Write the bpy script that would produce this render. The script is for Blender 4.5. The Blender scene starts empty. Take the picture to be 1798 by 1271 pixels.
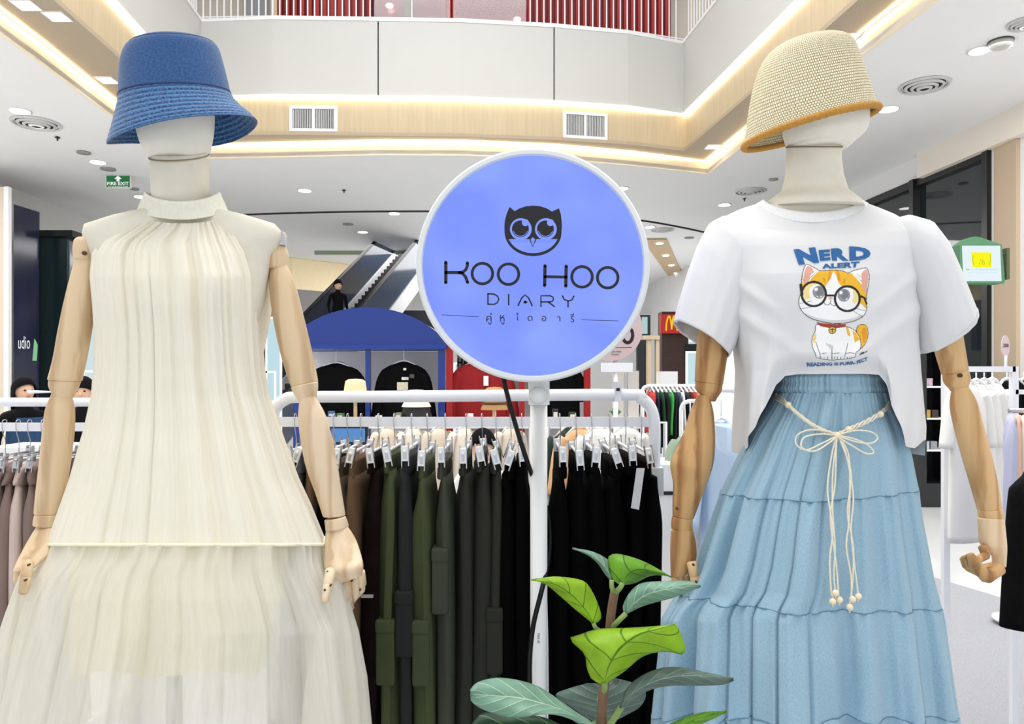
import bpy, bmesh, math, random
import numpy as np
from mathutils import Vector, Matrix
from mathutils.bvhtree import BVHTree
S = bpy.context.scene
COL = S.collection
random.seed(7)
PI = math.pi
# ---------------------------------------------------------------- camera
F, CX, HY, CH = 1300.0, 899.0, 660.0, 1.65
cam = bpy.data.cameras.new('camera'); camo = bpy.data.objects.new('camera', cam); COL.objects.link(camo)
cam.sensor_width = 36; cam.sensor_fit = 'HORIZONTAL'; cam.lens = F / 1798 * 36
cam.shift_y = (HY - 635.5) / 1798
cam.clip_start = 0.02; cam.clip_end = 200
camo.location = (0, 0, CH); camo.rotation_euler = (PI / 2, 0, 0)
S.camera = camo
# ---------------------------------------------------------------- world, lights, exposure
S.view_settings.view_transform = 'Standard'; S.view_settings.look = 'None'
S.view_settings.gamma = 1; S.view_settings.use_curve_mapping = False
S.view_settings.exposure = 0.0
w = bpy.data.worlds.new('world'); S.world = w; w.use_nodes = True
w.node_tree.nodes['Background'].inputs[0].default_value = (0.93, 0.96, 1.0, 1)
w.node_tree.nodes['Background'].inputs[1].default_value = 1.0
def area(name, loc, rot, sx, sy, power, col=(1, 1, 1)):
    l = bpy.data.lights.new(name, 'AREA'); l.shape = 'RECTANGLE'; l.size = sx; l.size_y = sy
    l.energy = power; l.color = col
    o = bpy.data.objects.new(name, l); COL.objects.link(o); o.location = loc; o.rotation_euler = rot
    return o
area('atrium_fill', (-0.6, 3.5, 9.4), (0, 0, 0), 6, 9, 900, (1, 0.99, 0.97))  # broad area light added over the atrium to brighten and model the scene
area('hall_fill_far', (0, 20, 5.0), (0, 0, 0), 8, 5, 650, (1, 0.98, 0.95))  # added fill that brightens the far hall, not a fixture
area('hall_fill_right', (5.2, 6.0, 5.05), (0, 0, 0), 1.2, 5, 160, (1, 0.98, 0.95))  # added fill under the right-hand ceiling, not a fixture
area('hall_fill_left', (-6.8, 8.0, 5.05), (0, 0, 0), 1.6, 6, 260, (1, 0.97, 0.93))  # added fill that lifts the dark ceiling and hall at left
area('upper_hall_fill', (-0.5, 13.2, 9.8), (0, 0, 0), 10, 1.5, 110, (1, 0.97, 0.95))  # added fill that brightens the red shop front upstairs
# ---------------------------------------------------------------- helpers
def lin(c):
    c = c / 255.0
    return c / 12.92 if c <= 0.04045 else ((c + 0.055) / 1.055) ** 2.4
def rgb(r, g, b): return (lin(r), lin(g), lin(b), 1)
def P(x, y, Y): return Vector(((x - CX) / F * Y, Y, CH - (y - HY) / F * Y))
class MB:
    def __init__(s): s.v = []; s.f = []; s.uv = []; s.sm = []; s.mi = []
    def add(s, vs, fs, uvs=None, smooth=False, mi=0):
        n = len(s.v); s.v += [tuple(p) for p in vs]
        for i, f in enumerate(fs):
            s.f.append(tuple(n + k for k in f)); s.uv.append(uvs[i] if uvs else None); s.sm.append(smooth); s.mi.append(mi)
        return s
    def surf(s, fn, nu, nv, cu=True, cap=(False, False), mi=0, flip=False):
        vs = []; fs = []; uvs = []
        ncol = nu if cu else nu + 1
        for j in range(nv + 1):
            for i in range(ncol): vs.append(tuple(fn(i / nu, j / nv)))
        for j in range(nv):
            for i in range(nu):
                a = j * ncol + i; b = j * ncol + (i + 1) % ncol if cu else j * ncol + i + 1
                q = (a, b, b + ncol, a + ncol); t = ((i / nu, j / nv), ((i + 1) / nu, j / nv), ((i + 1) / nu, (j + 1) / nv), (i / nu, (j + 1) / nv))
                if flip: q = q[::-1]; t = t[::-1]
                fs.append(q); uvs.append(t)
        if cap[0]: fs.append(tuple(range(nu))[::-1]); uvs.append(tuple((0, 0) for _ in range(nu)))
        if cap[1]: fs.append(tuple(nv * ncol + i for i in range(nu))); uvs.append(tuple((0, 1) for _ in range(nu)))
        return s.add(vs, fs, uvs, True, mi)
    def tube(s, pts, r, seg=8, cap=True, mi=0, closed=False, flat=1.0):
        pts = [Vector(p) for p in pts]; n = len(pts)
        rs = r if isinstance(r, (list, tuple)) else [r] * n
        T = []
        for i in range(n):
            if closed: t = pts[(i + 1) % n] - pts[i - 1]
            else: t = pts[min(i + 1, n - 1)] - pts[max(i - 1, 0)]
            T.append(t.normalized() if t.length > 1e-9 else Vector((0, 0, 1)))
        up = Vector((0, 1, 0)) if abs(T[0].y) < 0.9 else Vector((1, 0, 0))
        nx = (up - T[0] * up.dot(T[0])).normalized()
        vs = []; fs = []; uvs = []
        for i in range(n):
            nx = (nx - T[i] * nx.dot(T[i])).normalized(); ny = T[i].cross(nx)
            for k in range(seg):
                a = 2 * PI * k / seg
                vs.append(pts[i] + (nx * math.cos(a) * flat + ny * math.sin(a)) * rs[i])
        m = n if closed else n - 1
        for i in range(m):
            for k in range(seg):
                a = i * seg + k; b = i * seg + (k + 1) % seg; j = ((i + 1) % n) * seg
                fs.append((a, b, j + (k + 1) % seg, j + k))
                uvs.append(((k / seg, i / m), ((k + 1) / seg, i / m), ((k + 1) / seg, (i + 1) / m), (k / seg, (i + 1) / m)))
        if cap and not closed:
            fs.append(tuple(range(seg))[::-1]); uvs.append(tuple((0, 0) for _ in range(seg)))
            fs.append(tuple((n - 1) * seg + k for k in range(seg))); uvs.append(tuple((0, 0) for _ in range(seg)))
        return s.add(vs, fs, uvs, True, mi)
    def box(s, a, b, mi=0, M=None):
        x0, y0, z0 = a; x1, y1, z1 = b
        vs = [(x0, y0, z0), (x1, y0, z0), (x1, y1, z0), (x0, y1, z0), (x0, y0, z1), (x1, y0, z1), (x1, y1, z1), (x0, y1, z1)]
        if M is not None: vs = [M @ Vector(v) for v in vs]
        return s.add(vs, [(0, 3, 2, 1), (4, 5, 6, 7), (0, 1, 5, 4), (1, 2, 6, 5), (2, 3, 7, 6), (3, 0, 4, 7)], None, False, mi)
    def prism(s, poly, ax, d, mi=0, smooth=False):
        # poly: 3D points of one face, extruded by vector d
        n = len(poly); d = Vector(d); A = [Vector(p) for p in poly]; B = [p + d for p in A]
        fs = [tuple(range(n))[::-1], tuple(range(n, 2 * n))] + [(i, (i + 1) % n, n + (i + 1) % n, n + i) for i in range(n)]
        return s.add(A + B, fs, None, smooth, mi)
    def ball(s, c, r, nu=16, nv=10, mi=0, M=None):
        c = Vector(c); rr = r if isinstance(r, (tuple, list)) else (r, r, r)
        def fn(u, v):
            t = 2 * PI * u; p = PI * (0.001 + 0.998 * v)
            q = Vector((math.sin(p) * math.cos(t) * rr[0], math.sin(p) * math.sin(t) * rr[1], math.cos(p) * rr[2]))
            if M is not None: q = M @ q
            return c + q
        return s.surf(fn, nu, nv, True, (True, True), mi, flip=True)
    def build(s, name, mat, parent=None, org=None, label=None):
        if parent is not None: o_ = parent['_o'].copy() if False else Vector(ORG[parent.name])
        elif org is not None: o_ = Vector(org)
        else:
            a = np.array(s.v); o_ = Vector(((a[:, 0].min() + a[:, 0].max()) / 2, (a[:, 1].min() + a[:, 1].max()) / 2, a[:, 2].min()))
        me = bpy.data.meshes.new(name)
        a = np.array(s.v, dtype=float) - np.array(o_)
        me.from_pydata(a.tolist(), [], s.f)
        me.polygons.foreach_set('use_smooth', s.sm)
        me.polygons.foreach_set('material_index', s.mi)
        if any(u is not None for u in s.uv):
            ul = me.uv_layers.new(name='UVMap'); flat = []
            for f, u in zip(s.f, s.uv):
                for k in range(len(f)): flat += list(u[k]) if u else [0.0, 0.0]
            ul.data.foreach_set('uv', flat)
        for m in (mat if isinstance(mat, (list, tuple)) else [mat]): me.materials.append(m)
        ob = bpy.data.objects.new(name, me); COL.objects.link(ob)
        if parent is not None: ob.parent = parent
        else: ob.location = o_
        ORG[ob.name] = tuple(o_)
        if label: ob['label'] = label
        return ob
ORG = {}
def thing(name, loc, label, cat, group=None, rz=0):
    o = bpy.data.objects.new(name, None); COL.objects.link(o); o.location = loc; o.rotation_euler = (0, 0, rz); o.empty_display_size = 0.05
    ORG[o.name] = tuple(loc); o['label'] = label; o['category'] = cat
    if group: o['group'] = group
    return o
def tag(o, label, cat, group=None, kind=None):
    o['label'] = label; o['category'] = cat
    if group: o['group'] = group
    if kind: o['kind'] = kind
    return o
def struct(o): o['kind'] = 'structure'; return o
def copytree(o, parent=None):
    c = o.copy(); COL.objects.link(c)
    if parent is not None: c.parent = parent
    for ch in list(o.children): copytree(ch, c)
    ORG[c.name] = ORG.get(o.name, (0, 0, 0))
    return c
def place(o, loc, label, rz=None):
    o.location = loc; o['label'] = label; ORG[o.name] = tuple(loc)
    if rz is not None: o.rotation_euler = (0, 0, rz)
    return o
def face_cam(p, Y0=1.60):
    # garment fronts are turned a little towards the viewer, as the dummies stand
    if p.y < Y0: p.x *= p.y / Y0
    return p
def smooth_pts(pts, n=8):
    pts = [Vector(p) for p in pts]; out = []
    for i in range(len(pts) - 1):
        p0 = pts[max(i - 1, 0)]; p1 = pts[i]; p2 = pts[i + 1]; p3 = pts[min(i + 2, len(pts) - 1)]
        for k in range(n):
            t = k / n
            out.append(0.5 * ((2 * p1) + (p2 - p0) * t + (2 * p0 - 5 * p1 + 4 * p2 - p3) * t * t + (3 * p1 - p0 - 3 * p2 + p3) * t ** 3))
    out.append(pts[-1]); return out
def sstep(a, b, x):
    t = min(max((x - a) / (b - a), 0), 1); return t * t * (3 - 2 * t)
def lerp(a, b, t): return a + (b - a) * t
_pn = {}
def pnoise(th, n, seed=0):
    """periodic fold profile over an angle, roughly -1..1"""
    k = (n, seed)
    if k not in _pn:
        r = random.Random(seed * 131 + n)
        _pn[k] = [(max(1, n + d), r.uniform(0, 2 * PI), r.uniform(0.5, 1)) for d in (-max(1, n // 4), 0, max(1, n // 5), max(2, n // 2))]
    s_ = 0; w_ = 0
    for f_, p_, a_ in _pn[k]: s_ += a_ * math.cos(f_ * th + p_); w_ += a_
    return s_ / w_ * 1.6
# ---------------------------------------------------------------- materials
_mats = {}
def mat(name, color, rough=0.6, metal=0.0, var=0.06, scale=30.0, bump=0.0, bscale=200.0, spec=0.5, trans=0.0, sub=0.0, alpha=1.0, sheen=0.0, emit=0.0, stretch=None, coat=0.0):
    if name in _mats: return _mats[name]
    m = bpy.data.materials.new(name); m.use_nodes = True; nt = m.node_tree; N = nt.nodes; L = nt.links
    b = N['Principled BSDF']; b.inputs['Roughness'].default_value = rough; b.inputs['Metallic'].default_value = metal
    b.inputs['Specular IOR Level'].default_value = spec; b.inputs['Coat Weight'].default_value = coat
    if sheen: b.inputs['Sheen Weight'].default_value = sheen
    if trans: b.inputs['Transmission Weight'].default_value = trans
    if alpha < 1: b.inputs['Alpha'].default_value = alpha
    tc = N.new('ShaderNodeTexCoord'); src = tc.outputs['Object']
    if stretch:
        mp = N.new('ShaderNodeMapping'); mp.inputs['Scale'].default_value = stretch; L.new(src, mp.inputs[0]); src = mp.outputs[0]
    nz = N.new('ShaderNodeTexNoise'); nz.inputs['Scale'].default_value = scale; nz.inputs['Detail'].default_value = 4; L.new(src, nz.inputs['Vector'])
    cr = N.new('ShaderNodeValToRGB'); c = color
    cr.color_ramp.elements[0].position = 0.3; cr.color_ramp.elements[1].position = 0.7
    cr.color_ramp.elements[0].color = (c[0] * (1 - var), c[1] * (1 - var), c[2] * (1 - var), 1)
    cr.color_ramp.elements[1].color = (min(1, c[0] * (1 + var)), min(1, c[1] * (1 + var)), min(1, c[2] * (1 + var)), 1)
    L.new(nz.outputs['Fac'], cr.inputs[0]); L.new(cr.outputs[0], b.inputs['Base Color'])
    if emit:
        b.inputs['Emission Strength'].default_value = emit; L.new(cr.outputs[0], b.inputs['Emission Color'])
    if bump:
        n2 = N.new('ShaderNodeTexNoise'); n2.inputs['Scale'].default_value = bscale; n2.inputs['Detail'].default_value = 3; L.new(src, n2.inputs['Vector'])
        bp = N.new('ShaderNodeBump'); bp.inputs['Strength'].default_value = bump; bp.inputs['Distance'].default_value = 0.002
        L.new(n2.outputs['Fac'], bp.inputs['Height']); L.new(bp.outputs[0], b.inputs['Normal'])
    if sub:
        # thin cloth / leaf: part of the light passes through
        tr = N.new('ShaderNodeBsdfTranslucent'); L.new(cr.outputs[0], tr.inputs[0]); mx = N.new('ShaderNodeMixShader'); mx.inputs[0].default_value = sub
        L.new(b.outputs[0], mx.inputs[1]); L.new(tr.outputs[0], mx.inputs[2]); L.new(mx.outputs[0], N['Material Output'].inputs[0])
    _mats[name] = m; return m
def emis(name, color, strength):
    if name in _mats: return _mats[name]
    m = bpy.data.materials.new(name); m.use_nodes = True; nt = m.node_tree; N = nt.nodes
    b = N['Principled BSDF']; b.inputs['Base Color'].default_value = (0, 0, 0, 1); b.inputs['Specular IOR Level'].default_value = 0.1
    b.inputs['Emission Color'].default_value = color; b.inputs['Emission Strength'].default_value = strength
    _mats[name] = m; return m
def weave(name, color, dark, su, sv, rough=0.85, bump=0.4, dist=0.001, alpha=1.0, sub=0.0, mix=0.5, nstretch=(60, 4), bvar=0.12, sheen=0.2, rows=0):
    """cloth with a thread pattern that follows the surface's own UVs"""
    m = bpy.data.materials.new(name); m.use_nodes = True; nt = m.node_tree; N = nt.nodes; L = nt.links
    b = N['Principled BSDF']; b.inputs['Roughness'].default_value = rough; b.inputs['Sheen Weight'].default_value = sheen; b.inputs['Specular IOR Level'].default_value = 0.25
    tc = N.new('ShaderNodeTexCoord')
    mp = N.new('ShaderNodeMapping'); mp.inputs['Scale'].default_value = (su, sv, 1); L.new(tc.outputs['UV'], mp.inputs[0])
    n1 = N.new('ShaderNodeTexNoise'); n1.inputs['Scale'].default_value = 1.0; n1.inputs['Detail'].default_value = 3; L.new(mp.outputs[0], n1.inputs['Vector'])
    mp2 = N.new('ShaderNodeMapping'); mp2.inputs['Scale'].default_value = (nstretch[0], nstretch[1], 1); L.new(tc.outputs['UV'], mp2.inputs[0])
    n2 = N.new('ShaderNodeTexNoise'); n2.inputs['Scale'].default_value = 1.0; n2.inputs['Detail'].default_value = 5; L.new(mp2.outputs[0], n2.inputs['Vector'])
    mx = N.new('ShaderNodeMix'); mx.data_type = 'FLOAT'; mx.inputs[0].default_value = mix; L.new(n1.outputs['Fac'], mx.inputs[2]); L.new(n2.outputs['Fac'], mx.inputs[3])
    if rows:
        sp_ = N.new('ShaderNodeSeparateXYZ'); L.new(tc.outputs['UV'], sp_.inputs[0])
        a_ = N.new('ShaderNodeMath'); a_.operation = 'MULTIPLY'; a_.inputs[1].default_value = rows * 2 * PI; L.new(sp_.outputs[1], a_.inputs[0])
        s_ = N.new('ShaderNodeMath'); s_.operation = 'SINE'; L.new(a_.outputs[0], s_.inputs[0])
        h_ = N.new('ShaderNodeMath'); h_.operation = 'MULTIPLY_ADD'; h_.inputs[1].default_value = .5; h_.inputs[2].default_value = .5; L.new(s_.outputs[0], h_.inputs[0])
        m3 = N.new('ShaderNodeMix'); m3.data_type = 'FLOAT'; m3.inputs[0].default_value = .17; L.new(mx.outputs[0], m3.inputs[2]); L.new(h_.outputs[0], m3.inputs[3]); mx = m3
    cr = N.new('ShaderNodeValToRGB'); cr.color_ramp.elements[0].position = 0.5 - bvar; cr.color_ramp.elements[1].position = 0.5 + bvar
    cr.color_ramp.elements[0].color = dark; cr.color_ramp.elements[1].color = color
    L.new(mx.outputs[0], cr.inputs[0]); L.new(cr.outputs[0], b.inputs['Base Color'])
    bp = N.new('ShaderNodeBump'); bp.inputs['Strength'].default_value = bump; bp.inputs['Distance'].default_value = dist
    L.new(mx.outputs[0], bp.inputs['Height']); L.new(bp.outputs[0], b.inputs['Normal'])
    out = b.outputs[0]
    if sub:
        tr = N.new('ShaderNodeBsdfTranslucent'); L.new(cr.outputs[0], tr.inputs[0]); ms = N.new('ShaderNodeMixShader'); ms.inputs[0].default_value = sub
        L.new(out, ms.inputs[1]); L.new(tr.outputs[0], ms.inputs[2]); out = ms.outputs[0]
    if alpha < 1:
        tp = N.new('ShaderNodeBsdfTransparent'); ms = N.new('ShaderNodeMixShader'); ms.inputs[0].default_value = alpha
        L.new(tp.outputs[0], ms.inputs[1]); L.new(out, ms.inputs[2]); out = ms.outputs[0]
    L.new(out, N['Material Output'].inputs[0]); _mats[name] = m; return m
def wood(name, c0, c1, axis='Z', scale=9.0, rough=0.45):
    m = bpy.data.materials.new(name); m.use_nodes = True; nt = m.node_tree; N = nt.nodes; L = nt.links
    b = N['Principled BSDF']; b.inputs['Roughness'].default_value = rough; b.inputs['Specular IOR Level'].default_value = 0.35
    tc = N.new('ShaderNodeTexCoord'); mp = N.new('ShaderNodeMapping'); mp.inputs['Scale'].default_value = (1, 1, 0.12) if axis == 'Z' else (0.12, 1, 1)
    L.new(tc.outputs['Object'], mp.inputs[0])
    wv = N.new('ShaderNodeTexWave'); wv.wave_type = 'RINGS'; wv.rings_direction = 'SPHERICAL'; wv.inputs['Scale'].default_value = scale; wv.inputs['Distortion'].default_value = 5; wv.inputs['Detail'].default_value = 3
    wv.inputs['Detail Scale'].default_value = 2.5
    L.new(mp.outputs[0], wv.inputs['Vector'])
    nz = N.new('ShaderNodeTexNoise'); nz.inputs['Scale'].default_value = 90; nz.inputs['Detail'].default_value = 4; L.new(mp.outputs[0], nz.inputs['Vector'])
    mx = N.new('ShaderNodeMix'); mx.data_type = 'FLOAT'; mx.inputs[0].default_value = 0.45; L.new(wv.outputs['Fac'], mx.inputs[2]); L.new(nz.outputs['Fac'], mx.inputs[3])
    cr = N.new('ShaderNodeValToRGB'); cr.color_ramp.elements[0].position = 0.12; cr.color_ramp.elements[1].position = 0.62
    cr.color_ramp.elements[0].color = c0; cr.color_ramp.elements[1].color = c1
    L.new(mx.outputs[0], cr.inputs[0]); L.new(cr.outputs[0], b.inputs['Base Color']); _mats[name] = m; return m
WHITE = mat('white_paint', rgb(238, 238, 238), 0.5, var=0.01)
WHITEG = mat('white_gloss', rgb(238, 240, 246), 0.3, var=0.01, coat=0.3)
CEIL = mat('ceiling_paint', rgb(234, 234, 234), 0.8, var=0.01, scale=2)
FASC = mat('fascia_panel', rgb(200, 200, 196), 0.55, var=0.015, scale=1)
BLACK = mat('black_matte', rgb(14, 14, 16), 0.6, var=0.1)
BLACKM = mat('black_metal', rgb(20, 22, 24), 0.35, var=0.1)
STEEL = mat('steel', rgb(190, 192, 195), 0.25, 1.0, var=0.05)
REDP = mat('red_paint', rgb(150, 3, 9), 0.45, var=0.06)
BLUEP = mat('blue_paint', rgb(6, 44, 128), 0.3, var=0.05, coat=0.3)
TAN = mat('tan_panel', rgb(196, 176, 150), 0.55, var=0.03, scale=6, stretch=(1, 1, 0.1))
LAMP = emis('lamp_white', (1, 0.98, 0.95, 1), 6)
LEDW = emis('led_white', (1, 0.99, 0.97, 1), 2.2)
LEDY = emis('led_warm', (1, 0.80, 0.50, 1), 14)
# ================================================================ SETTING
CZ = 5.1
flo = MB(); flo.box((-16, -3, -0.1), (16, 34, 0))
def floor_mat():
    m = mat('floor_tile', rgb(226, 228, 230), 0.12, var=0.03, scale=1.5, coat=0.3); return m
struct(flo.build('floor', floor_mat()))
band = [(-4.1, -2), (-4.55, 8.33), (-4.79, 11.27), (-3.62, 11.25), (-2.04, 11.30), (-0.8, 11.34), (0.63, 11.50), (1.81, 11.72), (2.84, 12.02), (3.29, 8.33), (4.4, -2)]
lip = [(-4.75, -2), (-5.15, 8.0), (-5.42, 11.72), (-3.70, 11.62), (-2.0, 11.5), (-0.75, 11.52), (0.68, 11.72), (1.95, 12.08), (3.32, 12.57), (3.74, 7.9), (4.85, -2)]
def offs(path, d):
    n = len(path); r = []
    for i, (x, y) in enumerate(path):
        a = path[max(i - 1, 0)]; b_ = path[min(i + 1, n - 1)]
        v = Vector((b_[0] - a[0], b_[1] - a[1])).normalized(); r.append((x + v.y * d, y - v.x * d))
    return r
# ceiling of the lower storey with the atrium opening
c = MB()
def slab(a, b, z, t=0.06):
    n = len(a); vs = []; fs = []
    for (x, y), (X, Y) in zip(a, b): vs += [(x, y, z), (X, Y, z), (x, y, z + t), (X, Y, z + t)]
    for i in range(n - 1):
        k = 4 * i; m = k + 4
        fs += [(k, k + 1, m + 1, m), (k + 2, m + 2, m + 3, k + 3), (k, m, m + 2, k + 2), (k + 1, k + 3, m + 3, m + 1)]
    return vs, fs
c.add(*slab(lip[:3], [(-16, -2), (-16, 8), (-16, 11.72)], CZ))
c.add(*slab(lip[2:9], [(p[0], 34) for p in lip[2:9]], CZ))
c.add(*slab([lip[8], lip[9], lip[10]], [(16, 12.57), (16, 7.9), (16, -2)], CZ))
c.add(*slab([(-16, 11.72), (-5.42, 11.72)], [(-16, 34), (-5.42, 34)], CZ))
c.add(*slab([(3.32, 12.57), (16, 12.57)], [(3.32, 34), (16, 34)], CZ))
struct(c.build('ceiling', CEIL))
def ribbon(path, z0, z1, th=0.03, out=1):
    """vertical band following a plan path, with thickness"""
    vs = []; fs = []; n = len(path)
    for i, (x, y) in enumerate(path):
        a = path[max(i - 1, 0)]; b = path[min(i + 1, n - 1)]
        d = Vector((b[0] - a[0], b[1] - a[1])).normalized(); nx, ny = -d.y * out, d.x * out
        vs += [(x, y, z0), (x, y, z1), (x + nx * th, y + ny * th, z0), (x + nx * th, y + ny * th, z1)]
    for i in range(n - 1):
        k = 4 * i; m = k + 4
        fs += [(k, k + 1, m + 1, m), (k + 2, m + 2, m + 3, k + 3), (k, m, m + 2, k + 2), (k + 1, k + 3, m + 3, m + 1)]
    fs += [(0, 2, 3, 1), (4 * n - 4, 4 * n - 3, 4 * n - 1, 4 * n - 2)]
    return vs, fs
def wood_panel_mat():
    return mat('wood_veneer', rgb(196, 178, 146), 0.55, var=0.07, scale=22, stretch=(1, 1, 0.05))
WV = wood_panel_mat()
b = MB(); b.add(*ribbon(band, 5.312, 5.9, 0.05)); struct(b.build('trim_1', WV))                     # wood band
so = MB(); so.add(*slab(offs(band, .05), lip, 5.3, 0.05)); struct(so.build('trim_2', mat('soffit_taupe', rgb(176, 160, 138), 0.6, var=0.03)))
l = MB(); l.add(*ribbon(lip, CZ - 0.02, 5.3, 0.04, 1)); struct(l.build('trim_3', mat('cove_lip', rgb(240, 230, 210), 0.6, var=0.01)))
# fascia of the balcony, overhanging the wood band by 6 cm
fp = offs(band, 0.07)
fdense = []
for i in range(len(fp) - 1):
    fdense.append(fp[i])
fdense.append(fp[-1])
bal = thing('balcony_front', (-0.8, 11.3, 5.88), 'white balcony front of wide flat panels around the atrium opening', 'balcony')
def at_x(path, px):
    for i in range(2, 8):
        a, b_ = path[i], path[i + 1]
        xa = CX + a[0] / a[1] * F; xb = CX + b_[0] / b_[1] * F
        if xa <= px <= xb + 1e-6:
            t = (px - xa) / (xb - xa)
            # perspective-correct enough over short spans
            return (lerp(a[0], b_[0], t), lerp(a[1], b_[1], t))
    return path[8]
cuts = [None, 664, 973, None]
j1, j2 = at_x(fp, 664), at_x(fp, 973)
def sub(path, a, b_):  # path piece between two plan points by index
    return [a] + path + [b_]
k1 = [p for p in fp[2:9] if p[0] < j1[0] - 0.05]; k2 = [p for p in fp[2:9] if j1[0] + 0.05 < p[0] < j2[0] - 0.05]; k3 = [p for p in fp[2:9] if p[0] > j2[0] + 0.05]
g = 0.012
segs = [fp[0:3], [fp[2]] + k1[1:] + [(j1[0] - g, j1[1])], [(j1[0] + g, j1[1])] + k2 + [(j2[0] - g, j2[1])], [(j2[0] + g, j2[1])] + k3, [fp[8], fp[9], fp[10]]]
for s_ in segs:
    m_ = MB(); m_.add(*ribbon(s_, 5.9, 7.05, 0.04)); m_.build('panel', FASC, bal)
m_ = MB(); m_.add(*ribbon(offs(band, 0.02), 5.9, 7.05, 0.05)); m_.build('backing', mat('joint_dark', rgb(120, 120, 118), 0.8), bal)
m_ = MB(); m_.add(*ribbon(offs(band, 0.085), 5.875, 5.9, 0.1)); m_.build('light_strip', LEDW, bal, label='glowing white light strip under the balcony front')
m_ = MB(); m_.add(*ribbon(offs(band, 0.085), 7.03, 7.075, 0.14)); m_.build('coping', WHITE, bal)
m_ = MB(); m_.add(*ribbon(offs(band, 0.03), 5.862, 5.872, 0.02)); tag(m_.build('cove_light', LEDY), 'warm light strip hidden above the wood band', 'light')
m_ = MB(); m_.add(*ribbon(offs(lip, 0.06), 5.285, 5.298, 0.02)); tag(m_.build('cove_light', LEDY), 'warm light strip in the cove at the ceiling edge', 'light')
# railing
rail = thing('railing', (-0.8, 11.4, 7.075), 'white railing of thin upright bars with glass panes above the balcony front', 'railing')
rp = offs(band, 0.02)
bm0 = MB(); bm0.box((-0.007, -0.007, 0), (0.007, 0.007, 1.0)); 
bars = []
px = 357
base = None
while px < 1192:
    if not (655 < px < 722 or 728 < px < 925) or px in ():
        x, y = at_x(rp, px)
        if base is None:
            mb = MB(); mb.box((x - 0.009, y - 0.007, 7.075), (x + 0.009, y + 0.007, 8.1)); base = mb.build('baluster', WHITE, rail); bx, by = x, y
        else:
            o = base.copy(); COL.objects.link(o); o.location = (x - bx, y - by, 0)
    px += 12.2
for i in range(30):
    t = (i + 1) / 31; x, y = lerp(rp[8][0], rp[9][0], t), lerp(rp[8][1], rp[9][1], t)
    o = base.copy(); COL.objects.link(o); o.location = (x - bx, y - by, 0)
    x, y = lerp(rp[2][0], rp[1][0], t), lerp(rp[2][1], rp[1][1], t)
    o = base.copy(); COL.objects.link(o); o.location = (x - bx, y - by, 0)
m_ = MB(); m_.add(*ribbon(offs(band, 0.03), 8.1, 8.14, 0.05)); m_.build('handrail', WHITE, rail)
m_ = MB(); m_.add(*ribbon(offs(band, 0.03), 7.1, 7.115, 0.03)); m_.build('bottom_rail', WHITE, rail)
GLASS = mat('clear_glass', (0.9, 0.95, 0.95, 1), 0.02, var=0.0, trans=0.0, alpha=0.16)
for a, b_ in ((657, 790), (796, 923)):
    p0, p1 = at_x(rp, a), at_x(rp, b_)
    m_ = MB(); m_.add(*ribbon([p0, p1], 7.12, 8.08, 0.012)); m_.build('glass_pane', GLASS, rail)
# upper storey: floor slab, red slatted wall, white wall
u = MB(); u.add(*slab(band, [(-12, -2), (-12, 8), (-12, 16), (-8, 16), (-4, 16), (-1, 16), (1, 16), (4, 16), (8, 16), (12, 8), (12, -2)], 6.9, 0.15)); struct(u.build('trim_4', CEIL))
uc = MB(); uc.box((-12, -3, 9.9), (12, 16, 10.0)); struct(uc.build('trim_5', CEIL))
ub = MB(); ub.box((-12, 15.0, 7.05), (12, 15.1, 9.9)); struct(ub.build('wall_upper', mat('upper_wall', rgb(214, 205, 192), 0.7, var=0.02)))
rw = thing('red_shop_front', P(800, 60, 14.5), 'red slatted shop front behind the upper railing', 'shop front')
x0, x1 = P(490, 0, 14.5).x, P(1178, 0, 14.5).x
m_ = MB(); m_.box((x0, 14.5, 7.05), (x1, 14.6, 9.6)); m_.build('back_panel', mat('dark_red', rgb(120, 8, 14), 0.5, var=0.05), rw)
sl = None
for px in list(range(494, 655, 13)) + list(range(780, 800, 9)) + list(range(930, 1176, 12)):
    x = P(px, 0, 14.5).x
    if sl is None:
        m_ = MB(); m_.box((x - 0.035, 14.42, 7.05), (x + 0.035, 14.5, 9.6)); sl = m_.build('slat', REDP, rw); sx = x
    else:
        o = sl.copy(); COL.objects.link(o); o.location = (x - sx, 0, 0)
for a, b_ in ((658, 778), (800, 926)):
    m_ = MB(); m_.box((P(a, 0, 14.4).x, 14.40, 7.1), (P(b_, 0, 14.4).x, 14.43, 9.6)); m_.build('window_pane', mat('red_glass', rgb(116, 34, 52), 0.12, var=0.05), rw)
for a in (684, 908):
    p = P(a, 10 if a < 800 else 34, 14.3); m_ = MB(); m_.ball(p, (0.07, 0.07, 0.04), 12, 6); tag(m_.build('wall_lamp', emis('wall_lamp_glow', (1, .95, .85, 1), 8)), 'small round lamp glowing on the %s red glass pane' % ('left' if a < 800 else 'right'), 'lamp')
m_ = MB(); m_.box((P(715, 0, 14.3).x - 0.06, 14.3, 7.05), (P(715, 0, 14.3).x + 0.06, 14.4, 9.6)); tag(m_.build('post', mat('olive_post', rgb(92, 84, 60), 0.5)), 'olive brown post between the red glass panes upstairs', 'post')
m_ = MB(); m_.box((P(430, 0, 14.6).x, 14.6, 7.05), (P(478, 0, 14.6).x, 14.7, 9.6)); m_.box((P(478, 0, 14.5).x, 14.4, 7.05), (P(489, 0, 14.5).x, 14.7, 9.6), mi=1); tag(m_.build('wall_panel', [mat('grey_panel', rgb(140, 140, 142), 0.6), TAN]), 'grey panel with tan edge left of the red shop front', 'panel')
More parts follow.
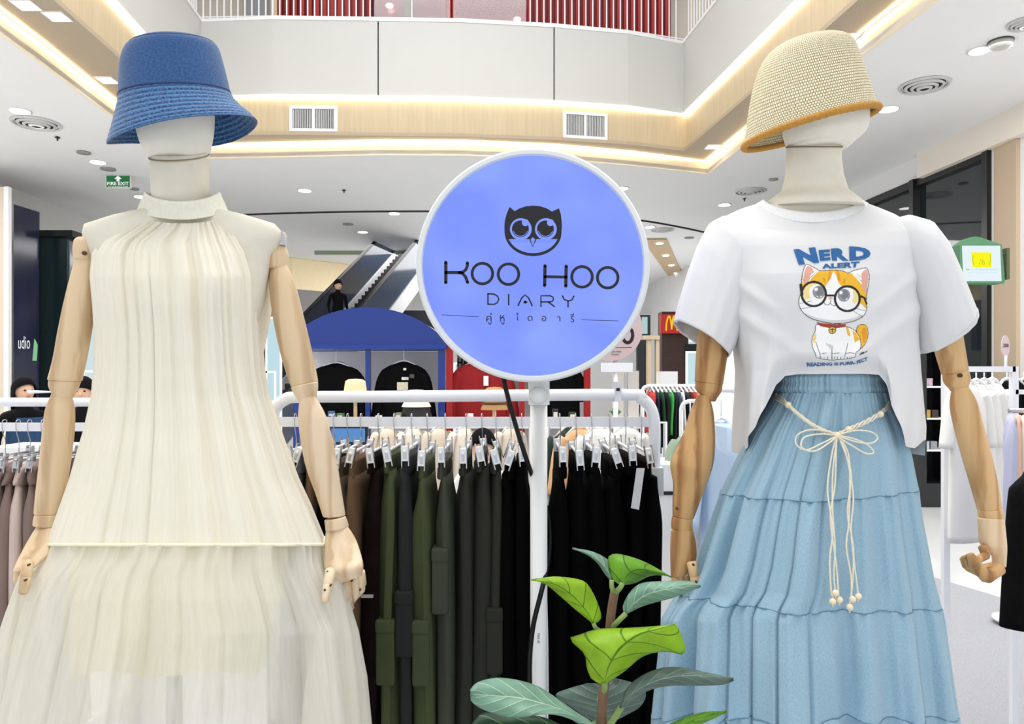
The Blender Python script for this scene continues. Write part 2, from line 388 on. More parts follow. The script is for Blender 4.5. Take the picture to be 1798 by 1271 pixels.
m_ = MB(); m_.box((P(397, 0, 14.2).x, 14.2, 7.075), (P(428, 0, 14.2).x, 14.3, 7.95)); tag(m_.build('display_screen', BLACK), 'small black screen behind the upper railing at left', 'screen')
# air grilles in the wood band
def grille(px0, px1, py0, py1, lab):
    a, b_ = at_x(band, px0), at_x(band, px1); zc = P(0, (py0 + py1) / 2, (a[1] + b_[1]) / 2).z; h = (py1 - py0) / F * a[1]
    t = thing('air_grille', ((a[0] + b_[0]) / 2, a[1], zc - h / 2), lab, 'air grille', 'air grilles in the wood band')
    d = Vector((b_[0] - a[0], b_[1] - a[1], 0)); L_ = d.length; d.normalize(); n = Vector((d.y, -d.x, 0))
    M = Matrix(((d.x, n.x, 0, a[0]), (d.y, n.y, 0, a[1]), (0, 0, 1, zc - h / 2), (0, 0, 0, 1)))
    f = MB(); w_ = 0.045
    f.box((0, 0, 0), (L_, .035, w_), M=M); f.box((0, 0, h - w_), (L_, .035, h), M=M); f.box((0, 0, w_), (w_, .035, h - w_), M=M); f.box((L_ - w_, 0, w_), (L_, .035, h - w_), M=M); f.box((L_ / 2 - .02, 0, w_), (L_ / 2 + .02, .03, h - w_), M=M)
    f.build('frame', WHITE, t)
    k = MB(); k.box((w_, 0, w_), (L_ - w_, .004, h - w_), M=M); k.build('backing', mat('grille_dark', rgb(70, 72, 74), 0.7), t)
    ns = 24
    for i in range(ns):
        x = w_ + (i + .5) * (L_ - 2 * w_) / ns
        k = MB(); k.box((x - .007, .004, w_), (x + .007, .02, h - w_), M=M); k.build('slat', mat('grille_grey', rgb(190, 192, 192), 0.5), t)
grille(509, 593, 187, 232, 'white framed air grille in the wood band above the blue lit sign, left one')
grille(988, 1065, 198, 245, 'white framed air grille in the wood band right of the lit sign top')
# ceiling fittings
def downlight(px, py, r=0.11, lab='', Z=CZ, kind='round'):
    Y = (Z - CH) * F / (HY - py); p = P(px, py, Y)
    t = thing('downlight', (p.x, p.y, Z - 0.012), lab, 'ceiling light', 'recessed ceiling lights')
    a = MB(); 
    if kind == 'round':
        a.tube([(p.x, p.y, Z - 0.012), (p.x, p.y, Z + 0.0)], r * 1.18, 24); b_ = MB(); b_.tube([(p.x, p.y, Z - 0.016), (p.x, p.y, Z - 0.012)], r, 24)
    else:
        a.box((p.x - r * 1.25, p.y - r * 1.25, Z - 0.012), (p.x + r * 1.25, p.y + r * 1.25, Z)); b_ = MB(); b_.box((p.x - r, p.y - r, Z - 0.016), (p.x + r, p.y + r, Z - 0.012))
    a.build('trim_ring', WHITE, t); b_.build('lens', LAMP, t)
DL = [(35, 194, 'round downlight above the left round air diffuser'), (172, 284, 'small downlight above the green exit sign'), (247, 345, 'downlight just left of the cream mannequin collar'),
      (535, 334, 'downlight between the left mannequin and lit sign, nearest one'), (692, 374, 'downlight beside the dark ceiling groove, left of the sign'), (637, 407, 'small far downlight below the dark ceiling groove'),
      (1092, 330, 'downlight at the upper right rim of the lit sign'), (1141, 398, 'small far downlight under the dark groove right of the sign'), (1272, 359, 'downlight left of the right mannequin neck'),
      (1560, 191, 'downlight right of the straw hat'), (1720, 88, 'downlight beside the smoke detector')]
for x, y, lab in DL: downlight(x, y, 0.115 if y > 150 else 0.1, lab)
for x, y, lab in [(188, 140, 'square downlight in the cove soffit left of the denim hat'), (100, 28, 'square downlight in the soffit at top left, right of a pair'), (45, 8, 'square downlight in the soffit at top left corner, left of a pair'), (1488, 66, 'square downlight in the soffit touching the straw hat'), (1251, 257, 'square downlight in the soffit near the cove corner')]:
    downlight(x, y, 0.085, lab, 5.3, 'square')
def diffuser(px, py, r, lab, col=None):
    Y = (CZ - CH) * F / (HY - py); p = P(px, py, Y)
    t = thing('ceiling_diffuser', (p.x, p.y, CZ - 0.03), lab, 'air diffuser', 'round air diffusers in the ceiling')
    M1 = mat('diffuser_grey', rgb(200, 200, 198), 0.5); 
    a = MB(); a.tube([(p.x, p.y, CZ - .002), (p.x, p.y, CZ - .0002)], r * .8, 28); a.build('backing', mat('diff_dark', rgb(60, 60, 60), 0.8), t)
    for k in range(4):
        rr = r * (1 - k * .23)
        def fn(u, v, rr=rr, k=k):
            a_ = 2 * PI * u; q = rr - v * r * .13; return (p.x + q * math.cos(a_), p.y + q * math.sin(a_), CZ - 0.005 - 0.012 * k - .02 * math.sin(PI * v) - 0.01 * v)
        m = MB(); m.surf(fn, 32, 3, True); m.build('ring', M1, t)
diffuser(64, 216, 0.31, 'round ceiling diffuser at left below a downlight'); diffuser(1623, 149, 0.28, 'large round ceiling diffuser right of the straw hat'); diffuser(1318, 335, 0.29, 'round ceiling diffuser left of the right mannequin neck'); diffuser(1163, 403, 0.28, 'far round ceiling diffuser right of the lit sign')
diffuser(1800, 40, 0.16, 'round ceiling diffuser cut by the right picture edge')
def small_disc(px, py, r, lab, name='speaker_disc', m=None):
    Y = (CZ - CH) * F / (HY - py); p = P(px, py, Y); a = MB()
    a.tube([(p.x, p.y, CZ - 0.02), (p.x, p.y, CZ)], r, 20); tag(a.build(name, m or mat('disc_grey', rgb(150, 150, 148), 0.6)), lab, 'ceiling fitting')
for x, y, r, lab in [(147, 267, .1, 'small grey ceiling disc left of the left mannequin face'), (190, 296, .12, 'pale round ceiling disc above the exit sign'), (236, 331, .08, 'small grey ceiling disc right of the exit sign'), (1358, 314, .08, 'small grey ceiling disc beside the right mannequin neck'), (1210, 417, .12, 'small grey ceiling disc left of the white T-shirt'), (611, 393, .12, 'small grey ceiling disc between the left mannequin and sign')]:
    small_disc(x, y, r, lab)
Y = (CZ - CH) * F / (HY - 72); p = P(1757, 72, Y); t = thing('smoke_detector', (p.x, p.y, CZ - .06), 'round white smoke detector on the ceiling at upper right', 'smoke detector')
a = MB(); a.tube([(p.x, p.y, CZ - .015), (p.x, p.y, CZ)], .12, 24); a.build('base', mat('dark_ring', rgb(70, 72, 74), .5), t)
a = MB(); a.tube([(p.x, p.y, CZ - .075), (p.x, p.y, CZ - .06), (p.x, p.y, CZ - .012)], [.07, .11, .115], 24); a.build('body', mat('detector_grey', rgb(196, 194, 188), .6), t)
for i, (x, y) in enumerate([(101, 240), (604, 333), (1653, 140), (1307, 348), (1283, 150)][:4]):
    Y = (CZ - CH) * F / (HY - y); p = P(x, y, Y); t = thing('sprinkler', (p.x, p.y, CZ - .06), ['sprinkler head below the left round diffuser', 'sprinkler head left of the lit sign', 'sprinkler head on the large right diffuser', 'sprinkler head under the middle diffuser'][i], 'sprinkler', 'ceiling sprinklers')
    a = MB(); a.tube([(p.x, p.y, CZ), (p.x, p.y, CZ - .06)], .012, 8); a.build('stem', BLACKM, t); a = MB(); a.tube([(p.x, p.y, CZ - .02), (p.x, p.y, CZ - .012)], .035, 12); a.build('deflector', BLACKM, t)
def cpt(x, y, z=CZ): Y = (z - CH) * F / (HY - y); q = P(x, y, Y); return (q.x, q.y, z - .004)
m_ = MB(); m_.tube(smooth_pts([cpt(380, 378), cpt(480, 374), cpt(600, 371), cpt(735, 370), cpt(900, 371), cpt(1030, 376), cpt(1125, 386), cpt(1190, 397), cpt(1245, 409), cpt(1290, 422)], 6), .03, 6)
struct(m_.build('trim_6', mat('groove_dark', rgb(40, 40, 42), .7)))
# far tan ceiling panel with small downlights
a, b_, c_, d = cpt(1128, 418), cpt(1170, 418), cpt(1206, 498), cpt(1184, 498)
m_ = MB(); m_.prism([a, b_, c_, d], None, (0, 0, -.04)); struct(m_.build('trim_7', mat('tan_ceiling', rgb(196, 170, 136), .6)))
for i, (x, y) in enumerate([(1158, 428), (1169, 449), (1179, 466), (1188, 480), (1195, 494)]):
    Y = (CZ - .06 - CH) * F / (HY - y); p = P(x, y, Y); t = thing('downlight', (p.x, p.y, CZ - .07), 'far small downlight in the tan ceiling panel, %s from the front' % ['first', 'second', 'third', 'fourth', 'fifth'][i], 'ceiling light', 'recessed ceiling lights')
    q = MB(); q.tube([(p.x, p.y, CZ - .065), (p.x, p.y, CZ - .055)], .09, 16); q.build('lens', LAMP, t)
# walls
def wallx(y): return 6.4 - 0.076 * (y - 11.6)
m_ = MB(); m_.add(*ribbon([(wallx(34), 34), (wallx(-2), -2)], 4.76, CZ, 0.3, 1)); m_.add(*ribbon([(wallx(10.1), 10.1), (wallx(-2), -2)], 0, 4.76, 0.3, 1)); m_.add(*ribbon([(wallx(34), 34), (wallx(18), 18)], 0, 4.76, 0.3, 1)); struct(m_.build('wall_right', WHITE))
m_ = MB(); m_.add(*ribbon([(wallx(11.5) - .12, 11.5), (wallx(-2) - .12, -2)], 4.72, CZ, .12, 1)); struct(m_.build('trim_8', mat('warm_white', rgb(240, 232, 220), .6, var=.01, scale=2)))
m_ = MB(); m_.box((wallx(9.6) - .05, 9.55, 0), (wallx(9.6) + .06, 9.99, 4.9)); struct(m_.build('trim_9', TAN))
m_ = MB(); m_.box((wallx(9) - .03, 8.9, 0), (wallx(9) + .06, 9.44, 4.9)); struct(m_.build('trim_10', WHITE))
m_ = MB(); m_.box((-16, 30, 0), (16, 30.2, 5.1)); struct(m_.build('wall_back', mat('back_wall', rgb(236, 236, 236), .7, var=.02, scale=1)))
m_ = MB(); m_.add(*ribbon([(-9.0, -2), (-9.6, 18), (-10.2, 30)], 0, CZ, .3, -1)); struct(m_.build('wall_left', mat('wl', rgb(232, 230, 226), .7, var=.02)))
# dark glass shop front on the right
sf = thing('glazed_shop_wall', (wallx(13), 13, 0), 'tall black framed glass shop front behind the right mannequin', 'shop front')
DG = mat('dark_glass', rgb(34, 40, 44), .03, var=.08, scale=1.2, coat=.5)
ys = [10.12, 11.75, 13.6, 15.8, 18.0]
for i in range(4):
    y0, y1 = ys[i], ys[i + 1]
    for z0, z1 in ((0.25, 3.0), (3.0, 4.7)):
        q = MB(); q.add(*ribbon([(wallx(y1) + .05, y1 - .05), (wallx(y0) + .05, y0 + .05)], z0, z1, .02, 1)); q.build('glass_pane', DG, sf)
for i, y in enumerate(ys):
    q = MB(); q.box((wallx(y) - .06, y - .06, 0), (wallx(y) + .08, y + .06, 4.76)); q.build('post', BLACKM, sf)
for z0, z1 in ((0, .25), (2.95, 3.08), (4.64, 4.76)):
    q = MB(); q.add(*ribbon([(wallx(18) - .02, 18), (wallx(10.1) - .02, 10.1)], z0, z1, .1, 1)); q.build('rail', BLACKM, sf)
# carpet
def fl(x, y): Y = CH * F / (y - HY); return Vector(((x - CX) / F * Y, Y, 0))
m_ = MB(); m_.prism([fl(1300, 912), fl(1640, 1015), fl(1798, 1063), fl(2400, 1245), Vector((4.2, .3, 0)), Vector((-2, .3, 0)), Vector((-2, 8.5, 0))], None, (0, 0, .008))
tag(m_.build('carpet', mat('grey_carpet', rgb(158, 160, 167), .95, var=.14, scale=160, bump=.8, bscale=500)), 'pale grey carpet on the floor at lower right', 'carpet')
# left pillar, dark panels
p0 = P(5, 0, 12.2).x; p1 = P(21, 0, 12.2).x
m_ = MB(); m_.box((-9.1, 12.0, 0), (p0, 12.1, 4.72)); m_.box((p1, 12.0, 0), (P(29, 0, 12.2).x, 12.08, 4.72)); struct(m_.build('trim_11', WHITE))
m_ = MB(); m_.box((p0, 12.02, 0), (p1, 12.1, 4.72)); struct(m_.build('trim_12', mat('beige_pillar', rgb(214, 200, 184), .6, var=.03)))
sp = thing('dark_sign_panel', P(52, 500, 12.6), 'tall dark glossy panel with white lettering beside the beige pillar', 'sign panel')
m_ = MB(); a, b_ = P(24, 356, 12.5), P(69, 372, 13.1)
m_.prism([(a.x, 12.5, 0.0), (b_.x, 13.1, 0.0), (b_.x, 13.1, 4.55), (a.x, 12.5, 4.55)], None, (-.05, .1, 0)); m_.build('panel', mat('dark_gloss', rgb(38, 42, 66), .12, var=.3, scale=1.5, stretch=(1, 1, .3)), sp)
kk = thing('dark_kiosk', P(100, 500, 13.4), 'tall dark green-black kiosk box behind the left mannequin arm', 'kiosk')
a, b_, c_ = P(69, 0, 13.4), P(118, 0, 13.4), P(134, 0, 14.4)
m_ = MB(); m_.box((a.x, 13.4, 0), (b_.x, 14.4, 4.16)); m_.build('body', mat('kiosk_dark', rgb(16, 34, 38), .25, var=.1), kk)
m_ = MB(); m_.box((a.x - .05, 13.3, 4.16), (b_.x + .15, 14.5, 4.27)); m_.build('cap', BLACKM, kk)
m_ = MB(); m_.box((b_.x, 13.45, .3), (b_.x + .02, 14.4, 4.1)); m_.build('glass_pane', mat('kiosk_glass', rgb(120, 132, 136), .1), kk)
# a white and a cream bulkhead at far left
m_ = MB(); m_.box((P(-40, 0, 14).x, 12.6, 4.75), (P(112, 0, 17).x, 17, CZ)); struct(m_.build('trim_13', WHITE))
m_ = MB(); m_.box((P(20, 0, 18).x, 18, 4.6), (P(160, 0, 18).x, 19, CZ)); struct(m_.build('trim_14', mat('warm_bulk', rgb(244, 232, 212), .6)))
# ================================================================ text and flat marks
def text_verts(txt, bold=0.0, res=3):
    cu = bpy.data.curves.new('t', 'FONT'); cu.body = txt; cu.offset = bold; cu.resolution_u = res
    ob = bpy.data.objects.new('t', cu); COL.objects.link(ob); bpy.context.view_layer.update()
    dg = bpy.context.evaluated_depsgraph_get(); me = bpy.data.meshes.new_from_object(ob.evaluated_get(dg))
    v = np.array([tuple(p.co)[:2] for p in me.vertices]) if len(me.vertices) else np.zeros((0, 2)); f = [tuple(p.vertices) for p in me.polygons]
    bpy.data.objects.remove(ob); bpy.data.curves.remove(cu); bpy.data.meshes.remove(me)
    if len(v):
        mn, mx = v.min(0), v.max(0); v = (v - mn) / np.maximum(mx - mn, 1e-6)
    return v, f
def text_on(mb, txt, fn, bold=0.0, mi=0):
    """fn(s,t) -> 3D point, s,t in 0..1"""
    v, f = text_verts(txt, bold); mb.add([fn(a, b) for a, b in v], f, None, False, mi)
def stroke2d(pts, w, closed=False, seg=8, caps=True):
    """flat ribbon polygons (list of (verts2d, faces)) with round ends"""
    pts = [Vector((p[0], p[1])) for p in pts]; out_v = []; out_f = []
    n = len(pts); L_ = []; R_ = []
    for i in range(n):
        if closed: d = pts[(i + 1) % n] - pts[i - 1]
        else: d = pts[min(i + 1, n - 1)] - pts[max(i - 1, 0)]
        d.normalize(); nn = Vector((-d.y, d.x)) * (w / 2); L_.append(pts[i] + nn); R_.append(pts[i] - nn)
    out_v = L_ + R_
    m = n if closed else n - 1
    for i in range(m): out_f.append((i, (i + 1) % n, n + (i + 1) % n, n + i))
    if caps and not closed:
        for c in (pts[0], pts[-1]):
            k = len(out_v); out_v += [c + Vector((math.cos(a), math.sin(a))) * w / 2 for a in [2 * PI * j / 12 for j in range(12)]]; out_f.append(tuple(range(k, k + 12)))
    return out_v, out_f
def arc2(cx, cy, r, a0=0, a1=360, n=40, ry=None):
    ry = ry or r
    return [(cx + r * math.cos(math.radians(lerp(a0, a1, i / n))), cy + ry * math.sin(math.radians(lerp(a0, a1, i / n)))) for i in range(n + (0 if abs(a1 - a0) >= 360 else 1))]
# ================================================================ LIT SIGN
SY = 1.70
sc_ = P(935, 470, SY); R_ = 201 / F * SY
sign = thing('round_sign', (P(945, 0, SY).x, SY + .05, 0), 'large round lit blue sign with an owl face and black lettering on a white pole', 'sign')
def zp(zx, zy, lv):  # drawing coordinates of the sign face -> sign plane
    p = P(700 + zx / 2.825, 250 + zy / 2.825, SY); return (p.x, SY - .0312 - .0006 * lv, p.z)
SF = bpy.data.materials.new('sign_face_blue'); SF.use_nodes = True; nt = SF.node_tree
bb = nt.nodes['Principled BSDF']; tc = nt.nodes.new('ShaderNodeTexCoord'); nz = nt.nodes.new('ShaderNodeTexNoise'); nz.inputs['Scale'].default_value = 7; nz.inputs['Detail'].default_value = 1
cr = nt.nodes.new('ShaderNodeValToRGB'); cr.color_ramp.elements[0].position = .35; cr.color_ramp.elements[1].position = .68
cr.color_ramp.elements[0].color = rgb(116, 142, 252); cr.color_ramp.elements[1].color = rgb(134, 160, 255)
nt.links.new(tc.outputs['Object'], nz.inputs['Vector']); nt.links.new(nz.outputs['Fac'], cr.inputs[0]); nt.links.new(cr.outputs[0], bb.inputs['Emission Color'])
bb.inputs['Base Color'].default_value = (0.02, .02, .03, 1); bb.inputs['Roughness'].default_value = .35; bb.inputs['Emission Strength'].default_value = .97
def ringfn(prof):
    def fn(u, v):
        k = v * (len(prof) - 1); i = min(int(k), len(prof) - 2); t = k - i
        r = lerp(prof[i][0], prof[i + 1][0], t); y = lerp(prof[i][1], prof[i + 1][1], t); a = 2 * PI * u
        return (sc_.x + r * math.cos(a), SY + y, sc_.z + r * math.sin(a))
    return fn
rim = MB(); prof = [(R_ - .015, -.031), (R_ - .013, -.040), (R_ - .004, -.040), (R_, -.036), (R_, .036), (R_ - .004, .04), (.001, .04)]
rim.surf(ringfn(prof), 96, 12 * 1 * 3, True); rimo = rim.build('rim', mat('sign_rim', rgb(226, 230, 232), .35, var=.01), sign)
fa = MB(); fa.tube([(sc_.x, SY - .031, sc_.z), (sc_.x, SY - .02, sc_.z)], R_ - .0145, 96); fo = fa.build('face', SF, sign, label='glowing blue face')
for p_ in fo.data.polygons: p_.use_smooth = False
INK = mat('sign_ink', rgb(10, 10, 22), .5, var=.02)
def poly_to(mb, poly, lv, mi=0):
    mb.add([zp(x, y, lv) for x, y in poly], [tuple(range(len(poly)))], None, False, mi)
def st_to(mb, pts, w, lv, closed=False, mi=0):
    v, f = stroke2d(pts, w, closed); mb.add([zp(p[0], p[1], lv) for p in v], f, None, False, mi)
ow = MB()
# black owl head
top = [(550, 335), (575, 356), (600, 342), (632, 332), (665, 329), (698, 332), (730, 342), (757, 358), (791, 342), (800, 372), (804, 405), (805, 430), (803, 462)]
ring_out = arc2(665, 460, 138, 0, 180, 30, ry=115)
poly_to(ow, [(x, y) for x, y in top] + ring_out[1:-1] + [(526, 462), (525, 430), (527, 405), (535, 372)], 1)
ow.build('owl_head', INK, sign)
o2 = MB()
for ex in (605, 727): poly_to(o2, arc2(ex, 444, 53), 2)
low = [(549, 500), (575, 507), (605, 509), (632, 504), (650, 497), (663, 482), (678, 497), (697, 506), (727, 511), (757, 508), (781, 499)]
poly_to(o2, low + arc2(665, 462, 124, 18, 162, 26, ry=99), 2)
o2.build('owl_light_area', SF, sign)
o3 = MB()
for ex, sx in ((603, 1), (725, 1)):
    poly_to(o3, arc2(ex, 443, 41), 3)
st_to(o3, [(649, 492), (663, 481), (678, 493), (663, 530), (649, 492)], 6, 3); o3.build('owl_pupil', INK, sign)
o4 = MB()
for ex in (603, 725):
    poly_to(o4, arc2(ex + 24, 413, 17), 4); 
    st_to(o4, arc2(ex, 443, 36, 20, 160, 14), 3, 4)
o4.build('owl_eye_glint', SF, sign)
lt = [
 ('letter', [([(240, 605), (240, 704)], 16), ([(240, 655), (305, 655)], 15), ([(345, 608), (345, 622), (338, 640), (325, 652), (305, 655)], 15), ([(305, 655), (322, 660), (336, 676), (346, 703)], 15)]),
 ('letter', [(arc2(418, 660, 50), 14, True)]), ('letter', [(arc2(545, 663, 50), 14, True)]),
 ('letter', [([(723, 622), (721, 718)], 16), ([(826, 624), (824, 721)], 16), ([(723, 675), (825, 677)], 14)]),
 ('letter', [(arc2(903, 676, 50), 14, True)]), ('letter', [(arc2(1028, 680, 50), 14, True)]),
 ('letter', [([(445, 758), (475, 760), (492, 770), (498, 785), (490, 802), (475, 810), (445, 809)], 7), ([(445, 758), (445, 809)], 7)]),
 ('letter', [([(546, 762), (546, 812)], 7)]),
 ('letter', [([(592, 815), (600, 798), (610, 778), (626, 764), (642, 778), (652, 798), (660, 816)], 7), ([(624, 799), (630, 799)], 13)]),
 ('letter', [([(703, 820), (703, 768), (748, 768), (762, 775), (764, 786), (758, 795), (745, 798), (703, 798)], 7), ([(738, 798), (768, 820)], 7)]),
 ('letter', [([(808, 769), (816, 786), (836, 794), (854, 788), (863, 770)], 7), ([(835, 795), (835, 822)], 7)]),
 ('line', [([(222, 861), (400, 870)], 2.6)]), ('line', [([(902, 885), (1080, 890)], 2.6)])]
for nm, sts in lt:
    q = MB()
    for s_ in sts: st_to(q, s_[0], s_[1], 1, len(s_) > 2)
    q.build(nm, INK, sign)
for ch, cx_, w_, y0, y1 in [('\u0e04\u0e39\u0e48', 450, 26, 851, 908), ('\u0e2b\u0e39', 515, 22, 862, 908), ('\u0e44', 588, 14, 852, 888), ('\u0e14', 650, 24, 866, 890), ('\u0e2d', 718, 22, 866, 892), ('\u0e32', 790, 16, 868, 893), ('\u0e23\u0e35\u0e48', 855, 20, 852, 897)]:
    q = MB(); v, f = text_verts(ch, 0.004)
    if len(v): q.add([zp(cx_ - w_ / 2 + w_ * a, y1 + (y0 - y1) * b, 1) for a, b in v], f); q.build('letter', INK, sign)
# pole, clamp, cable
pc = P(946, 0, SY + .07)
q = MB(); q.tube([(pc.x, SY + .07, .02), (pc.x, SY + .07, P(0, 690, SY + .07).z)], .0205, 24); q.build('pole', mat('pole_white', rgb(240, 241, 241), .35, var=.015, scale=8), sign)
q = MB(); q.box((pc.x - .024, SY + .035, P(0, 712, SY).z), (pc.x + .024, SY + .105, P(0, 668, SY).z)); q.build('bracket', mat('bracket_white', rgb(222, 224, 224), .4), sign)
q = MB(); q.tube([(pc.x - .002, SY + .035, P(0, 695, SY).z), (pc.x - .002, SY + .025, P(0, 695, SY).z)], [.0205, .018], 20); q.build('clamp_knob', WHITE, sign)
q = MB(); q.tube([(pc.x, SY + .07, 0), (pc.x, SY + .07, .02), (pc.x, SY + .07, .025)], [.2, .2, .03], 32); q.build('base', WHITE, sign)
q = MB(); cy = SY + .02
q.tube(smooth_pts([(P(882, 664, SY).x, SY + .03, P(0, 655, SY).z), P(890, 690, cy), P(905, 745, cy), P(925, 808, cy + .01), P(944, 860, SY + .11), P(962, 900, SY + .11), P(966, 950, SY + .10), P(960, 1000, SY + .07), P(949, 1045, cy), P(936, 1100, cy), P(930, 1160, cy), P(931, 1230, cy), P(935, 1330, cy)], 8) + [Vector((P(935, 0, cy).x, cy, .05))], .0058, 10)
tag(q.build('cable', mat('cable_black', (.003, .003, .003, 1), .5, spec=.3)), 'black power cable hanging from the lit sign along its white pole', 'cable')
q = MB(); v, f = text_verts('FWS 45', .0)
q.add([P(943 + 5 * b, 1112 + 17 * a, SY + .049) for a, b in v], f); q.build('pole_marking', INK, sign)
# ================================================================ MANNEQUINS
MY = 1.60
WL = wood('wood_beech', rgb(190, 158, 120), rgb(224, 198, 162))
WP = wood('wood_beech_pale', rgb(204, 174, 138), rgb(230, 208, 178))
WD = wood('wood_oak', rgb(146, 96, 52), rgb(206, 164, 110))
WM = wood('wood_honey', rgb(180, 134, 84), rgb(222, 182, 130))
CAN = mat('mannequin_cloth', rgb(226, 221, 205), .9, var=.04, scale=25, bump=.15, bscale=900)
CAN2 = mat('mannequin_face', rgb(234, 231, 220), .8, var=.035, scale=18)
PIN = mat('peg_brown', rgb(84, 56, 34), .6)
def limb(edges, Y0=MY, dy=None, flat=.92, seg=20, rounding=(.25, .25)):
    """edges: list of (xl, yl, xr, yr) pixel pairs down the limb"""
    mb = MB(); C_ = []; Rr = []; Rd = []
    n = len(edges)
    for i, e in enumerate(edges):
        Yi = Y0 + (dy[i] if dy else 0); a = P(e[0], e[1], Yi); b = P(e[2], e[3], Yi); C_.append((a + b) / 2); Rr.append((b - a) / 2); Rd.append((b - a).length / 2 * flat)
    K = 6 * (n - 1)
    Cs = smooth_pts(C_, 6); Rs = smooth_pts(Rr, 6)
    D = [Rd[0]];
    for i in range(n - 1):
        for k in range(1, 7): D.append(lerp(Rd[i], Rd[i + 1], k / 6))
    # rounded edges at both ends
    rows = []
    def edge_row(i, sgn):
        r_ = []
        c_, h, d = Cs[i], Rs[i], D[i]; ax = (Cs[1] - Cs[0]).normalized() if i == 0 else (Cs[-1] - Cs[-2]).normalized()
        hl = h.length; out = []
        fr = (.0, .55, .85) if sgn < 0 else (.85, .55, .0)
        for f_ in fr:
            sc = f_ if f_ else .001; off = (1 - math.sqrt(max(0, 1 - (1 - 0) * f_ * f_))) if f_ else 0
        return c_, h, d, ax
    ra = rounding[0] * Rd[0]; rb = rounding[1] * Rd[-1]
    c0, h0, d0, ax0 = edge_row(0, -1); c1, h1, d1, ax1 = edge_row(len(Cs) - 1, 1)
    for k in range(4):
        t = PI / 2 * k / 4; hl = h0.length; s_ = (hl - ra * (1 - math.sin(t))) / hl if ra < hl else math.sin(t)
        rows.append((c0 - ax0 * ra * (math.cos(t) - 0), h0 * max(s_, .02), d0 * max(s_, .02)))
    for i in range(len(Cs)): rows.append((Cs[i], Rs[i], D[i]))
    for k in range(1, 5):
        t = PI / 2 * k / 4; hl = h1.length; s_ = (hl - rb * (1 - math.cos(t))) / hl if rb < hl else math.cos(t)
        rows.append((c1 + ax1 * rb * math.sin(t), h1 * max(s_, .02), d1 * max(s_, .02)))
    def fn(u, v):
        i = min(int(round(v * (len(rows) - 1))), len(rows) - 1); c_, h, d = rows[i]; a = 2 * PI * u
        return c_ + h * math.cos(a) + Vector((0, 1, 0)) * d * math.sin(a)
    mb.surf(fn, seg, len(rows) - 1, True, (True, True)); return mb
def shift(e, lo=0): return e
def peg(px, py, Y, parent, r=.0045, name='peg'):
    q = MB(); p = P(px, py, Y); q.tube([p, p + Vector((0, .006, 0))], r, 12); return q.build(name, PIN, parent)
def fingers(root_obj, chains, wm, Y0=MY):
    for ch in chains:
        pts = [P(x, y, Y0 + d) for x, y, d, r in ch]; rr = [r / F * Y0 for x, y, d, r in ch]
        for i in range(len(pts) - 1):
            a, b = pts[i], pts[i + 1]; ax = (b - a).normalized(); q = MB(); ra, rb = rr[i], rr[i + 1]
            q.tube([a - ax * ra * .25, a, lerp(a, b, .5), b, b + ax * rb * .3, b + ax * rb * .55], [ra * .75, ra, (ra + rb) / 2, rb, rb * .8, rb * .35], 12)
            if i == 0: fo_ = q.build('finger', wm, root_obj); par = fo_
            else: root2 = q; fo_ = q.build('finger', wm, root_obj)
# ---- left mannequin
ML = thing('mannequin', (P(306, 0, MY).x, MY, 0), 'mannequin with pale wooden arms wearing the cream dress and blue denim hat', 'mannequin')
def headshape(cx, cy, rx, rz, ry, Y0, jaw=.72, tilt=0.0):
    c = P(cx, cy, Y0); k = Y0 / F
    def fn(u, v):
        t = 2 * PI * u; p = PI * (.004 + .992 * v); z = math.cos(p); s_ = math.sin(p)
        if z < 0: s_ *= lerp(1, jaw, (-z) ** 1.0) ; s_ = s_ ** .9 if s_ > 0 else 0
        x = s_ * math.cos(t) * rx * k; y = s_ * math.sin(t) * ry; zz = z * rz * k
        if y < 0 and z < .2: y *= 1.05
        # soft brow, nose and cheek planes
        if y < 0:
            y -= .010 * math.exp(-((math.cos(t) * s_) / .16) ** 2) * math.exp(-((z + .12) / .22) ** 2)
        return Vector((c.x + x + zz * tilt, c.y + y, c.z + zz))
    m = MB(); m.surf(fn, 40, 28, True, (True, True), flip=True); return m
h = headshape(306, 180, 64, 72, .088, MY, .80); h.build('head', CAN2, ML)
q = limb([(243, 196, 371, 196), (245, 222, 370, 222), (250, 248, 366, 248), (257, 266, 363, 264), (267, 278, 357, 275)], MY, flat=1.15, rounding=(.2, .12), seg=36); q.build('jaw', CAN2, ML)
def tubepx(rows, Y0, seg=32, flat=1.0, mbx=None):
    # rows (xl, xr, y, dy, slope)
    m = mbx or MB(); n = len(rows)
    def fn(u, v):
        k = v * (n - 1); i = min(int(k), n - 2); t = k - i; t2 = t
        xl = lerp(rows[i][0], rows[i + 1][0], t2); xr = lerp(rows[i][1], rows[i + 1][1], t2); y = lerp(rows[i][2], rows[i + 1][2], t2); sl_ = lerp(rows[i][3], rows[i + 1][3], t2)
        a = P(xl, y, Y0); b = P(xr, y, Y0); c = (a + b) / 2; r = (b.x - a.x) / 2; an = 2 * PI * u
        return Vector((c.x + r * math.cos(an), c.y + r * flat * math.sin(an), c.z + r * flat * math.sin(an) * sl_))
    m.surf(fn, seg, (n - 1) * 4, True, (True, True)); return m
q = tubepx([(268, 362, 268, .45), (267, 363, 285, .4), (268, 364, 310, .3), (269, 365, 335, .2), (272, 364, 358, .2)], MY, 32, .95); q.build('neck', CAN, ML)
q = tubepx([(266, 364, 273, .47), (265.5, 364.5, 274, .47), (266, 364, 275, .47)], MY, 32, 1.0); q.build('neck_seam', mat('seam_brown', rgb(150, 138, 112), .8), ML)
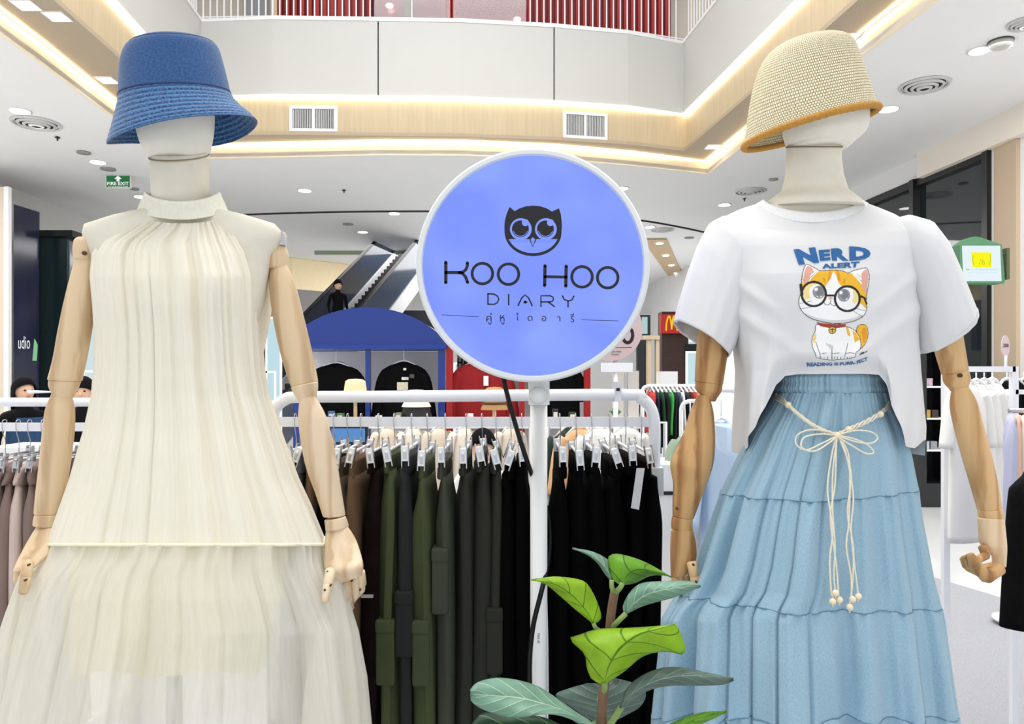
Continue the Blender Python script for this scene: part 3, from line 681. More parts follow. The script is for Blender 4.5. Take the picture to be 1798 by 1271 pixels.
def torso(rows, Y0, bust=None, seg=48, mb=None, p=2.4):
    """rows: (xl, xr, y, depth_m) smooth body"""
    m = mb or MB(); ys = [r[2] for r in rows]
    def fn(u, v):
        y = lerp(ys[0], ys[-1], v)
        xl = np.interp(y, ys, [r[0] for r in rows]); xr = np.interp(y, ys, [r[1] for r in rows]); d = np.interp(y, ys, [r[3] for r in rows])
        a = P(xl, y, Y0); b = P(xr, y, Y0); an = 2 * PI * u; c_ = math.cos(an); s_ = math.sin(an)
        cx_ = math.copysign(abs(c_) ** (2 / p), c_); sy_ = math.copysign(abs(s_) ** (2 / p), s_)
        r = (b.x - a.x) / 2
        return face_cam(Vector(((a.x + b.x) / 2 + r * cx_, Y0 + d * sy_, a.z)))
    m.surf(fn, seg, 40, True, (True, True)); return m
# torso of the left dummy: sloping shoulders, arm-holes, waist and hips (under the dress)
q = torso([(262, 372, 366, .050), (205, 425, 378, .055), (152, 470, 387, .06), (143, 494, 400, .060), (144, 499, 418, .062), (158, 478, 450, .066), (164, 468, 500, .078), (162, 462, 540, .09), (172, 452, 580, .10), (190, 434, 660, .09), (178, 446, 760, .105), (175, 450, 860, .11), (190, 440, 930, .10)], MY, p=2.2); q.build('torso', CAN, ML)
q = MB(); q.tube([(ML.location.x, MY, .02), (ML.location.x, MY, P(0, 925, MY).z)], .017, 16); q.build('stand_pole', STEEL, ML)
q = MB(); q.tube([(ML.location.x, MY, 0), (ML.location.x, MY, .015), (ML.location.x, MY, .03)], [.19, .19, .03], 32); q.build('stand_base', STEEL, ML)
# left-hand arm in the picture
A = ML
limb([(130, 428, 160, 428), (129, 440, 161, 440), (131, 452, 161, 455)], MY - .005, rounding=(.9, .2)).build('shoulder_joint', WL, A)
peg(147, 444, MY - .030, A)
limb([(133, 457, 165, 460), (122, 500, 166, 500), (113, 540, 164, 540), (104, 585, 158, 585), (96, 630, 150, 630), (87, 664, 142, 667)], MY, rounding=(.5, .12)).build('upper_arm', WL, A)
limb([(88, 669, 139, 672), (88, 678, 136, 680), (92, 688, 130, 692)], MY, rounding=(.1, .5)).build('elbow_joint', WL, A)
peg(93, 671, MY - .022, A)
limb([(92, 692, 124, 694), (82, 720, 129, 720), (77, 760, 128, 760), (72, 810, 122, 810), (66, 860, 114, 860), (62, 899, 104, 901)], MY, rounding=(.35, .1)).build('forearm', WL, A)
limb([(63, 903, 104, 905), (61, 910, 102, 914), (60, 919, 101, 923)], MY - .002, rounding=(.1, .1)).build('wrist_joint', WL, A)
hd = limb([(64, 925, 99, 927), (49, 950, 96, 950), (33, 980, 84, 975), (24, 1001, 62, 996)], MY, dy=[-.01, -.03, -.06, -.085], flat=.5, rounding=(.12, .2)).build('hand', WL, A)
fingers(hd, [[(50, 988, -.10, 8.5), (46, 1015, -.125, 8.5), (41, 1040, -.135, 7.5)], [(32, 1000, -.02, 7), (30, 1018, .0, 6.5), (40, 1030, .02, 6)], [(42, 995, -.01, 7), (38, 1020, .01, 7), (48, 1035, .02, 6)], [(55, 990, .0, 7), (50, 1018, .01, 7), (56, 1034, .02, 6)], [(64, 985, .005, 6.5), (60, 1010, .015, 6), (64, 1024, .02, 5.5)]], WL)
peg(49, 992, MY - .116, A, .0022); peg(43, 1019, MY - .142, A, .0022)
# right-hand arm
limb([(468, 434, 500, 430), (464, 450, 506, 445), (463, 468, 504, 468)], MY + .01, rounding=(.9, .25)).build('shoulder_joint', WL, A)
q = MB(); q.prism([P(480, 428, MY - .012), P(482, 414, MY - .012), P(489, 406, MY - .012), (P(497, 406, MY - .012)), P(500, 416, MY - .012), P(499, 430, MY - .012)], None, (0, .02, 0)); q.build('shoulder_bracket', STEEL, A)
limb([(475, 470, 505, 468), (473, 500, 518, 498), (478, 545, 529, 540), (486, 590, 540, 585), (497, 635, 550, 628), (511, 678, 558, 668)], MY + .01, rounding=(.5, .12)).build('upper_arm', WL, A)
limb([(512, 682, 558, 672), (516, 691, 558, 682), (523, 701, 556, 693)], MY + .005, rounding=(.1, .45)).build('elbow_joint', WP, A)
limb([(526, 705, 554, 697), (524, 735, 571, 728), (529, 775, 583, 770), (538, 820, 592, 815), (554, 865, 599, 860), (567, 905, 606, 903)], MY, rounding=(.35, .1)).build('forearm', WP, A)
limb([(570, 914, 607, 908), (571, 922, 610, 916), (572, 930, 612, 923)], MY - .004, rounding=(.1, .1)).build('wrist_joint', WP, A)
hd = limb([(572, 933, 612, 926), (570, 955, 624, 945), (569, 980, 633, 970), (572, 1002, 638, 992), (597, 1022, 636, 1008)], MY, dy=[-.01, -.02, -.04, -.06, -.06], flat=.42, rounding=(.12, .15)).build('hand', WP, A)
fingers(hd, [[(580, 1002, -.09, 9), (576, 1028, -.115, 8.5), (571, 1054, -.13, 6)], [(609, 1020, -.045, 8), (610, 1048, -.04, 8), (617, 1068, -.02, 5)], [(620, 1014, -.035, 8), (624, 1042, -.03, 8), (615, 1060, -.0, 6)], [(631, 1006, -.025, 8), (634, 1034, -.02, 7.5), (622, 1050, .005, 6)], [(634, 1003, -.005, 7), (637, 1024, .0, 6.5), (628, 1040, .015, 5.5)]], WP)
for x, y, d_ in ((575, 1004, .104), (580, 1028, .128), (570, 1036, .130), (609, 1054, .053), (632, 1036, .034), (617, 1020, .058)): peg(x, y, MY - d_, A, .0022)
# ---- right mannequin
MR = thing('mannequin', (P(1462, 0, MY).x, MY, 0), 'mannequin with oak wooden arms wearing the white T-shirt, blue skirt and straw hat', 'mannequin')
h = headshape(1438, 172, 72, 88, .10, MY, .9, .0); h.build('head', CAN2, MR)
q = limb([(1376, 200, 1520, 180), (1377, 226, 1521, 208), (1381, 244, 1517, 232), (1386, 257, 1496, 251)], MY, rounding=(.2, .25), seg=32); q.build('jaw', CAN2, MR)
q = tubepx([(1384, 1474, 255, .28), (1382, 1475, 280, .2), (1380, 1478, 310, 0), (1374, 1486, 335, .1), (1350, 1505, 352, .1), (1345, 1512, 364, .1)], MY, 36, .9); q.build('neck', CAN, MR)
q = tubepx([(1382, 1475, 257.5, .28), (1381.5, 1476, 258.5, .28), (1382, 1475, 259.5, .28)], MY, 32, .95); q.build('neck_seam', mat('seam_dark', rgb(120, 108, 84), .8), MR)
q = torso([(1350, 1505, 362, .055), (1300, 1565, 392, .06), (1280, 1590, 416, .07), (1290, 1585, 450, .09), (1310, 1572, 520, .1), (1385, 1545, 640, .08), (1382, 1548, 700, .085), (1350, 1570, 800, .10), (1350, 1570, 900, .09)], MY, p=2.2); q.build('torso', CAN, MR)
q = MB(); q.tube([(MR.location.x, MY, .02), (MR.location.x, MY, P(0, 900, MY).z)], .017, 16); q.build('stand_pole', STEEL, MR)
q = MB(); q.tube([(MR.location.x, MY, 0), (MR.location.x, MY, .015), (MR.location.x, MY, .03)], [.19, .19, .03], 32); q.build('stand_base', STEEL, MR)
A = MR
limb([(1245, 430, 1290, 440), (1238, 480, 1292, 490), (1232, 530, 1288, 540), (1226, 580, 1283, 590), (1222, 630, 1275, 635), (1220, 668, 1269, 674)], MY, rounding=(.6, .1)).build('upper_arm', WD, A)
limb([(1221, 672, 1268, 677), (1222, 684, 1266, 688), (1230, 693, 1258, 700)], MY, rounding=(.1, .5)).build('elbow_joint', WD, A)
limb([(1224, 696, 1245, 696), (1212, 722, 1252, 722), (1202, 755, 1255, 760), (1186, 790, 1254, 795), (1177, 815, 1250, 820), (1182, 850, 1240, 850), (1181, 880, 1228, 882), (1181, 904, 1218, 909)], MY - .005, rounding=(.3, .1)).build('forearm', WD, A)
limb([(1180, 908, 1216, 912), (1179, 918, 1216, 921), (1179, 927, 1216, 930)], MY - .007, rounding=(.1, .1)).build('wrist_joint', WD, A)
hd = limb([(1178, 932, 1217, 932), (1177, 955, 1222, 955), (1177, 985, 1222, 983), (1178, 1012, 1206, 1008)], MY - .02, flat=.42, rounding=(.12, .25)).build('hand', WD, A)
fingers(hd, [[(1215, 988, -.045, 9), (1219, 1012, -.05, 8), (1228, 1040, -.05, 7)], [(1185, 1012, -.01, 7), (1186, 1032, .0, 6.5), (1196, 1042, .015, 6)], [(1193, 1012, -.005, 7), (1197, 1034, .005, 6.5), (1207, 1044, .02, 6)], [(1202, 1010, 0, 7), (1206, 1030, .01, 6.5), (1216, 1040, .02, 6)], [(1207, 1000, .01, 6.5), (1213, 1020, .02, 6), (1220, 1032, .025, 5)]], wood('wood_oak_pale', rgb(206, 164, 116), rgb(226, 190, 146)))
peg(1218, 992, MY - .077, A, .0025); peg(1223, 1022, MY - .075, A, .0025); peg(1189, 893, MY - .04, A, .003)
limb([(1600, 430, 1648, 415), (1612, 480, 1660, 465), (1626, 530, 1675, 520), (1634, 580, 1684, 565), (1644, 620, 1692, 612), (1655, 657, 1698, 647)], MY + .01, rounding=(.6, .1)).build('upper_arm', WM, A)
limb([(1657, 661, 1699, 651), (1659, 672, 1702, 664), (1668, 683, 1699, 676)], MY + .005, rounding=(.15, .5)).build('elbow_joint', WM, A)
peg(1687, 659, MY - .03, A)
limb([(1672, 686, 1700, 680), (1670, 715, 1713, 705), (1678, 755, 1724, 745), (1690, 800, 1736, 790), (1705, 850, 1748, 840), (1718, 896, 1757, 891)], MY, rounding=(.3, .1)).build('forearm', WM, A)
peg(1743, 884, MY - .022, A, .003)
limb([(1719, 898, 1758, 893), (1719, 903, 1760, 900), (1720, 908, 1761, 906)], MY - .003, rounding=(.1, .1)).build('wrist_joint', WM, A)
hd = limb([(1717, 911, 1762, 909), (1719, 935, 1765, 935), (1722, 955, 1767, 960), (1741, 975, 1767, 978), (1741, 992, 1766, 994)], MY - .01, flat=.6, rounding=(.1, .2)).build('hand', wood('wood_honey_pale', rgb(214, 180, 140), rgb(236, 208, 172)), A)
fingers(hd, [[(1755, 998, -.03, 11), (1732, 1013, -.045, 11), (1712, 990, -.055, 10), (1704, 974, -.055, 6)], [(1755, 997, -.01, 11), (1728, 1010, -.02, 10), (1708, 990, -.03, 9), (1700, 976, -.03, 6)], [(1755, 995, .01, 10), (1722, 1004, .005, 9.5), (1700, 995, .0, 8), (1694, 978, .0, 6)], [(1754, 992, .03, 9), (1722, 1000, .025, 8), (1697, 994, .02, 7), (1690, 980, .02, 5)], [(1726, 960, -.02, 8), (1731, 975, -.03, 7), (1712, 985, -.05, 6)]], WD)
# ================================================================ HATS
def hat_surface(rows, Y0, fold=None, nu=160, sub=6):
    """rows: (cx, cy, rx_px, depth_m, slope_x, slope_y) rings from the crown top down"""
    rs = np.array(rows, float); n = len(rs)
    def val(k):
        i = min(int(k), n - 2); t = k - i; p0 = rs[max(i - 1, 0)]; p1 = rs[i]; p2 = rs[i + 1]; p3 = rs[min(i + 2, n - 1)]
        return .5 * ((2 * p1) + (p2 - p0) * t + (2 * p0 - 5 * p1 + 4 * p2 - p3) * t * t + (3 * p1 - p0 - 3 * p2 + p3) * t ** 3)
    def fn(u, v):
        r = val(v * (n - 1)); c = P(r[0], r[1], Y0); a = 2 * PI * u; x = r[2] / F * Y0 * math.cos(a); y = r[3] * math.sin(a)
        z = c.z + x * r[4] + y * r[5]
        p = Vector((c.x + x, Y0 + y, z))
        if fold: p = fold(p, u, v, c)
        return p
    m = MB(); m.surf(fn, nu, (n - 1) * sub, True, (False, False)); return m
DEN = weave('denim', rgb(58, 104, 158), rgb(20, 52, 104), 560, 220, .8, .9, .001, nstretch=(130, 50), mix=.4, bvar=.14)
hat = thing('bucket_hat', P(312, 160, MY), 'blue denim bucket hat with a stitched brim on the left mannequin', 'hat')
tx, ty = .10, .20
crown = hat_surface([(306, 70, 1, .002, tx, ty), (306, 71, 34, .05, tx, ty), (305, 73, 55, .080, tx, ty), (304, 79, 68, .094, tx, ty), (303, 89, 76, .101, tx, ty), (303, 110, 82, .106, tx, ty), (306, 138, 86, .112, tx, ty), (309, 166, 89, .118, tx, ty)], MY)
cro = crown.build('crown', DEN, hat)
def brimfold(p, u, v, c):
    a = 2 * PI * u
    p.z += .008 * v * math.sin(2 * a + 2.3) + .004 * v * math.sin(3 * a)
    # rows of stitching stand up as small ridges
    p.z += .0009 * math.sin(v * 2 * PI * 9)
    return p
brim = hat_surface([(309, 166, 89, .118, tx, ty), (312, 182, 94, .125, .12, .2), (316, 200, 102, .136, .15, .2), (321, 218, 112, .148, .18, .2), (324, 232, 119, .156, .195, .2)], MY, brimfold, 160, 22)
BR = weave('denim_brim', rgb(80, 128, 178), rgb(16, 48, 98), 170, 30, .8, .9, .0012, nstretch=(300, 30), mix=.3, bvar=.12, rows=9)
bro = brim.build('brim', BR, hat); sm = bro.modifiers.new('s', 'SOLIDIFY'); sm.thickness = .003; sm.offset = 1
band_ = hat_surface([(309, 164.5, 89.3, .1187, tx, ty), (309, 166, 90.2, .1195, tx, ty), (309, 167.5, 90, .119, tx, ty)], MY); band_.build('seam', mat('denim_dark', rgb(18, 44, 88), .8), hat)
ts_ = hat_surface([(304, 77.5, 67.2, .0925, tx, ty), (304, 79, 68.6, .0952, tx, ty), (304, 81, 69.2, .0950, tx, ty)], MY); ts_.build('seam', _mats['denim_dark'], hat)
q = MB(); q.tube([P(228, 96, MY - .055), P(226, 120, MY - .058), P(226, 150, MY - .062), P(226, 160, MY - .062)], .0014, 6); q.build('side_seam', _mats['denim_dark'], hat)
CRO = bpy.data.materials.new('crochet_straw'); CRO.use_nodes = True; nt = CRO.node_tree; N = nt.nodes; L = nt.links
b_ = N['Principled BSDF']; b_.inputs['Roughness'].default_value = .8
tc = N.new('ShaderNodeTexCoord'); mp = N.new('ShaderNodeMapping'); L.new(tc.outputs['UV'], mp.inputs[0]); mp.inputs['Scale'].default_value = (150, 52, 1)
br = N.new('ShaderNodeTexBrick'); br.offset = .5; br.inputs['Scale'].default_value = 1; br.inputs['Brick Width'].default_value = 1.0; br.inputs['Row Height'].default_value = 1.0; br.inputs['Mortar Size'].default_value = .17; br.inputs['Mortar Smooth'].default_value = 1.0
br.inputs['Color1'].default_value = rgb(250, 243, 214); br.inputs['Color2'].default_value = rgb(240, 230, 194); br.inputs['Mortar'].default_value = rgb(182, 158, 104)
L.new(mp.outputs[0], br.inputs['Vector']); L.new(br.outputs['Color'], b_.inputs['Base Color'])
iv = N.new('ShaderNodeMath'); iv.operation = 'SUBTRACT'; iv.inputs[0].default_value = 1; L.new(br.outputs['Fac'], iv.inputs[1])
bp = N.new('ShaderNodeBump'); bp.inputs['Strength'].default_value = .9; bp.inputs['Distance'].default_value = .003; L.new(iv.outputs[0], bp.inputs['Height']); L.new(bp.outputs[0], b_.inputs['Normal'])
hat2 = thing('bucket_hat', P(1422, 170, MY), 'cream crocheted straw bucket hat with brown edging on the right mannequin', 'hat')
sx = .24; sy = .20
cr2 = hat_surface([(1426, 66, 1, .002, .08, .16), (1426, 67, 24, .035, .08, .16), (1425, 69, 42, .062, .09, .16), (1423, 75, 58, .082, .11, .17), (1420, 87, 71, .097, .14, .18), (1417, 106, 81, .106, .18, .19), (1416, 132, 89, .114, .21, .2), (1417, 163, 97, .122, .23, .17), (1419, 197, 104, .130, .245, .12), (1421, 221, 109, .136, .25, .08)], MY, nu=180, sub=8)
co = cr2.build('crown', CRO, hat2); sm = co.modifiers.new('s', 'SOLIDIFY'); sm.thickness = .004; sm.offset = 1
edge = MB()
ce = []
for i in range(120):
    a = 2 * PI * i / 120; c_ = P(1421, 224, MY); x = 110 / F * MY * math.cos(a); y = .136 * math.sin(a); ce.append((c_.x + x, MY + y, c_.z + x * .25 + y * .08 - .002))
edge.tube(ce, [.0068 + .0010 * (i % 2) for i in range(120)], 8, closed=True); edge.build('edging', mat('edging_brown', rgb(196, 142, 62), .85, var=.2, scale=300, bump=.8, bscale=600), hat2)
# ================================================================ GARMENTS
def interp(rows, y, k):
    return float(np.interp(y, [r[0] for r in rows], [r[k] for r in rows]))
# ---------------- cream dress
drows = [  # y, xl, xr, depth front, depth back
 (378, 244, 396, .078, .07), (392, 222, 406, .088, .075), (410, 200, 416, .098, .085), (430, 176, 426, .108, .09), (450, 163, 438, .120, .095), (490, 159, 450, .132, .10), (540, 163, 452, .136, .105), (600, 166, 456, .130, .11),
 (650, 165, 460, .128, .115), (700, 161, 468, .13, .12), (760, 148, 488, .14, .13), (800, 136, 502, .15, .14), (850, 122, 520, .16, .15), (900, 104, 543, .17, .16), (962, 82, 568, .18, .17)]
def dress_fn(u, v):
    y = lerp(378, 962, v); xl = interp(drows, y, 1); xr = interp(drows, y, 2); df = interp(drows, y, 3); db = interp(drows, y, 4)
    a_ = P(xl, y, MY); b_ = P(xr, y, MY); an = 2 * PI * u; c_ = math.cos(an); s_ = math.sin(an); p = 2.25
    cx_ = math.copysign(abs(c_) ** (2 / p), c_); sy_ = math.copysign(abs(s_) ** (2 / p), s_); r = (b_.x - a_.x) / 2
    g = .0055 * math.exp(-v * 5) * pnoise(an, 46, 3) + (.0085 * sstep(.0, .10, v)) * pnoise(an, 17, 5) * (1 - .5 * sstep(.15, .4, v)) + .010 * sstep(.15, 1, v) * pnoise(an + .05 * v, 11, 8) + .0022 * pnoise(an, 54, 9) - .006 * sstep(.02, .2, v) * (max(0, .3 - abs(pnoise(an, 12, 7))) / .3) ** 1.5
    # bust
    if s_ < 0:
        for bx in (-.42, .42): g += .012 * math.exp(-((c_ - bx) / .3) ** 2 - ((y - 500) / 46) ** 2)
    yo = 0
    if y < 430: # neckline gathers climb at the centre, side edges of the halter dip
        yo = -.012 * (1 - sstep(378, 430, y)) * abs(c_) ** 2 * 0
    Yp = MY + (df if s_ < 0 else db) * sy_ + g * sy_; ye = y - 6 + (20 * abs(s_) if s_ < 0 else -8 * s_) * (1 - sstep(378, 440, y)); return face_cam(Vector(((a_.x + b_.x) / 2 + (r + g * .35) * cx_, Yp, P(0, ye, min(Yp, MY)).z)))
dress = thing('dress', (P(306, 0, MY).x, MY, P(0, 1340, MY).z), 'long cream sheer gathered dress with high collar on the left mannequin', 'dress')
SH = weave('sheer_cream', rgb(255, 251, 238), rgb(246, 240, 220), 420, 8, .85, .7, .0012, alpha=.96, sub=.12, nstretch=(150, 2.5), mix=.5, bvar=.2)
m = MB(); m.surf(dress_fn, 440, 130, True); bod = m.build('bodice', SH, dress)
# seam of the tier
m = MB(); sp_ = [dress_fn(i / 260, 1.0) for i in range(260)]
m.tube([Vector((p.x, MY + (p.y - MY) * 1.012, p.z)) for p in sp_], .0034, 6, closed=True); m.build('tier_seam', mat('cream_seam', rgb(246, 244, 214), .8, var=.02), dress)
trows = [(962, 84, 564, .18, .17), (985, 74, 567, .186, .175), (1000, 62, 571, .192, .178), (1020, 44, 580, .198, .182), (1060, 22, 600, .212, .19), (1120, 2, 626, .225, .2), (1200, -22, 636, .235, .21), (1271, -42, 644, .245, .22), (1345, -60, 652, .255, .23)]
def tier_fn(u, v):
    y = lerp(962, 1345, v); xl = interp(trows, y, 1); xr = interp(trows, y, 2); df = interp(trows, y, 3); db = interp(trows, y, 4)
    a_ = P(xl, y, MY); b_ = P(xr, y, MY); an = 2 * PI * u; c_ = math.cos(an); s_ = math.sin(an); p = 2.1
    cx_ = math.copysign(abs(c_) ** (2 / p), c_); sy_ = math.copysign(abs(s_) ** (2 / p), s_); r = (b_.x - a_.x) / 2
    g = .0065 * math.exp(-v * 5) * pnoise(an, 52, 13) + (.004 + .022 * sstep(0, .9, v)) * pnoise(an + .03 * math.sin(3 * v), 13, 15) + .004 * pnoise(an, 36, 17) - .012 * sstep(0, .3, v) * (max(0, .35 - abs(pnoise(an, 14, 6))) / .35) ** 1.5
    # pull towards the two hands
    pull = .0
    for hx, k in ((-1, 1), (1, 1)):
        d = abs(c_ - hx); pull += math.exp(-(d / .25) ** 2) * math.exp(-((y - 1015) / 40) ** 2)
    g *= (1 - .4 * min(1, pull))
    return face_cam(Vector(((a_.x + b_.x) / 2 + (r + g * .4) * cx_, MY + (df if s_ < 0 else db) * sy_ + g * sy_ - .012 * pull, P(0, y - 6, min(MY, MY + df * sy_)).z)))
m = MB(); m.surf(tier_fn, 440, 90, True); m.build('skirt_tier', weave('sheer_cream_skirt', rgb(255, 252, 242), rgb(244, 240, 226), 420, 8, .85, .7, .0012, alpha=.66, sub=.15, nstretch=(150, 2.5), mix=.5, bvar=.2), dress)
# lining slip inside
lrows = [(430, 178, 424, .09, .07), (540, 176, 440, .112, .09), (650, 176, 446, .108, .1), (800, 150, 488, .125, .11), (962, 120, 500, .14, .13), (1100, 118, 470, .15, .14), (1182, 122, 452, .155, .15)]
def lin_fn(u, v):
    y = lerp(430, 1182, v); an = 2 * PI * u; c_ = math.cos(an); s_ = math.sin(an)
    xl = interp(lrows, y, 1); xr = interp(lrows, y, 2); a_ = P(xl, y, MY); b_ = P(xr, y, MY); r = (b_.x - a_.x) / 2
    g = .012 * v * pnoise(an, 9, 21)
    return face_cam(Vector(((a_.x + b_.x) / 2 + (r + g) * c_, MY + (interp(lrows, y, 3) if s_ < 0 else interp(lrows, y, 4)) * s_ + g * s_, P(0, y, MY + min(0, .15 * s_)).z + .006 * v * math.sin(5 * an))))
m = MB(); m.surf(lin_fn, 160, 60, True); m.build('lining', mat('lining_cream', rgb(254, 246, 200), .8, var=.02, sub=.15), dress)
# collar: stand-up band with a soft fold, front lower than the back
def collar(u, v):
    an = 2 * PI * u; c_ = math.cos(an); s_ = math.sin(an)
    cx_ = lerp(319, 319, v); r = (lerp(60, 76, v ** .8) + 2.5 * math.exp(-(v / .12) ** 2)) / F * MY; rd = lerp(.066, .080, v) + .003 * math.exp(-(v / .12) ** 2); g = .0012 * pnoise(an, 7, 31)
    Yp = MY + (rd + g) * s_; y = lerp(338, 370, v) + (16 * abs(s_) ** 1.4 if s_ < 0 else -10 * s_)
    return face_cam(Vector((P(cx_, 0, MY).x + (r + g) * c_, Yp, P(0, y, min(Yp, MY)).z)))
m = MB(); m.surf(collar, 120, 20, True); cl = m.build('collar', weave('collar_cream', rgb(244, 242, 228), rgb(228, 226, 206), 220, 12, .85, .5, .001, nstretch=(90, 3), mix=.5, bvar=.2), dress); sm = cl.modifiers.new('s', 'SOLIDIFY'); sm.thickness = .003; sm.offset = -1
# the side gusset at the arm hole
m = MB()
def gus(u, v):
    y = lerp(455, 640, v); xr = lerp(470, 448, v) + 10 * math.sin(PI * v); a_ = P(400, y, MY + .02); b_ = P(xr, y, MY + .02); an = 2 * PI * u
    return Vector(((a_.x + b_.x) / 2 + (b_.x - a_.x) / 2 * math.cos(an), MY + .03 + .07 * math.sin(an), a_.z))
m.surf(gus, 40, 16, True); m.build('side_panel', _mats['sheer_cream'], dress)
# the two gathered ends held in the hands
def cone(p0, rows, nf, seed):
    def fn(u, v):
        k = v * (len(rows) - 1); i = min(int(k), len(rows) - 2); t = k - i; an = 2 * PI * u
        c = Vector(rows[i][0]).lerp(Vector(rows[i + 1][0]), t); r = lerp(rows[i][1], rows[i + 1][1], t); d = lerp(rows[i][2], rows[i + 1][2], t)
        g = 1 + .12 * pnoise(an, nf, seed) * v
        return c + Vector((math.cos(an) * r * g, math.sin(an) * d * g, 0))
    return fn
m = MB(); m.surf(cone(None, [(P(591, 1008, MY - .06), .003, .003), (P(592, 1020, MY - .06), .009, .012), (P(592, 1055, MY - .05), .024, .04), (P(592, 1110, MY - .045), .042, .06), (P(590, 1190, MY - .04), .060, .08), (P(590, 1345, MY - .04), .075, .10)], 7, 3), 120, 60, True); m.build('held_gather', _mats['sheer_cream_skirt'], dress, label='end of the skirt pinched up in the right-hand fingers')
m = MB(); m.surf(cone(None, [(P(40, 1002, MY - .06), .003, .003), (P(40, 1020, MY - .055), .009, .014), (P(38, 1070, MY - .045), .022, .04), (P(30, 1140, MY - .04), .036, .06), (P(20, 1345, MY - .04), .060, .09)], 7, 5), 100, 50, True); m.build('held_gather', _mats['sheer_cream_skirt'], dress, label='end of the skirt pinched up in the left-hand fingers')
# ---------------- blue tiered skirt
skirt = thing('skirt', (P(1440, 0, MY).x, MY, P(0, 1350, MY).z), 'light blue tiered cotton skirt with gathered waist on the right mannequin', 'skirt')
SK = weave('chambray', rgb(184, 213, 228), rgb(134, 174, 198), 900, 220, .9, .6, .0008, sub=.12, nstretch=(760, 40), mix=.5, bvar=.24)
def tier(y0f, y1f, rows, amp0, amp1, nf, nfine, seed, skew=0):
    def fn(u, v):
        an = 2 * PI * u; c_ = math.cos(an); s_ = math.sin(an)
        ya = y0f(c_) if callable(y0f) else y0f; yb = y1f(c_) if callable(y1f) else y1f
        y = lerp(ya, yb, v); ym = y
        xl = interp(rows, y, 1); xr = interp(rows, y, 2); d = interp(rows, y, 3); a_ = P(xl, y, MY); b_ = P(xr, y, MY); r = (b_.x - a_.x) / 2; p = 2.15
        cx_ = math.copysign(abs(c_) ** (2 / p), c_); sy_ = math.copysign(abs(s_) ** (2 / p), s_)
        n1 = pnoise(an + skew * v, nf, seed); n1 = math.copysign(abs(n1) ** .8, n1)
        g = (amp0 + (amp1 - amp0) * sstep(0, 1, v)) * n1 + (.008 * max(0, math.sin(PI * v)) ** .6) * pnoise(an, nf + 6, seed + 9 + nfine) - lerp(amp0, amp1, v) * .9 * (max(0, .35 - abs(pnoise(an, 15, 5))) / .35) ** 1.5 + .0038 * math.exp(-v * 5) * pnoise(an, nfine, seed + 1) + .0016 * pnoise(an, nfine, seed + 2)
        if seed == 71: g *= 1
        Yp = MY + d * sy_ + g * sy_; return face_cam(Vector(((a_.x + b_.x) / 2 + (r + g * .5) * cx_, Yp, P(0, y, min(MY, MY + d * sy_)).z)))
    return fn
srows = [(655, 1372, 1556, .095), (690, 1368, 1562, .098), (720, 1352, 1572, .11), (760, 1325, 1592, .125), (800, 1305, 1604, .138), (870, 1268, 1616, .155), (930, 1248, 1626, .168), (1000, 1226, 1640, .180), (1045, 1205, 1650, .186), (1070, 1180, 1655, .19), (1090, 1168, 1660, .195), (1160, 1162, 1670, .21), (1271, 1152, 1686, .225), (1350, 1148, 1696, .235)]
def wl(c): return 688
m = MB()
def wb(u, v):
    an = 2 * PI * u; y = lerp(654, 690, v); xl = interp(srows, y, 1); xr = interp(srows, y, 2); a_ = P(xl, y, MY); b_ = P(xr, y, MY); r = (b_.x - a_.x) / 2
    g = .0028 * pnoise(an, 60, 41) * math.sin(PI * v) ** .3 + .003 * math.sin(2 * PI * v) ** 2
    return face_cam(Vector(((a_.x + b_.x) / 2 + (r + g) * math.cos(an), MY + (.096 + g) * math.sin(an), P(0, y, min(MY, MY + .096 * math.sin(an))).z)))
m.surf(wb, 360, 16, True); m.build('waistband', SK, skirt)
def s1(c): return 868 + 12 * (1 - c * c) - (0 if c < 0 else 6 * c)
def s2(c): return 1062 + 14 * (1 - c * c) - (14 if c < 0 else -8) * abs(c) - (0)
def s3(c): return 1262 + 10 * (1 - c * c)
m = MB(); m.surf(tier(690, s1, srows, .004, .012, 11, 50, 73), 420, 60, True); m.build('top_tier', SK, skirt)
m = MB(); m.surf(tier(s1, s2, srows, .012, .018, 11, 46, 73), 420, 60, True); m.build('middle_tier', SK, skirt)
m = MB(); m.surf(tier(s2, s3, srows, .018, .030, 11, 48, 73), 420, 60, True); m.build('lower_tier', SK, skirt)
m = MB(); m.surf(tier(s3, 1350, srows, .03, .034, 11, 48, 73), 420, 20, True); m.build('hem_tier', SK, skirt)
SS = mat('skirt_seam', rgb(98, 138, 164), .9)
for f_, y0_, a0, a1_, nfi in ((s1, 690, .004, .012, 50), (s2, s1, .012, .018, 46), (s3, s2, .018, .030, 48)):
    fn = tier(y0_, f_, srows, a0, a1_, 11, nfi, 73); m = MB()
    pts = [fn(i / 300, 1.0) for i in range(300)]; m.tube([Vector((p.x, MY + (p.y - MY) * 1.004, p.z)) for p in pts], .0011, 5, closed=True); m.build('tier_seam', SS, skirt)
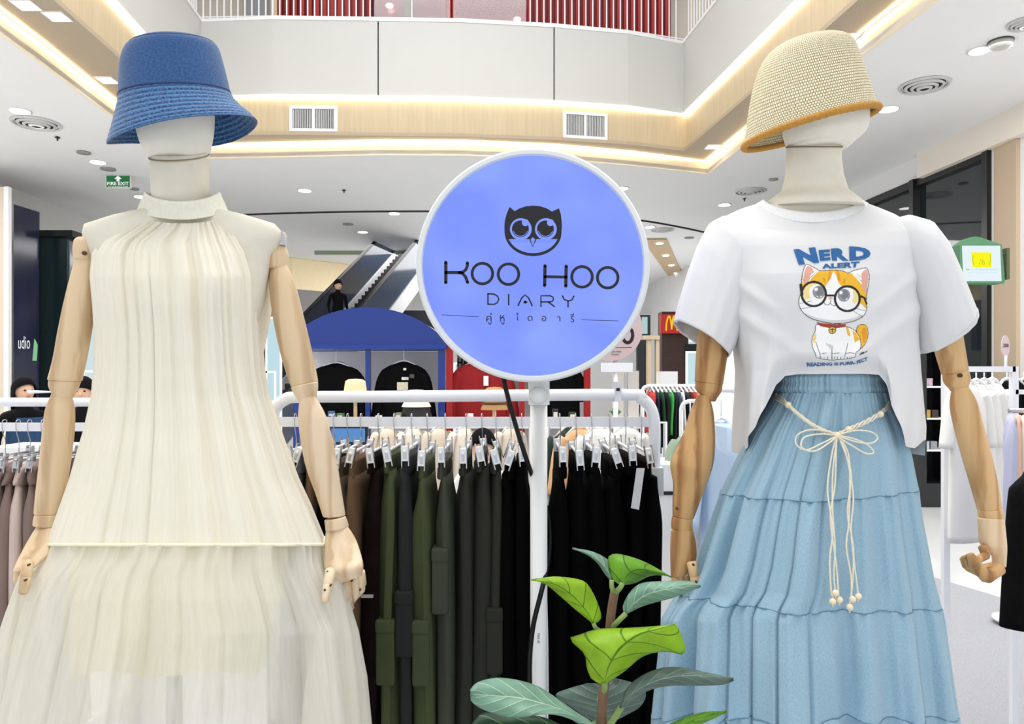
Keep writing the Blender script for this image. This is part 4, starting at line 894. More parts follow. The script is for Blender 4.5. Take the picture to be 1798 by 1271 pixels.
# ---------------- white T-shirt
ts = thing('t_shirt', (P(1455, 0, MY).x, MY, P(0, 790, MY).z), 'white cropped T-shirt with a cartoon cat print on the right mannequin', 'shirt')
TW = weave('jersey_white', rgb(230, 230, 231), rgb(221, 221, 223), 900, 500, .9, .25, .0004, nstretch=(300, 200), mix=.5, bvar=.2)
brows = [(356, 1334, 1521, .082), (366, 1302, 1548, .086), (376, 1280, 1572, .090), (386, 1264, 1588, .092), (400, 1256, 1604, .100), (430, 1262, 1612, .118), (480, 1274, 1612, .134), (540, 1284, 1612, .136), (600, 1292, 1612, .132), (650, 1300, 1614, .136), (700, 1303, 1618, .150), (750, 1303, 1621, .162), (790, 1302, 1618, .168)]
def hemy(c_, s_):
    if s_ < 0:
        x = 1461 + 160 * math.copysign(abs(c_) ** (2 / 2.3), c_)
        return float(np.interp(x, [1300, 1305, 1330, 1348, 1362, 1375, 1400, 1520, 1548, 1561, 1568, 1582, 1596, 1610, 1622], [792, 785, 748, 716, 676, 660, 657, 656, 658, 676, 712, 744, 783, 787, 770]))
    return 800
def tee_fn(u, v):
    an = 2 * PI * u; c_ = math.cos(an); s_ = math.sin(an); yb = hemy(c_, s_); y = lerp(356, yb, v ** .92)
    yr = y
    xl = interp(brows, yr, 1); xr = interp(brows, yr, 2); d = interp(brows, yr, 3); a_ = P(xl, y, MY); b_ = P(xr, y, MY); r = (b_.x - a_.x) / 2; p = 2.3
    cx_ = math.copysign(abs(c_) ** (2 / p), c_); sy_ = math.copysign(abs(s_) ** (2 / p), s_)
    g = .010 * sstep(.25, 1, v) * pnoise(an, 6, 81) + .004 * sstep(.5, 1, v) * pnoise(an + .6 * v, 13, 83)
    dd = d
    if s_ < 0:
        for bx in (-.40, .36): g += .008 * math.exp(-((c_ - bx) / .3) ** 2 - ((y - 505) / 45) ** 2)
        # blouse over the waistband: roll inward at the bottom centre
        k = sstep(.86, 1, v) * (1 - sstep(.45, .8, abs(c_ + .02))); dd = d * (1 - .26 * k)
        # drag folds from the bust down to the tuck
        g += .007 * math.exp(-((y - 650 + 110 * abs(c_ - .02)) / 16) ** 2) * sstep(.15, .5, abs(c_)) + .005 * math.exp(-((y - 600 + 120 * abs(c_)) / 14) ** 2) * sstep(.3, .6, abs(c_))
    zo = 0
    nk = 1 - sstep(0, .10, v)
    ye = y + (33 * abs(s_) ** 1.3 if s_ < 0 else -6 * s_) * (1 - sstep(356, 425, y))
    if v < .12: zo -= 0
    Yp = MY + (dd + g) * sy_; return face_cam(Vector(((a_.x + b_.x) / 2 + (r + g) * cx_, Yp, P(0, ye, min(Yp, MY)).z)))
m = MB(); m.surf(tee_fn, 360, 150, True); tb = m.build('body', TW, ts)
tverts = [Vector(v) for v in m.v]; BVH = BVHTree.FromPolygons(tverts, m.f)
m = MB()
def nk_(u, v):
    an = 2 * PI * u; c_ = math.cos(an); s_ = math.sin(an); r = lerp(85, 97, v) / F * MY; rd = lerp(.072, .0835, v) + .0015 * math.sin(PI * v); Yp = MY + rd * s_
    y = lerp(351, 358, v) + (lerp(22, 33, v) * abs(s_) ** 1.3 if s_ < 0 else -6 * s_)
    return face_cam(Vector((P(1427, 0, MY).x + r * c_, Yp, P(0, y, min(Yp, MY)).z)))
m.surf(nk_, 120, 6, True); cc = m.build('collar', weave('rib_white', rgb(246, 246, 247), rgb(232, 232, 234), 500, 2, .9, .6, .001, mix=.2, bvar=.2), ts); sm = cc.modifiers.new('s', 'SOLIDIFY'); sm.thickness = .002
def sleeve(rows, Y0, seed):
    """rows: (x0,y0, x1,y1, depth): outer and inner edges from shoulder to hem"""
    n = len(rows)
    def fn(u, v):
        k = v * (n - 1); i = min(int(k), n - 2); t = k - i
        q = [lerp(rows[i][j], rows[i + 1][j], t) for j in range(5)]; a_ = P(q[0], q[1], Y0); b_ = P(q[2], q[3], Y0); an = 2 * PI * u
        g = .007 * v * pnoise(an, 5, seed) + .002 * pnoise(an, 11, seed + 1) * v
        return (a_ + b_) / 2 + (b_ - a_) / 2 * (math.cos(an)) + Vector((0, 1, 0)) * (q[4] + g) * math.sin(an) + (a_ - b_).normalized() * g * .4 * math.cos(an)
    return fn
m = MB(); m.surf(sleeve([(1300, 386, 1345, 450, .03), (1268, 382, 1330, 470, .06), (1248, 392, 1318, 500, .082), (1228, 430, 1306, 540, .085), (1210, 480, 1296, 578, .085), (1196, 528, 1286, 608, .083), (1186, 564, 1276, 627, .080)], MY, 91), 120, 50, True); s_l = m.build('sleeve', TW, ts); sm = s_l.modifiers.new('s', 'SOLIDIFY'); sm.thickness = .003
m = MB(); m.surf(sleeve([(1560, 386, 1555, 450, .03), (1592, 378, 1575, 470, .06), (1622, 388, 1588, 500, .082), (1646, 420, 1602, 540, .088), (1668, 468, 1610, 580, .09), (1688, 515, 1614, 606, .088), (1702, 545, 1622, 622, .082)], MY, 97), 120, 50, True); s_r = m.build('sleeve', TW, ts); sm = s_r.modifiers.new('s', 'SOLIDIFY'); sm.thickness = .003
# hem stitching lines on the sleeves
for rows_, sd in (([(1188, 557, 1278, 619, .0815), (1188.3, 556, 1278.3, 618, .0817)], 91), ([(1699.5, 538, 1620, 616, .0835), (1699, 537, 1620, 615, .0837)], 97)):
    fn = sleeve(rows_, MY, sd); m = MB(); pts = []
    for i in range(100):
        an = 2 * PI * i / 100; q = rows_[0]; a_ = P(q[0], q[1], MY); b_ = P(q[2], q[3], MY); g = .007 * .93 * pnoise(an, 5, sd) + .002 * pnoise(an, 11, sd + 1) * .93
        pts.append((a_ + b_) / 2 + (b_ - a_) / 2 * math.cos(an) + Vector((0, 1, 0)) * (q[4] + g + .001) * math.sin(an) + (a_ - b_).normalized() * (g * .4 + .001) * math.cos(an))
    m.tube(pts, .0008, 4, closed=True); m.build('hem_stitch', mat('stitch_grey', rgb(214, 214, 216), .9), ts)
# ---------------- print on the T-shirt, laid on the cloth
camp = Vector((0, 0, CH))
def cast(x, y, off=.0012):
    d = (P(x, y, 1.0) - camp).normalized(); loc, nn, i, dist = BVH.ray_cast(camp, d)
    if loc is None: return P(x, y, MY - .13)
    return loc - d * off
GX0, GX1, GY0, GY1, ST = 1401, 1527, 462, 634, .62
xs = np.arange(GX0, GX1, ST); ys_ = np.arange(GY0, GY1, ST); XX, YY = np.meshgrid(xs, ys_); ZX = (XX - 1370) * 4.89; ZY = (YY - 400) * 4.89
img = np.ones(XX.shape + (3,)); cov = np.zeros(XX.shape, bool)
def inpoly(poly):
    px_ = np.array([p[0] for p in poly]); py_ = np.array([p[1] for p in poly]); ins = np.zeros(ZX.shape, bool); j = len(poly) - 1
    for i in range(len(poly)):
        if py_[i] != py_[j]:
            c_ = ((py_[i] > ZY) != (py_[j] > ZY)) & (ZX < (px_[j] - px_[i]) * (ZY - py_[i]) / (py_[j] - py_[i]) + px_[i]); ins ^= c_
        j = i
    return ins
def sm2(pts, closed=True, n=6):
    k = len(pts); out = []
    for i in range(k if closed else k - 1):
        g_ = lambda j: np.array(pts[j % k] if closed else pts[min(max(j, 0), k - 1)], float)
        p0, p1, p2, p3 = g_(i - 1), g_(i), g_(i + 1), g_(i + 2)
        for a in range(n):
            t = a / n; q = .5 * (2 * p1 + (p2 - p0) * t + (2 * p0 - 5 * p1 + 4 * p2 - p3) * t * t + (3 * p1 - p0 - 3 * p2 + p3) * t ** 3); out.append(tuple(q))
    if not closed: out.append(pts[-1])
    return out
def fill(mask, col):
    img[mask] = [lin(c) for c in col]; cov[mask] = True
def dline(pts):
    d = np.full(ZX.shape, 1e9)
    for (x0, y0), (x1, y1) in zip(pts[:-1], pts[1:]):
        dx, dy = x1 - x0, y1 - y0; l2 = dx * dx + dy * dy + 1e-9; t = np.clip(((ZX - x0) * dx + (ZY - y0) * dy) / l2, 0, 1)
        d = np.minimum(d, np.hypot(ZX - x0 - t * dx, ZY - y0 - t * dy))
    return d
def line(pts, w_, col=(30, 24, 24)): fill(dline(pts) < w_ / 2, col)
def outline(poly, w_=6, col=(40, 32, 30)): line(poly + [poly[0]], w_, col)
def circ(cx_, cy_, r, ry=None): return ((ZX - cx_) / r) ** 2 + ((ZY - cy_) / (ry or r)) ** 2 < 1
WHT = (246, 246, 246); ORG_ = (240, 184, 40); ORD = (226, 150, 24); PNK = (226, 168, 152); INKC = (26, 22, 24)
tail = sm2([(655, 890), (668, 845), (708, 828), (745, 848), (755, 915), (735, 985), (690, 1035), (684, 960)]); fill(inpoly(tail), ORG_); fill(inpoly(sm2([(700, 880), (735, 860), (742, 930), (715, 990)])), ORD); outline(tail)
body = sm2([(315, 830), (300, 885), (275, 945), (276, 1020), (302, 1080), (312, 1112), (370, 1128), (440, 1135), (545, 1128), (640, 1110), (650, 1072), (688, 1035), (688, 965), (655, 895), (580, 850), (440, 835)], True, 4)
fill(inpoly(body), WHT); fill(inpoly([(560, 848), (585, 855), (605, 930), (580, 925)]), ORG_); fill(inpoly([(618, 880), (655, 905), (682, 960), (640, 985), (630, 930)]), ORG_); fill(inpoly([(300, 895), (310, 930), (292, 1000), (280, 960)]), (244, 208, 110))
outline(body); line([(305, 980), (330, 1050), (350, 1122)], 5); line([(580, 990), (565, 1060), (548, 1122)], 5); line([(445, 1035), (445, 1128)], 6); fill(inpoly([(380, 985), (455, 1010), (455, 1040), (425, 1035)]), (206, 206, 206))
for a, b_ in (((350, 1080), (395, 1075)), ((450, 1080), (505, 1074)), ((562, 1080), (600, 1070)), ((600, 1072), (640, 1080))): line([a, b_], 5)
for x in (340, 375, 405, 465, 490, 520, 575, 595, 615): line([(x, 1108), (x, 1124)], 4)
head = sm2([(185, 540), (183, 470), (192, 390), (213, 326), (240, 315), (300, 345), (352, 368), (450, 362), (540, 370), (582, 388), (625, 368), (690, 352), (742, 345), (764, 400), (760, 480), (745, 560), (738, 640), (742, 700), (705, 765), (600, 810), (480, 822), (350, 803), (250, 770), (185, 712), (160, 655), (163, 600)], True, 4)
hm = inpoly(head); fill(hm, WHT)
orange = inpoly(sm2([(190, 470), (215, 400), (300, 380), (352, 366), (450, 360), (540, 368), (582, 388), (640, 400), (720, 480), (748, 560), (742, 690), (690, 650), (640, 660), (560, 560), (520, 500), (480, 500), (400, 500), (330, 560), (250, 610), (185, 610)], True, 4)) & hm; fill(orange, ORG_)
fill(inpoly([(455, 375), (475, 400), (500, 470), (540, 520), (480, 600), (400, 560), (390, 500), (430, 440)]) & hm, WHT)
for pl in ([(420, 372), (440, 368), (430, 440), (408, 460)], [(482, 366), (505, 368), (520, 450), (500, 460)], [(365, 425), (380, 430), (395, 470), (370, 460)], [(545, 440), (560, 430), (555, 480), (530, 475)]): fill(inpoly(pl), ORD)
fill(inpoly(sm2([(205, 470), (205, 390), (232, 330), (280, 350), (275, 400), (245, 460)])), PNK); fill(inpoly([(300, 350), (330, 370), (270, 430), (245, 470), (262, 400)]), WHT)
fill(inpoly(sm2([(745, 358), (757, 430), (735, 560), (700, 500), (690, 430), (705, 380)])), PNK); fill(inpoly([(690, 365), (620, 400), (660, 440), (700, 490), (700, 420)]), WHT)
for a, b_ in (((300, 360), (265, 400)), ((310, 375), (262, 425)), ((660, 395), (700, 430)), ((650, 410), (698, 460))): line([a, b_], 3, (90, 80, 78))
fill(circ(285, 568, 92), (246, 222, 150)); fill(circ(290, 640, 85, 40), WHT); fill(circ(578, 608, 92), (246, 246, 244)); fill(circ(640, 590, 30, 60), (246, 222, 150))
fill(circ(312, 555, 66, 70), WHT); fill(circ(332, 552, 54, 56), (148, 148, 156)); fill(circ(340, 545, 34, 40), (124, 124, 132)); fill(circ(308, 528, 15), WHT); fill(circ(350, 590, 7), WHT); fill(circ(318, 590, 5), WHT)
fill(circ(560, 585, 68, 72), WHT); fill(circ(546, 578, 54, 56), (148, 148, 156)); fill(circ(552, 572, 34, 40), (124, 124, 132)); fill(circ(522, 556, 15), WHT); fill(circ(570, 612, 7), WHT)
fill(inpoly(sm2([(215, 735), (330, 775), (470, 792), (600, 782), (700, 745), (700, 768), (600, 808), (480, 818), (350, 800), (250, 768)])) & hm, (212, 212, 212))
for a, b_ in (((168, 650), (270, 628)), ((172, 695), (262, 680)), ((640, 690), (730, 712)), ((632, 715), (712, 768))): line([a, b_], 3.5, (60, 54, 54))
outline(head, 7)
def ring(cx_, cy_, r, w_): d = np.hypot(ZX - cx_, ZY - cy_); fill(np.abs(d - r) < w_ / 2, INKC)
ring(288, 568, 104, 20); ring(576, 608, 106, 20); line([(393, 580), (466, 580)], 18, INKC); line([(176, 490), (186, 570)], 26, INKC); line([(684, 585), (722, 600), (742, 650)], 18, INKC)
fill(circ(432, 605, 20, 12), (232, 176, 170)); line([(430, 616), (432, 632)], 5); line(arc2(403, 634, 28, 0, 170, 12), 5); line(arc2(460, 640, 28, 10, 180, 12), 5)
fill(inpoly([(308, 806), (360, 818), (480, 828), (570, 826), (556, 852), (450, 866), (350, 846), (322, 828)]), (158, 58, 34)); fill(circ(447, 878, 30), (222, 178, 60)); ring(447, 878, 30, 6); line([(446, 862), (446, 895)], 6); line([(430, 872), (466, 872)], 5)
for a, b_ in (((678, 1092), (700, 1070)), ((690, 1090), (712, 1066)), ((704, 1084), (722, 1064)), ((718, 1078), (750, 1052)), ((726, 1070), (746, 1064))): line([a, b_], 7, INKC)
ny_, nx_ = XX.shape; vid = -np.ones((ny_, nx_), int); vs = []; cols = []; fs = []
need = np.zeros((ny_, nx_), bool); q4 = cov[:-1, :-1] | cov[1:, :-1] | cov[:-1, 1:] | cov[1:, 1:]
q4 = cov[:-1, :-1] & cov[1:, :-1] & cov[:-1, 1:] & cov[1:, 1:]
for a in (0, 1):
    for b_ in (0, 1): need[a:ny_ - 1 + a, b_:nx_ - 1 + b_] |= q4
jj, ii = np.nonzero(need)
for j, i in zip(jj, ii):
    vid[j, i] = len(vs); vs.append(tuple(cast(XX[j, i], YY[j, i]))); cols.append(tuple(img[j, i]) + (1,))
jj, ii = np.nonzero(q4)
for j, i in zip(jj, ii): fs.append((vid[j, i], vid[j + 1, i], vid[j + 1, i + 1], vid[j, i + 1]))
m = MB(); m.add(vs, fs, None, True); cat = None
PM = bpy.data.materials.new('print_inks'); PM.use_nodes = True; nt = PM.node_tree; at = nt.nodes.new('ShaderNodeVertexColor'); at.layer_name = 'Ink'; nt.links.new(at.outputs[0], nt.nodes['Principled BSDF'].inputs['Base Color']); nt.nodes['Principled BSDF'].inputs['Roughness'].default_value = .6
cat = m.build('cat_print', PM, ts, label='printed orange and white cat with round black glasses'); ca = cat.data.color_attributes.new('Ink', 'FLOAT_COLOR', 'POINT'); ca.data.foreach_set('color', np.array(cols).ravel())
BI = mat('print_blue', rgb(30, 98, 160), .6, var=.12, scale=60)
def ptext(txt, quad, bold, parent, name, m_=BI, off=.0016):
    """quad: (tl, tr, br, bl) in print coordinates"""
    tl, tr, br_, bl = quad; v, f = text_verts(txt, bold); q = MB(); pts = []
    for a, b_ in v:
        x = (bl[0] * (1 - a) + br_[0] * a) * (1 - b_) + (tl[0] * (1 - a) + tr[0] * a) * b_; y = (bl[1] * (1 - a) + br_[1] * a) * (1 - b_) + (tl[1] * (1 - a) + tr[1] * a) * b_
        pts.append(cast(1370 + x / 4.89, 400 + y / 4.89, off))
    q.add(pts, f); return q.build(name, m_, parent)
ptext('N', ((115, 185), (300, 165), (335, 298), (160, 318)), .07, ts, 'printed_letter'); ptext('E', ((330, 190), (428, 184), (432, 276), (342, 284)), .06, ts, 'printed_letter')
ptext('R', ((434, 178), (560, 168), (590, 282), (445, 280)), .06, ts, 'printed_letter'); ptext('D', ((592, 158), (775, 170), (778, 270), (596, 284)), .07, ts, 'printed_letter')
ptext('ALERT', ((350, 312), (684, 288), (672, 338), (360, 350)), .05, ts, 'printed_word')
ptext('READING IS', ((225, 1158), (500, 1156), (500, 1182), (232, 1192)), .035, ts, 'printed_word'); ptext('PURR-', ((512, 1157), (645, 1144), (650, 1172), (512, 1184)), .035, ts, 'printed_word'); ptext('FECT', ((655, 1143), (748, 1108), (752, 1138), (660, 1172)), .03, ts, 'printed_word')
# ---------------- rope belt
belt = thing('rope_belt', P(1470, 765, MY - .15), 'cream braided cord belt with wooden beads tied in a bow on the blue skirt', 'belt')
RO = mat('cord_cream', rgb(236, 228, 208), .85, var=.08, scale=400, bump=.5, bscale=900); BE = mat('bead_wood', rgb(240, 226, 196), .5, var=.04)
def bp_(x, y, extra=0.0):
    # follow the skirt's front
    xl = interp(srows, y, 1); xr = interp(srows, y, 2); d = interp(srows, y, 3); c_ = min(max((x - (xl + xr) / 2) / ((xr - xl) / 2), -1), 1)
    return P(x, y, MY - (d + .014) * max(0, 1 - abs(c_) ** 2.15) ** (1 / 2.15) - .004 - extra)
def bead(x, y, r, e=0.006):
    q = MB(); q.ball(bp_(x, y, e), r, 14, 10); q.build('bead', BE, belt)
L1 = [(1362, 696), (1378, 706), (1400, 726), (1425, 745), (1450, 758), (1470, 764)]; R1 = [(1567, 698), (1560, 712), (1545, 726), (1520, 741), (1495, 752), (1470, 764)]
for base_ in (L1, R1):
    for k in range(3):
        q = MB(); pts = []; sp_ = smooth_pts([(a, b_, 0) for a, b_ in base_], 10)
        for i, p_ in enumerate(sp_):
            ph = i * .55 + k * 2 * PI / 3; am = 3.0 if i > 12 else 4.0; pts.append(bp_(p_.x + math.sin(ph) * .5, p_.y + am * math.sin(ph) if i > 10 else p_.y + (k - 1) * 4.5, .002 + .003 * math.cos(ph)))
        q.tube(pts, .0021, 6); q.build('cord', RO, belt)
for x, y in ((1384, 711), (1490, 754), (1546, 727), (1470, 764)): bead(x, y, .0068)
loops = [[(1470, 764), (1448, 756), (1420, 755), (1400, 764), (1398, 780), (1415, 790), (1440, 780), (1468, 766)], [(1470, 764), (1440, 762), (1412, 768), (1408, 786), (1430, 792), (1455, 778), (1470, 766)],
         [(1470, 764), (1500, 756), (1528, 758), (1541, 768), (1530, 778), (1505, 776), (1472, 766)], [(1470, 764), (1498, 770), (1522, 780), (1534, 794), (1520, 796), (1495, 782), (1472, 768)]]
for lp in loops:
    q = MB(); n_ = 0; sp_ = smooth_pts([(a, b_, 0) for a, b_ in lp], 8); q.tube([bp_(p_.x, p_.y, .006 + .008 * math.sin(PI * i / len(sp_))) for i, p_ in enumerate(sp_)], .0017, 6); q.build('bow_loop', RO, belt)
tails = [[(1468, 766), (1460, 800), (1453, 860), (1462, 930), (1457, 980), (1459, 1035), (1462, 1048)], [(1470, 766), (1462, 830), (1462, 900), (1466, 960), (1464, 1010), (1467, 1040)], [(1468, 768), (1466, 850), (1458, 910), (1468, 990), (1472, 1042)],
         [(1474, 766), (1490, 800), (1492, 860), (1490, 920), (1486, 960), (1494, 1010), (1495, 1045)], [(1474, 766), (1486, 800), (1498, 870), (1494, 930), (1500, 990), (1506, 1038)], [(1473, 768), (1494, 830), (1488, 900), (1498, 960), (1497, 1020), (1492, 1060)]]
ends = [(1462, 1056), (1467, 1041), (1474, 1053), (1497, 1052), (1507, 1047), (1492, 1066)]
for tl, e in zip(tails, ends):
    q = MB(); sp_ = smooth_pts([(a, b_, 0) for a, b_ in tl], 8); q.tube([bp_(p_.x, p_.y, .006) for p_ in sp_] + [bp_(e[0], e[1] + 10, .007)], .0017, 6); q.build('cord_end', RO, belt); bead(e[0], e[1], .0064, .008)
# ================================================================ PLANT
plant = thing('potted_plant', P(1060, 0, 1.25).xy.to_3d(), 'green broad-leaved plant on a brown stem in front of the sign pole', 'plant')
ORG[plant.name] = tuple(plant.location)
def leafmat(name, c, vein, under=None, rough=.45, sub=.25, vs=14):
    m = bpy.data.materials.new(name); m.use_nodes = True; nt = m.node_tree; N = nt.nodes; L = nt.links; b = N['Principled BSDF']; b.inputs['Roughness'].default_value = rough; b.inputs['Specular IOR Level'].default_value = .4
    tc = N.new('ShaderNodeTexCoord'); sep = N.new('ShaderNodeSeparateXYZ'); L.new(tc.outputs['UV'], sep.inputs[0])
    def M_(op, a, b_=None):
        n = N.new('ShaderNodeMath'); n.operation = op
        for i, x in enumerate((a, b_)):
            if x is None: continue
            if isinstance(x, (int, float)): n.inputs[i].default_value = x
            else: L.new(x, n.inputs[i])
        return n.outputs[0]
    au = M_('ABSOLUTE', M_('SUBTRACT', sep.outputs[0], .5)); t = M_('SUBTRACT', sep.outputs[1], M_('MULTIPLY', au, .45))
    s = M_('ABSOLUTE', M_('SINE', M_('MULTIPLY', t, vs))); side = M_('LESS_THAN', s, .10); mid = M_('LESS_THAN', au, .018); v = M_('MAXIMUM', side, mid)
    nz = N.new('ShaderNodeTexNoise'); nz.inputs['Scale'].default_value = 25; nz.inputs['Detail'].default_value = 4; L.new(tc.outputs['Object'], nz.inputs['Vector'])
    cr = N.new('ShaderNodeValToRGB'); cr.color_ramp.elements[0].position = .3; cr.color_ramp.elements[1].position = .7; cr.color_ramp.elements[0].color = tuple(x * .72 for x in c[:3]) + (1,); cr.color_ramp.elements[1].color = c; L.new(nz.outputs['Fac'], cr.inputs[0])
    mx = N.new('ShaderNodeMix'); mx.data_type = 'RGBA'; L.new(v, mx.inputs[0]); L.new(cr.outputs[0], mx.inputs[6]); mx.inputs[7].default_value = vein; out = mx.outputs[2]
    if under:
        ge = N.new('ShaderNodeNewGeometry'); m2 = N.new('ShaderNodeMix'); m2.data_type = 'RGBA'; L.new(ge.outputs['Backfacing'], m2.inputs[0]); L.new(out, m2.inputs[6]); m2.inputs[7].default_value = under; out = m2.outputs[2]
    L.new(out, b.inputs['Base Color'])
    bp = N.new('ShaderNodeBump'); bp.inputs['Strength'].default_value = .5; bp.inputs['Distance'].default_value = .002; L.new(M_('SUBTRACT', 1, s), bp.inputs['Height']); L.new(bp.outputs[0], b.inputs['Normal'])
    tr = N.new('ShaderNodeBsdfTranslucent'); L.new(out, tr.inputs[0]); ms = N.new('ShaderNodeMixShader'); ms.inputs[0].default_value = sub; L.new(b.outputs[0], ms.inputs[1]); L.new(tr.outputs[0], ms.inputs[2]); L.new(ms.outputs[0], N['Material Output'].inputs[0]); return m
LIME = leafmat('leaf_lime', rgb(176, 222, 52), rgb(92, 140, 22), sub=.4, vs=13); GRN = leafmat('leaf_green', rgb(122, 186, 48), rgb(64, 110, 24), sub=.3, vs=12)
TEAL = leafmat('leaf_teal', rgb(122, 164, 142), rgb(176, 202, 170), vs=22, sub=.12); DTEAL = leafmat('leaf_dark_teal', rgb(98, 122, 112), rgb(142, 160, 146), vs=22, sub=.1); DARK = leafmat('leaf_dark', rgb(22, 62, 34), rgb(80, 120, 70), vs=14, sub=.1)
def leaf(L_, M_, R_, mt, Y0, dz=(0, 0, 0), cup=.012, label=None):
    """edges as (x,y) pixel polylines from base to tip; dz: depth offset (left, mid, right) plus growth"""
    def res(pl, n=25):
        pl = smooth_pts([(a, b_, 0) for a, b_ in pl], 6); ds = [0]
        for a, b_ in zip(pl[:-1], pl[1:]): ds.append(ds[-1] + (b_ - a).length)
        tt = np.linspace(0, ds[-1], n); return np.stack([np.interp(tt, ds, [p.x for p in pl]), np.interp(tt, ds, [p.y for p in pl])], 1)
    l, m_, r = res(L_), res(M_), res(R_); rows = []
    NU = 16
    def fn(u, v):
        j = min(int(round(v * 24)), 24); 
        if u < .5: s_ = u * 2; x = lerp(l[j][0], m_[j][0], s_); y = lerp(l[j][1], m_[j][1], s_); d = lerp(dz[0], 0, s_ ** .8); w_ = 1 - s_
        else: s_ = u * 2 - 1; x = lerp(m_[j][0], r[j][0], s_); y = lerp(m_[j][1], r[j][1], s_); d = lerp(0, dz[2], s_ ** 1.2); w_ = s_
        e = math.sin(PI * v)
        return P(x, y, Y0 + d * e + dz[1] * v + .004 * math.sin(v * 9 + u * 7) * w_ - cup * w_ * (1 - w_) * e * 2)
    q = MB(); q.surf(fn, NU, 24, False); o = q.build('leaf', mt, plant, label=label); sm = o.modifiers.new('s', 'SOLIDIFY'); sm.thickness = .0012; return o
PY = 1.22
leaf([(1059, 1200), (1040, 1194), (1030, 1172), (1026, 1148), (1000, 1122), (1018, 1114), (1050, 1104), (1100, 1102), (1150, 1099), (1182, 1096)], [(1061, 1200), (1068, 1172), (1080, 1150), (1098, 1130), (1125, 1112), (1155, 1104), (1184, 1096)], [(1064, 1200), (1095, 1180), (1125, 1155), (1150, 1146), (1175, 1145), (1200, 1149), (1203, 1135), (1194, 1108), (1185, 1096)], LIME, PY - .06, (.05, .02, .04))
leaf([(1040, 1094), (1010, 1070), (985, 1048), (958, 1026), (933, 1018)], [(1042, 1095), (1030, 1074), (1005, 1046), (975, 1026), (933, 1018)], [(1045, 1095), (1056, 1085), (1050, 1060), (1035, 1030), (1020, 1018), (980, 1012), (955, 1014), (933, 1018)], LIME, PY, (.03, -.03, .03))
leaf([(1092, 1026), (1078, 1020), (1069, 998), (1068, 978), (1082, 972), (1110, 978), (1140, 990), (1180, 1013)], [(1094, 1027), (1102, 1010), (1120, 1000), (1150, 1003), (1180, 1013)], [(1096, 1027), (1115, 1024), (1140, 1012), (1160, 1010), (1180, 1013)], GRN, PY + .03, (.03, .02, .03))
leaf([(1074, 1022), (1062, 1008), (1048, 988), (1030, 974), (1005, 964)], [(1074, 1020), (1066, 1000), (1050, 984), (1030, 972), (1005, 963)], [(1075, 1018), (1072, 998), (1068, 983), (1040, 968), (1005, 962)], TEAL, PY + .05, (.03, .02, .03))
leaf([(1098, 1078), (1093, 1066), (1104, 1042), (1125, 1024), (1165, 1020), (1210, 1020), (1230, 1028)], [(1099, 1078), (1112, 1060), (1140, 1042), (1185, 1032), (1230, 1028)], [(1101, 1078), (1125, 1066), (1150, 1058), (1180, 1050), (1212, 1038), (1230, 1030)], TEAL, PY - .0, (.03, -.02, .02))
leaf([(1045, 1271), (1010, 1250), (975, 1225), (935, 1202), (880, 1191), (840, 1198), (826, 1212)], [(1045, 1275), (1000, 1252), (960, 1238), (915, 1226), (870, 1222), (826, 1218)], [(1040, 1285), (1000, 1262), (960, 1254), (900, 1259), (850, 1246), (828, 1232), (826, 1220)], TEAL, PY - .1, (.04, -.03, -.02))
leaf([(1058, 1275), (1030, 1260), (1000, 1240), (975, 1220), (1000, 1208), (1030, 1200)], [(1060, 1275), (1055, 1250), (1050, 1230), (1055, 1215), (1065, 1200)], [(1062, 1275), (1095, 1258), (1125, 1240), (1134, 1215), (1110, 1198), (1080, 1192)], DTEAL, PY + .06, (.03, .03, .03))
leaf([(1088, 1243), (1095, 1215), (1120, 1190), (1155, 1174), (1190, 1171), (1240, 1180), (1288, 1190)], [(1090, 1243), (1105, 1222), (1130, 1205), (1170, 1190), (1220, 1186), (1288, 1192)], [(1092, 1243), (1115, 1228), (1140, 1212), (1180, 1204), (1230, 1204), (1270, 1202), (1288, 1194)], DTEAL, PY - .03, (.03, -.03, .02))
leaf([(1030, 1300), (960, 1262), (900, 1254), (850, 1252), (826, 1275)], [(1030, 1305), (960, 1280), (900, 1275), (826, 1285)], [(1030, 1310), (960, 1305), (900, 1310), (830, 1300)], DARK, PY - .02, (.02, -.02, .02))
leaf([(1150, 1300), (1165, 1278), (1195, 1262), (1235, 1250), (1274, 1248)], [(1152, 1302), (1180, 1284), (1215, 1266), (1245, 1256), (1275, 1248)], [(1156, 1305), (1200, 1290), (1235, 1270), (1258, 1260), (1276, 1249)], GRN, PY - .04, (.02, -.02, .02))
STM = mat('stem_brown', rgb(124, 96, 74), .8, var=.2, scale=60); STG = mat('stem_green', rgb(134, 160, 92), .6, var=.1)
q = MB(); q.tube(smooth_pts([P(1050, 1700, PY + .02), P(1056, 1300, PY + .02), P(1058, 1230, PY + .02), P(1064, 1180, PY + .02), P(1070, 1110, PY + .02), P(1074, 1070, PY + .02), P(1080, 1035, PY + .02)], 5), [.009] * 6 + [.0085] * 8 + [.0075] * 17, 10); q.build('stem', STM, plant)
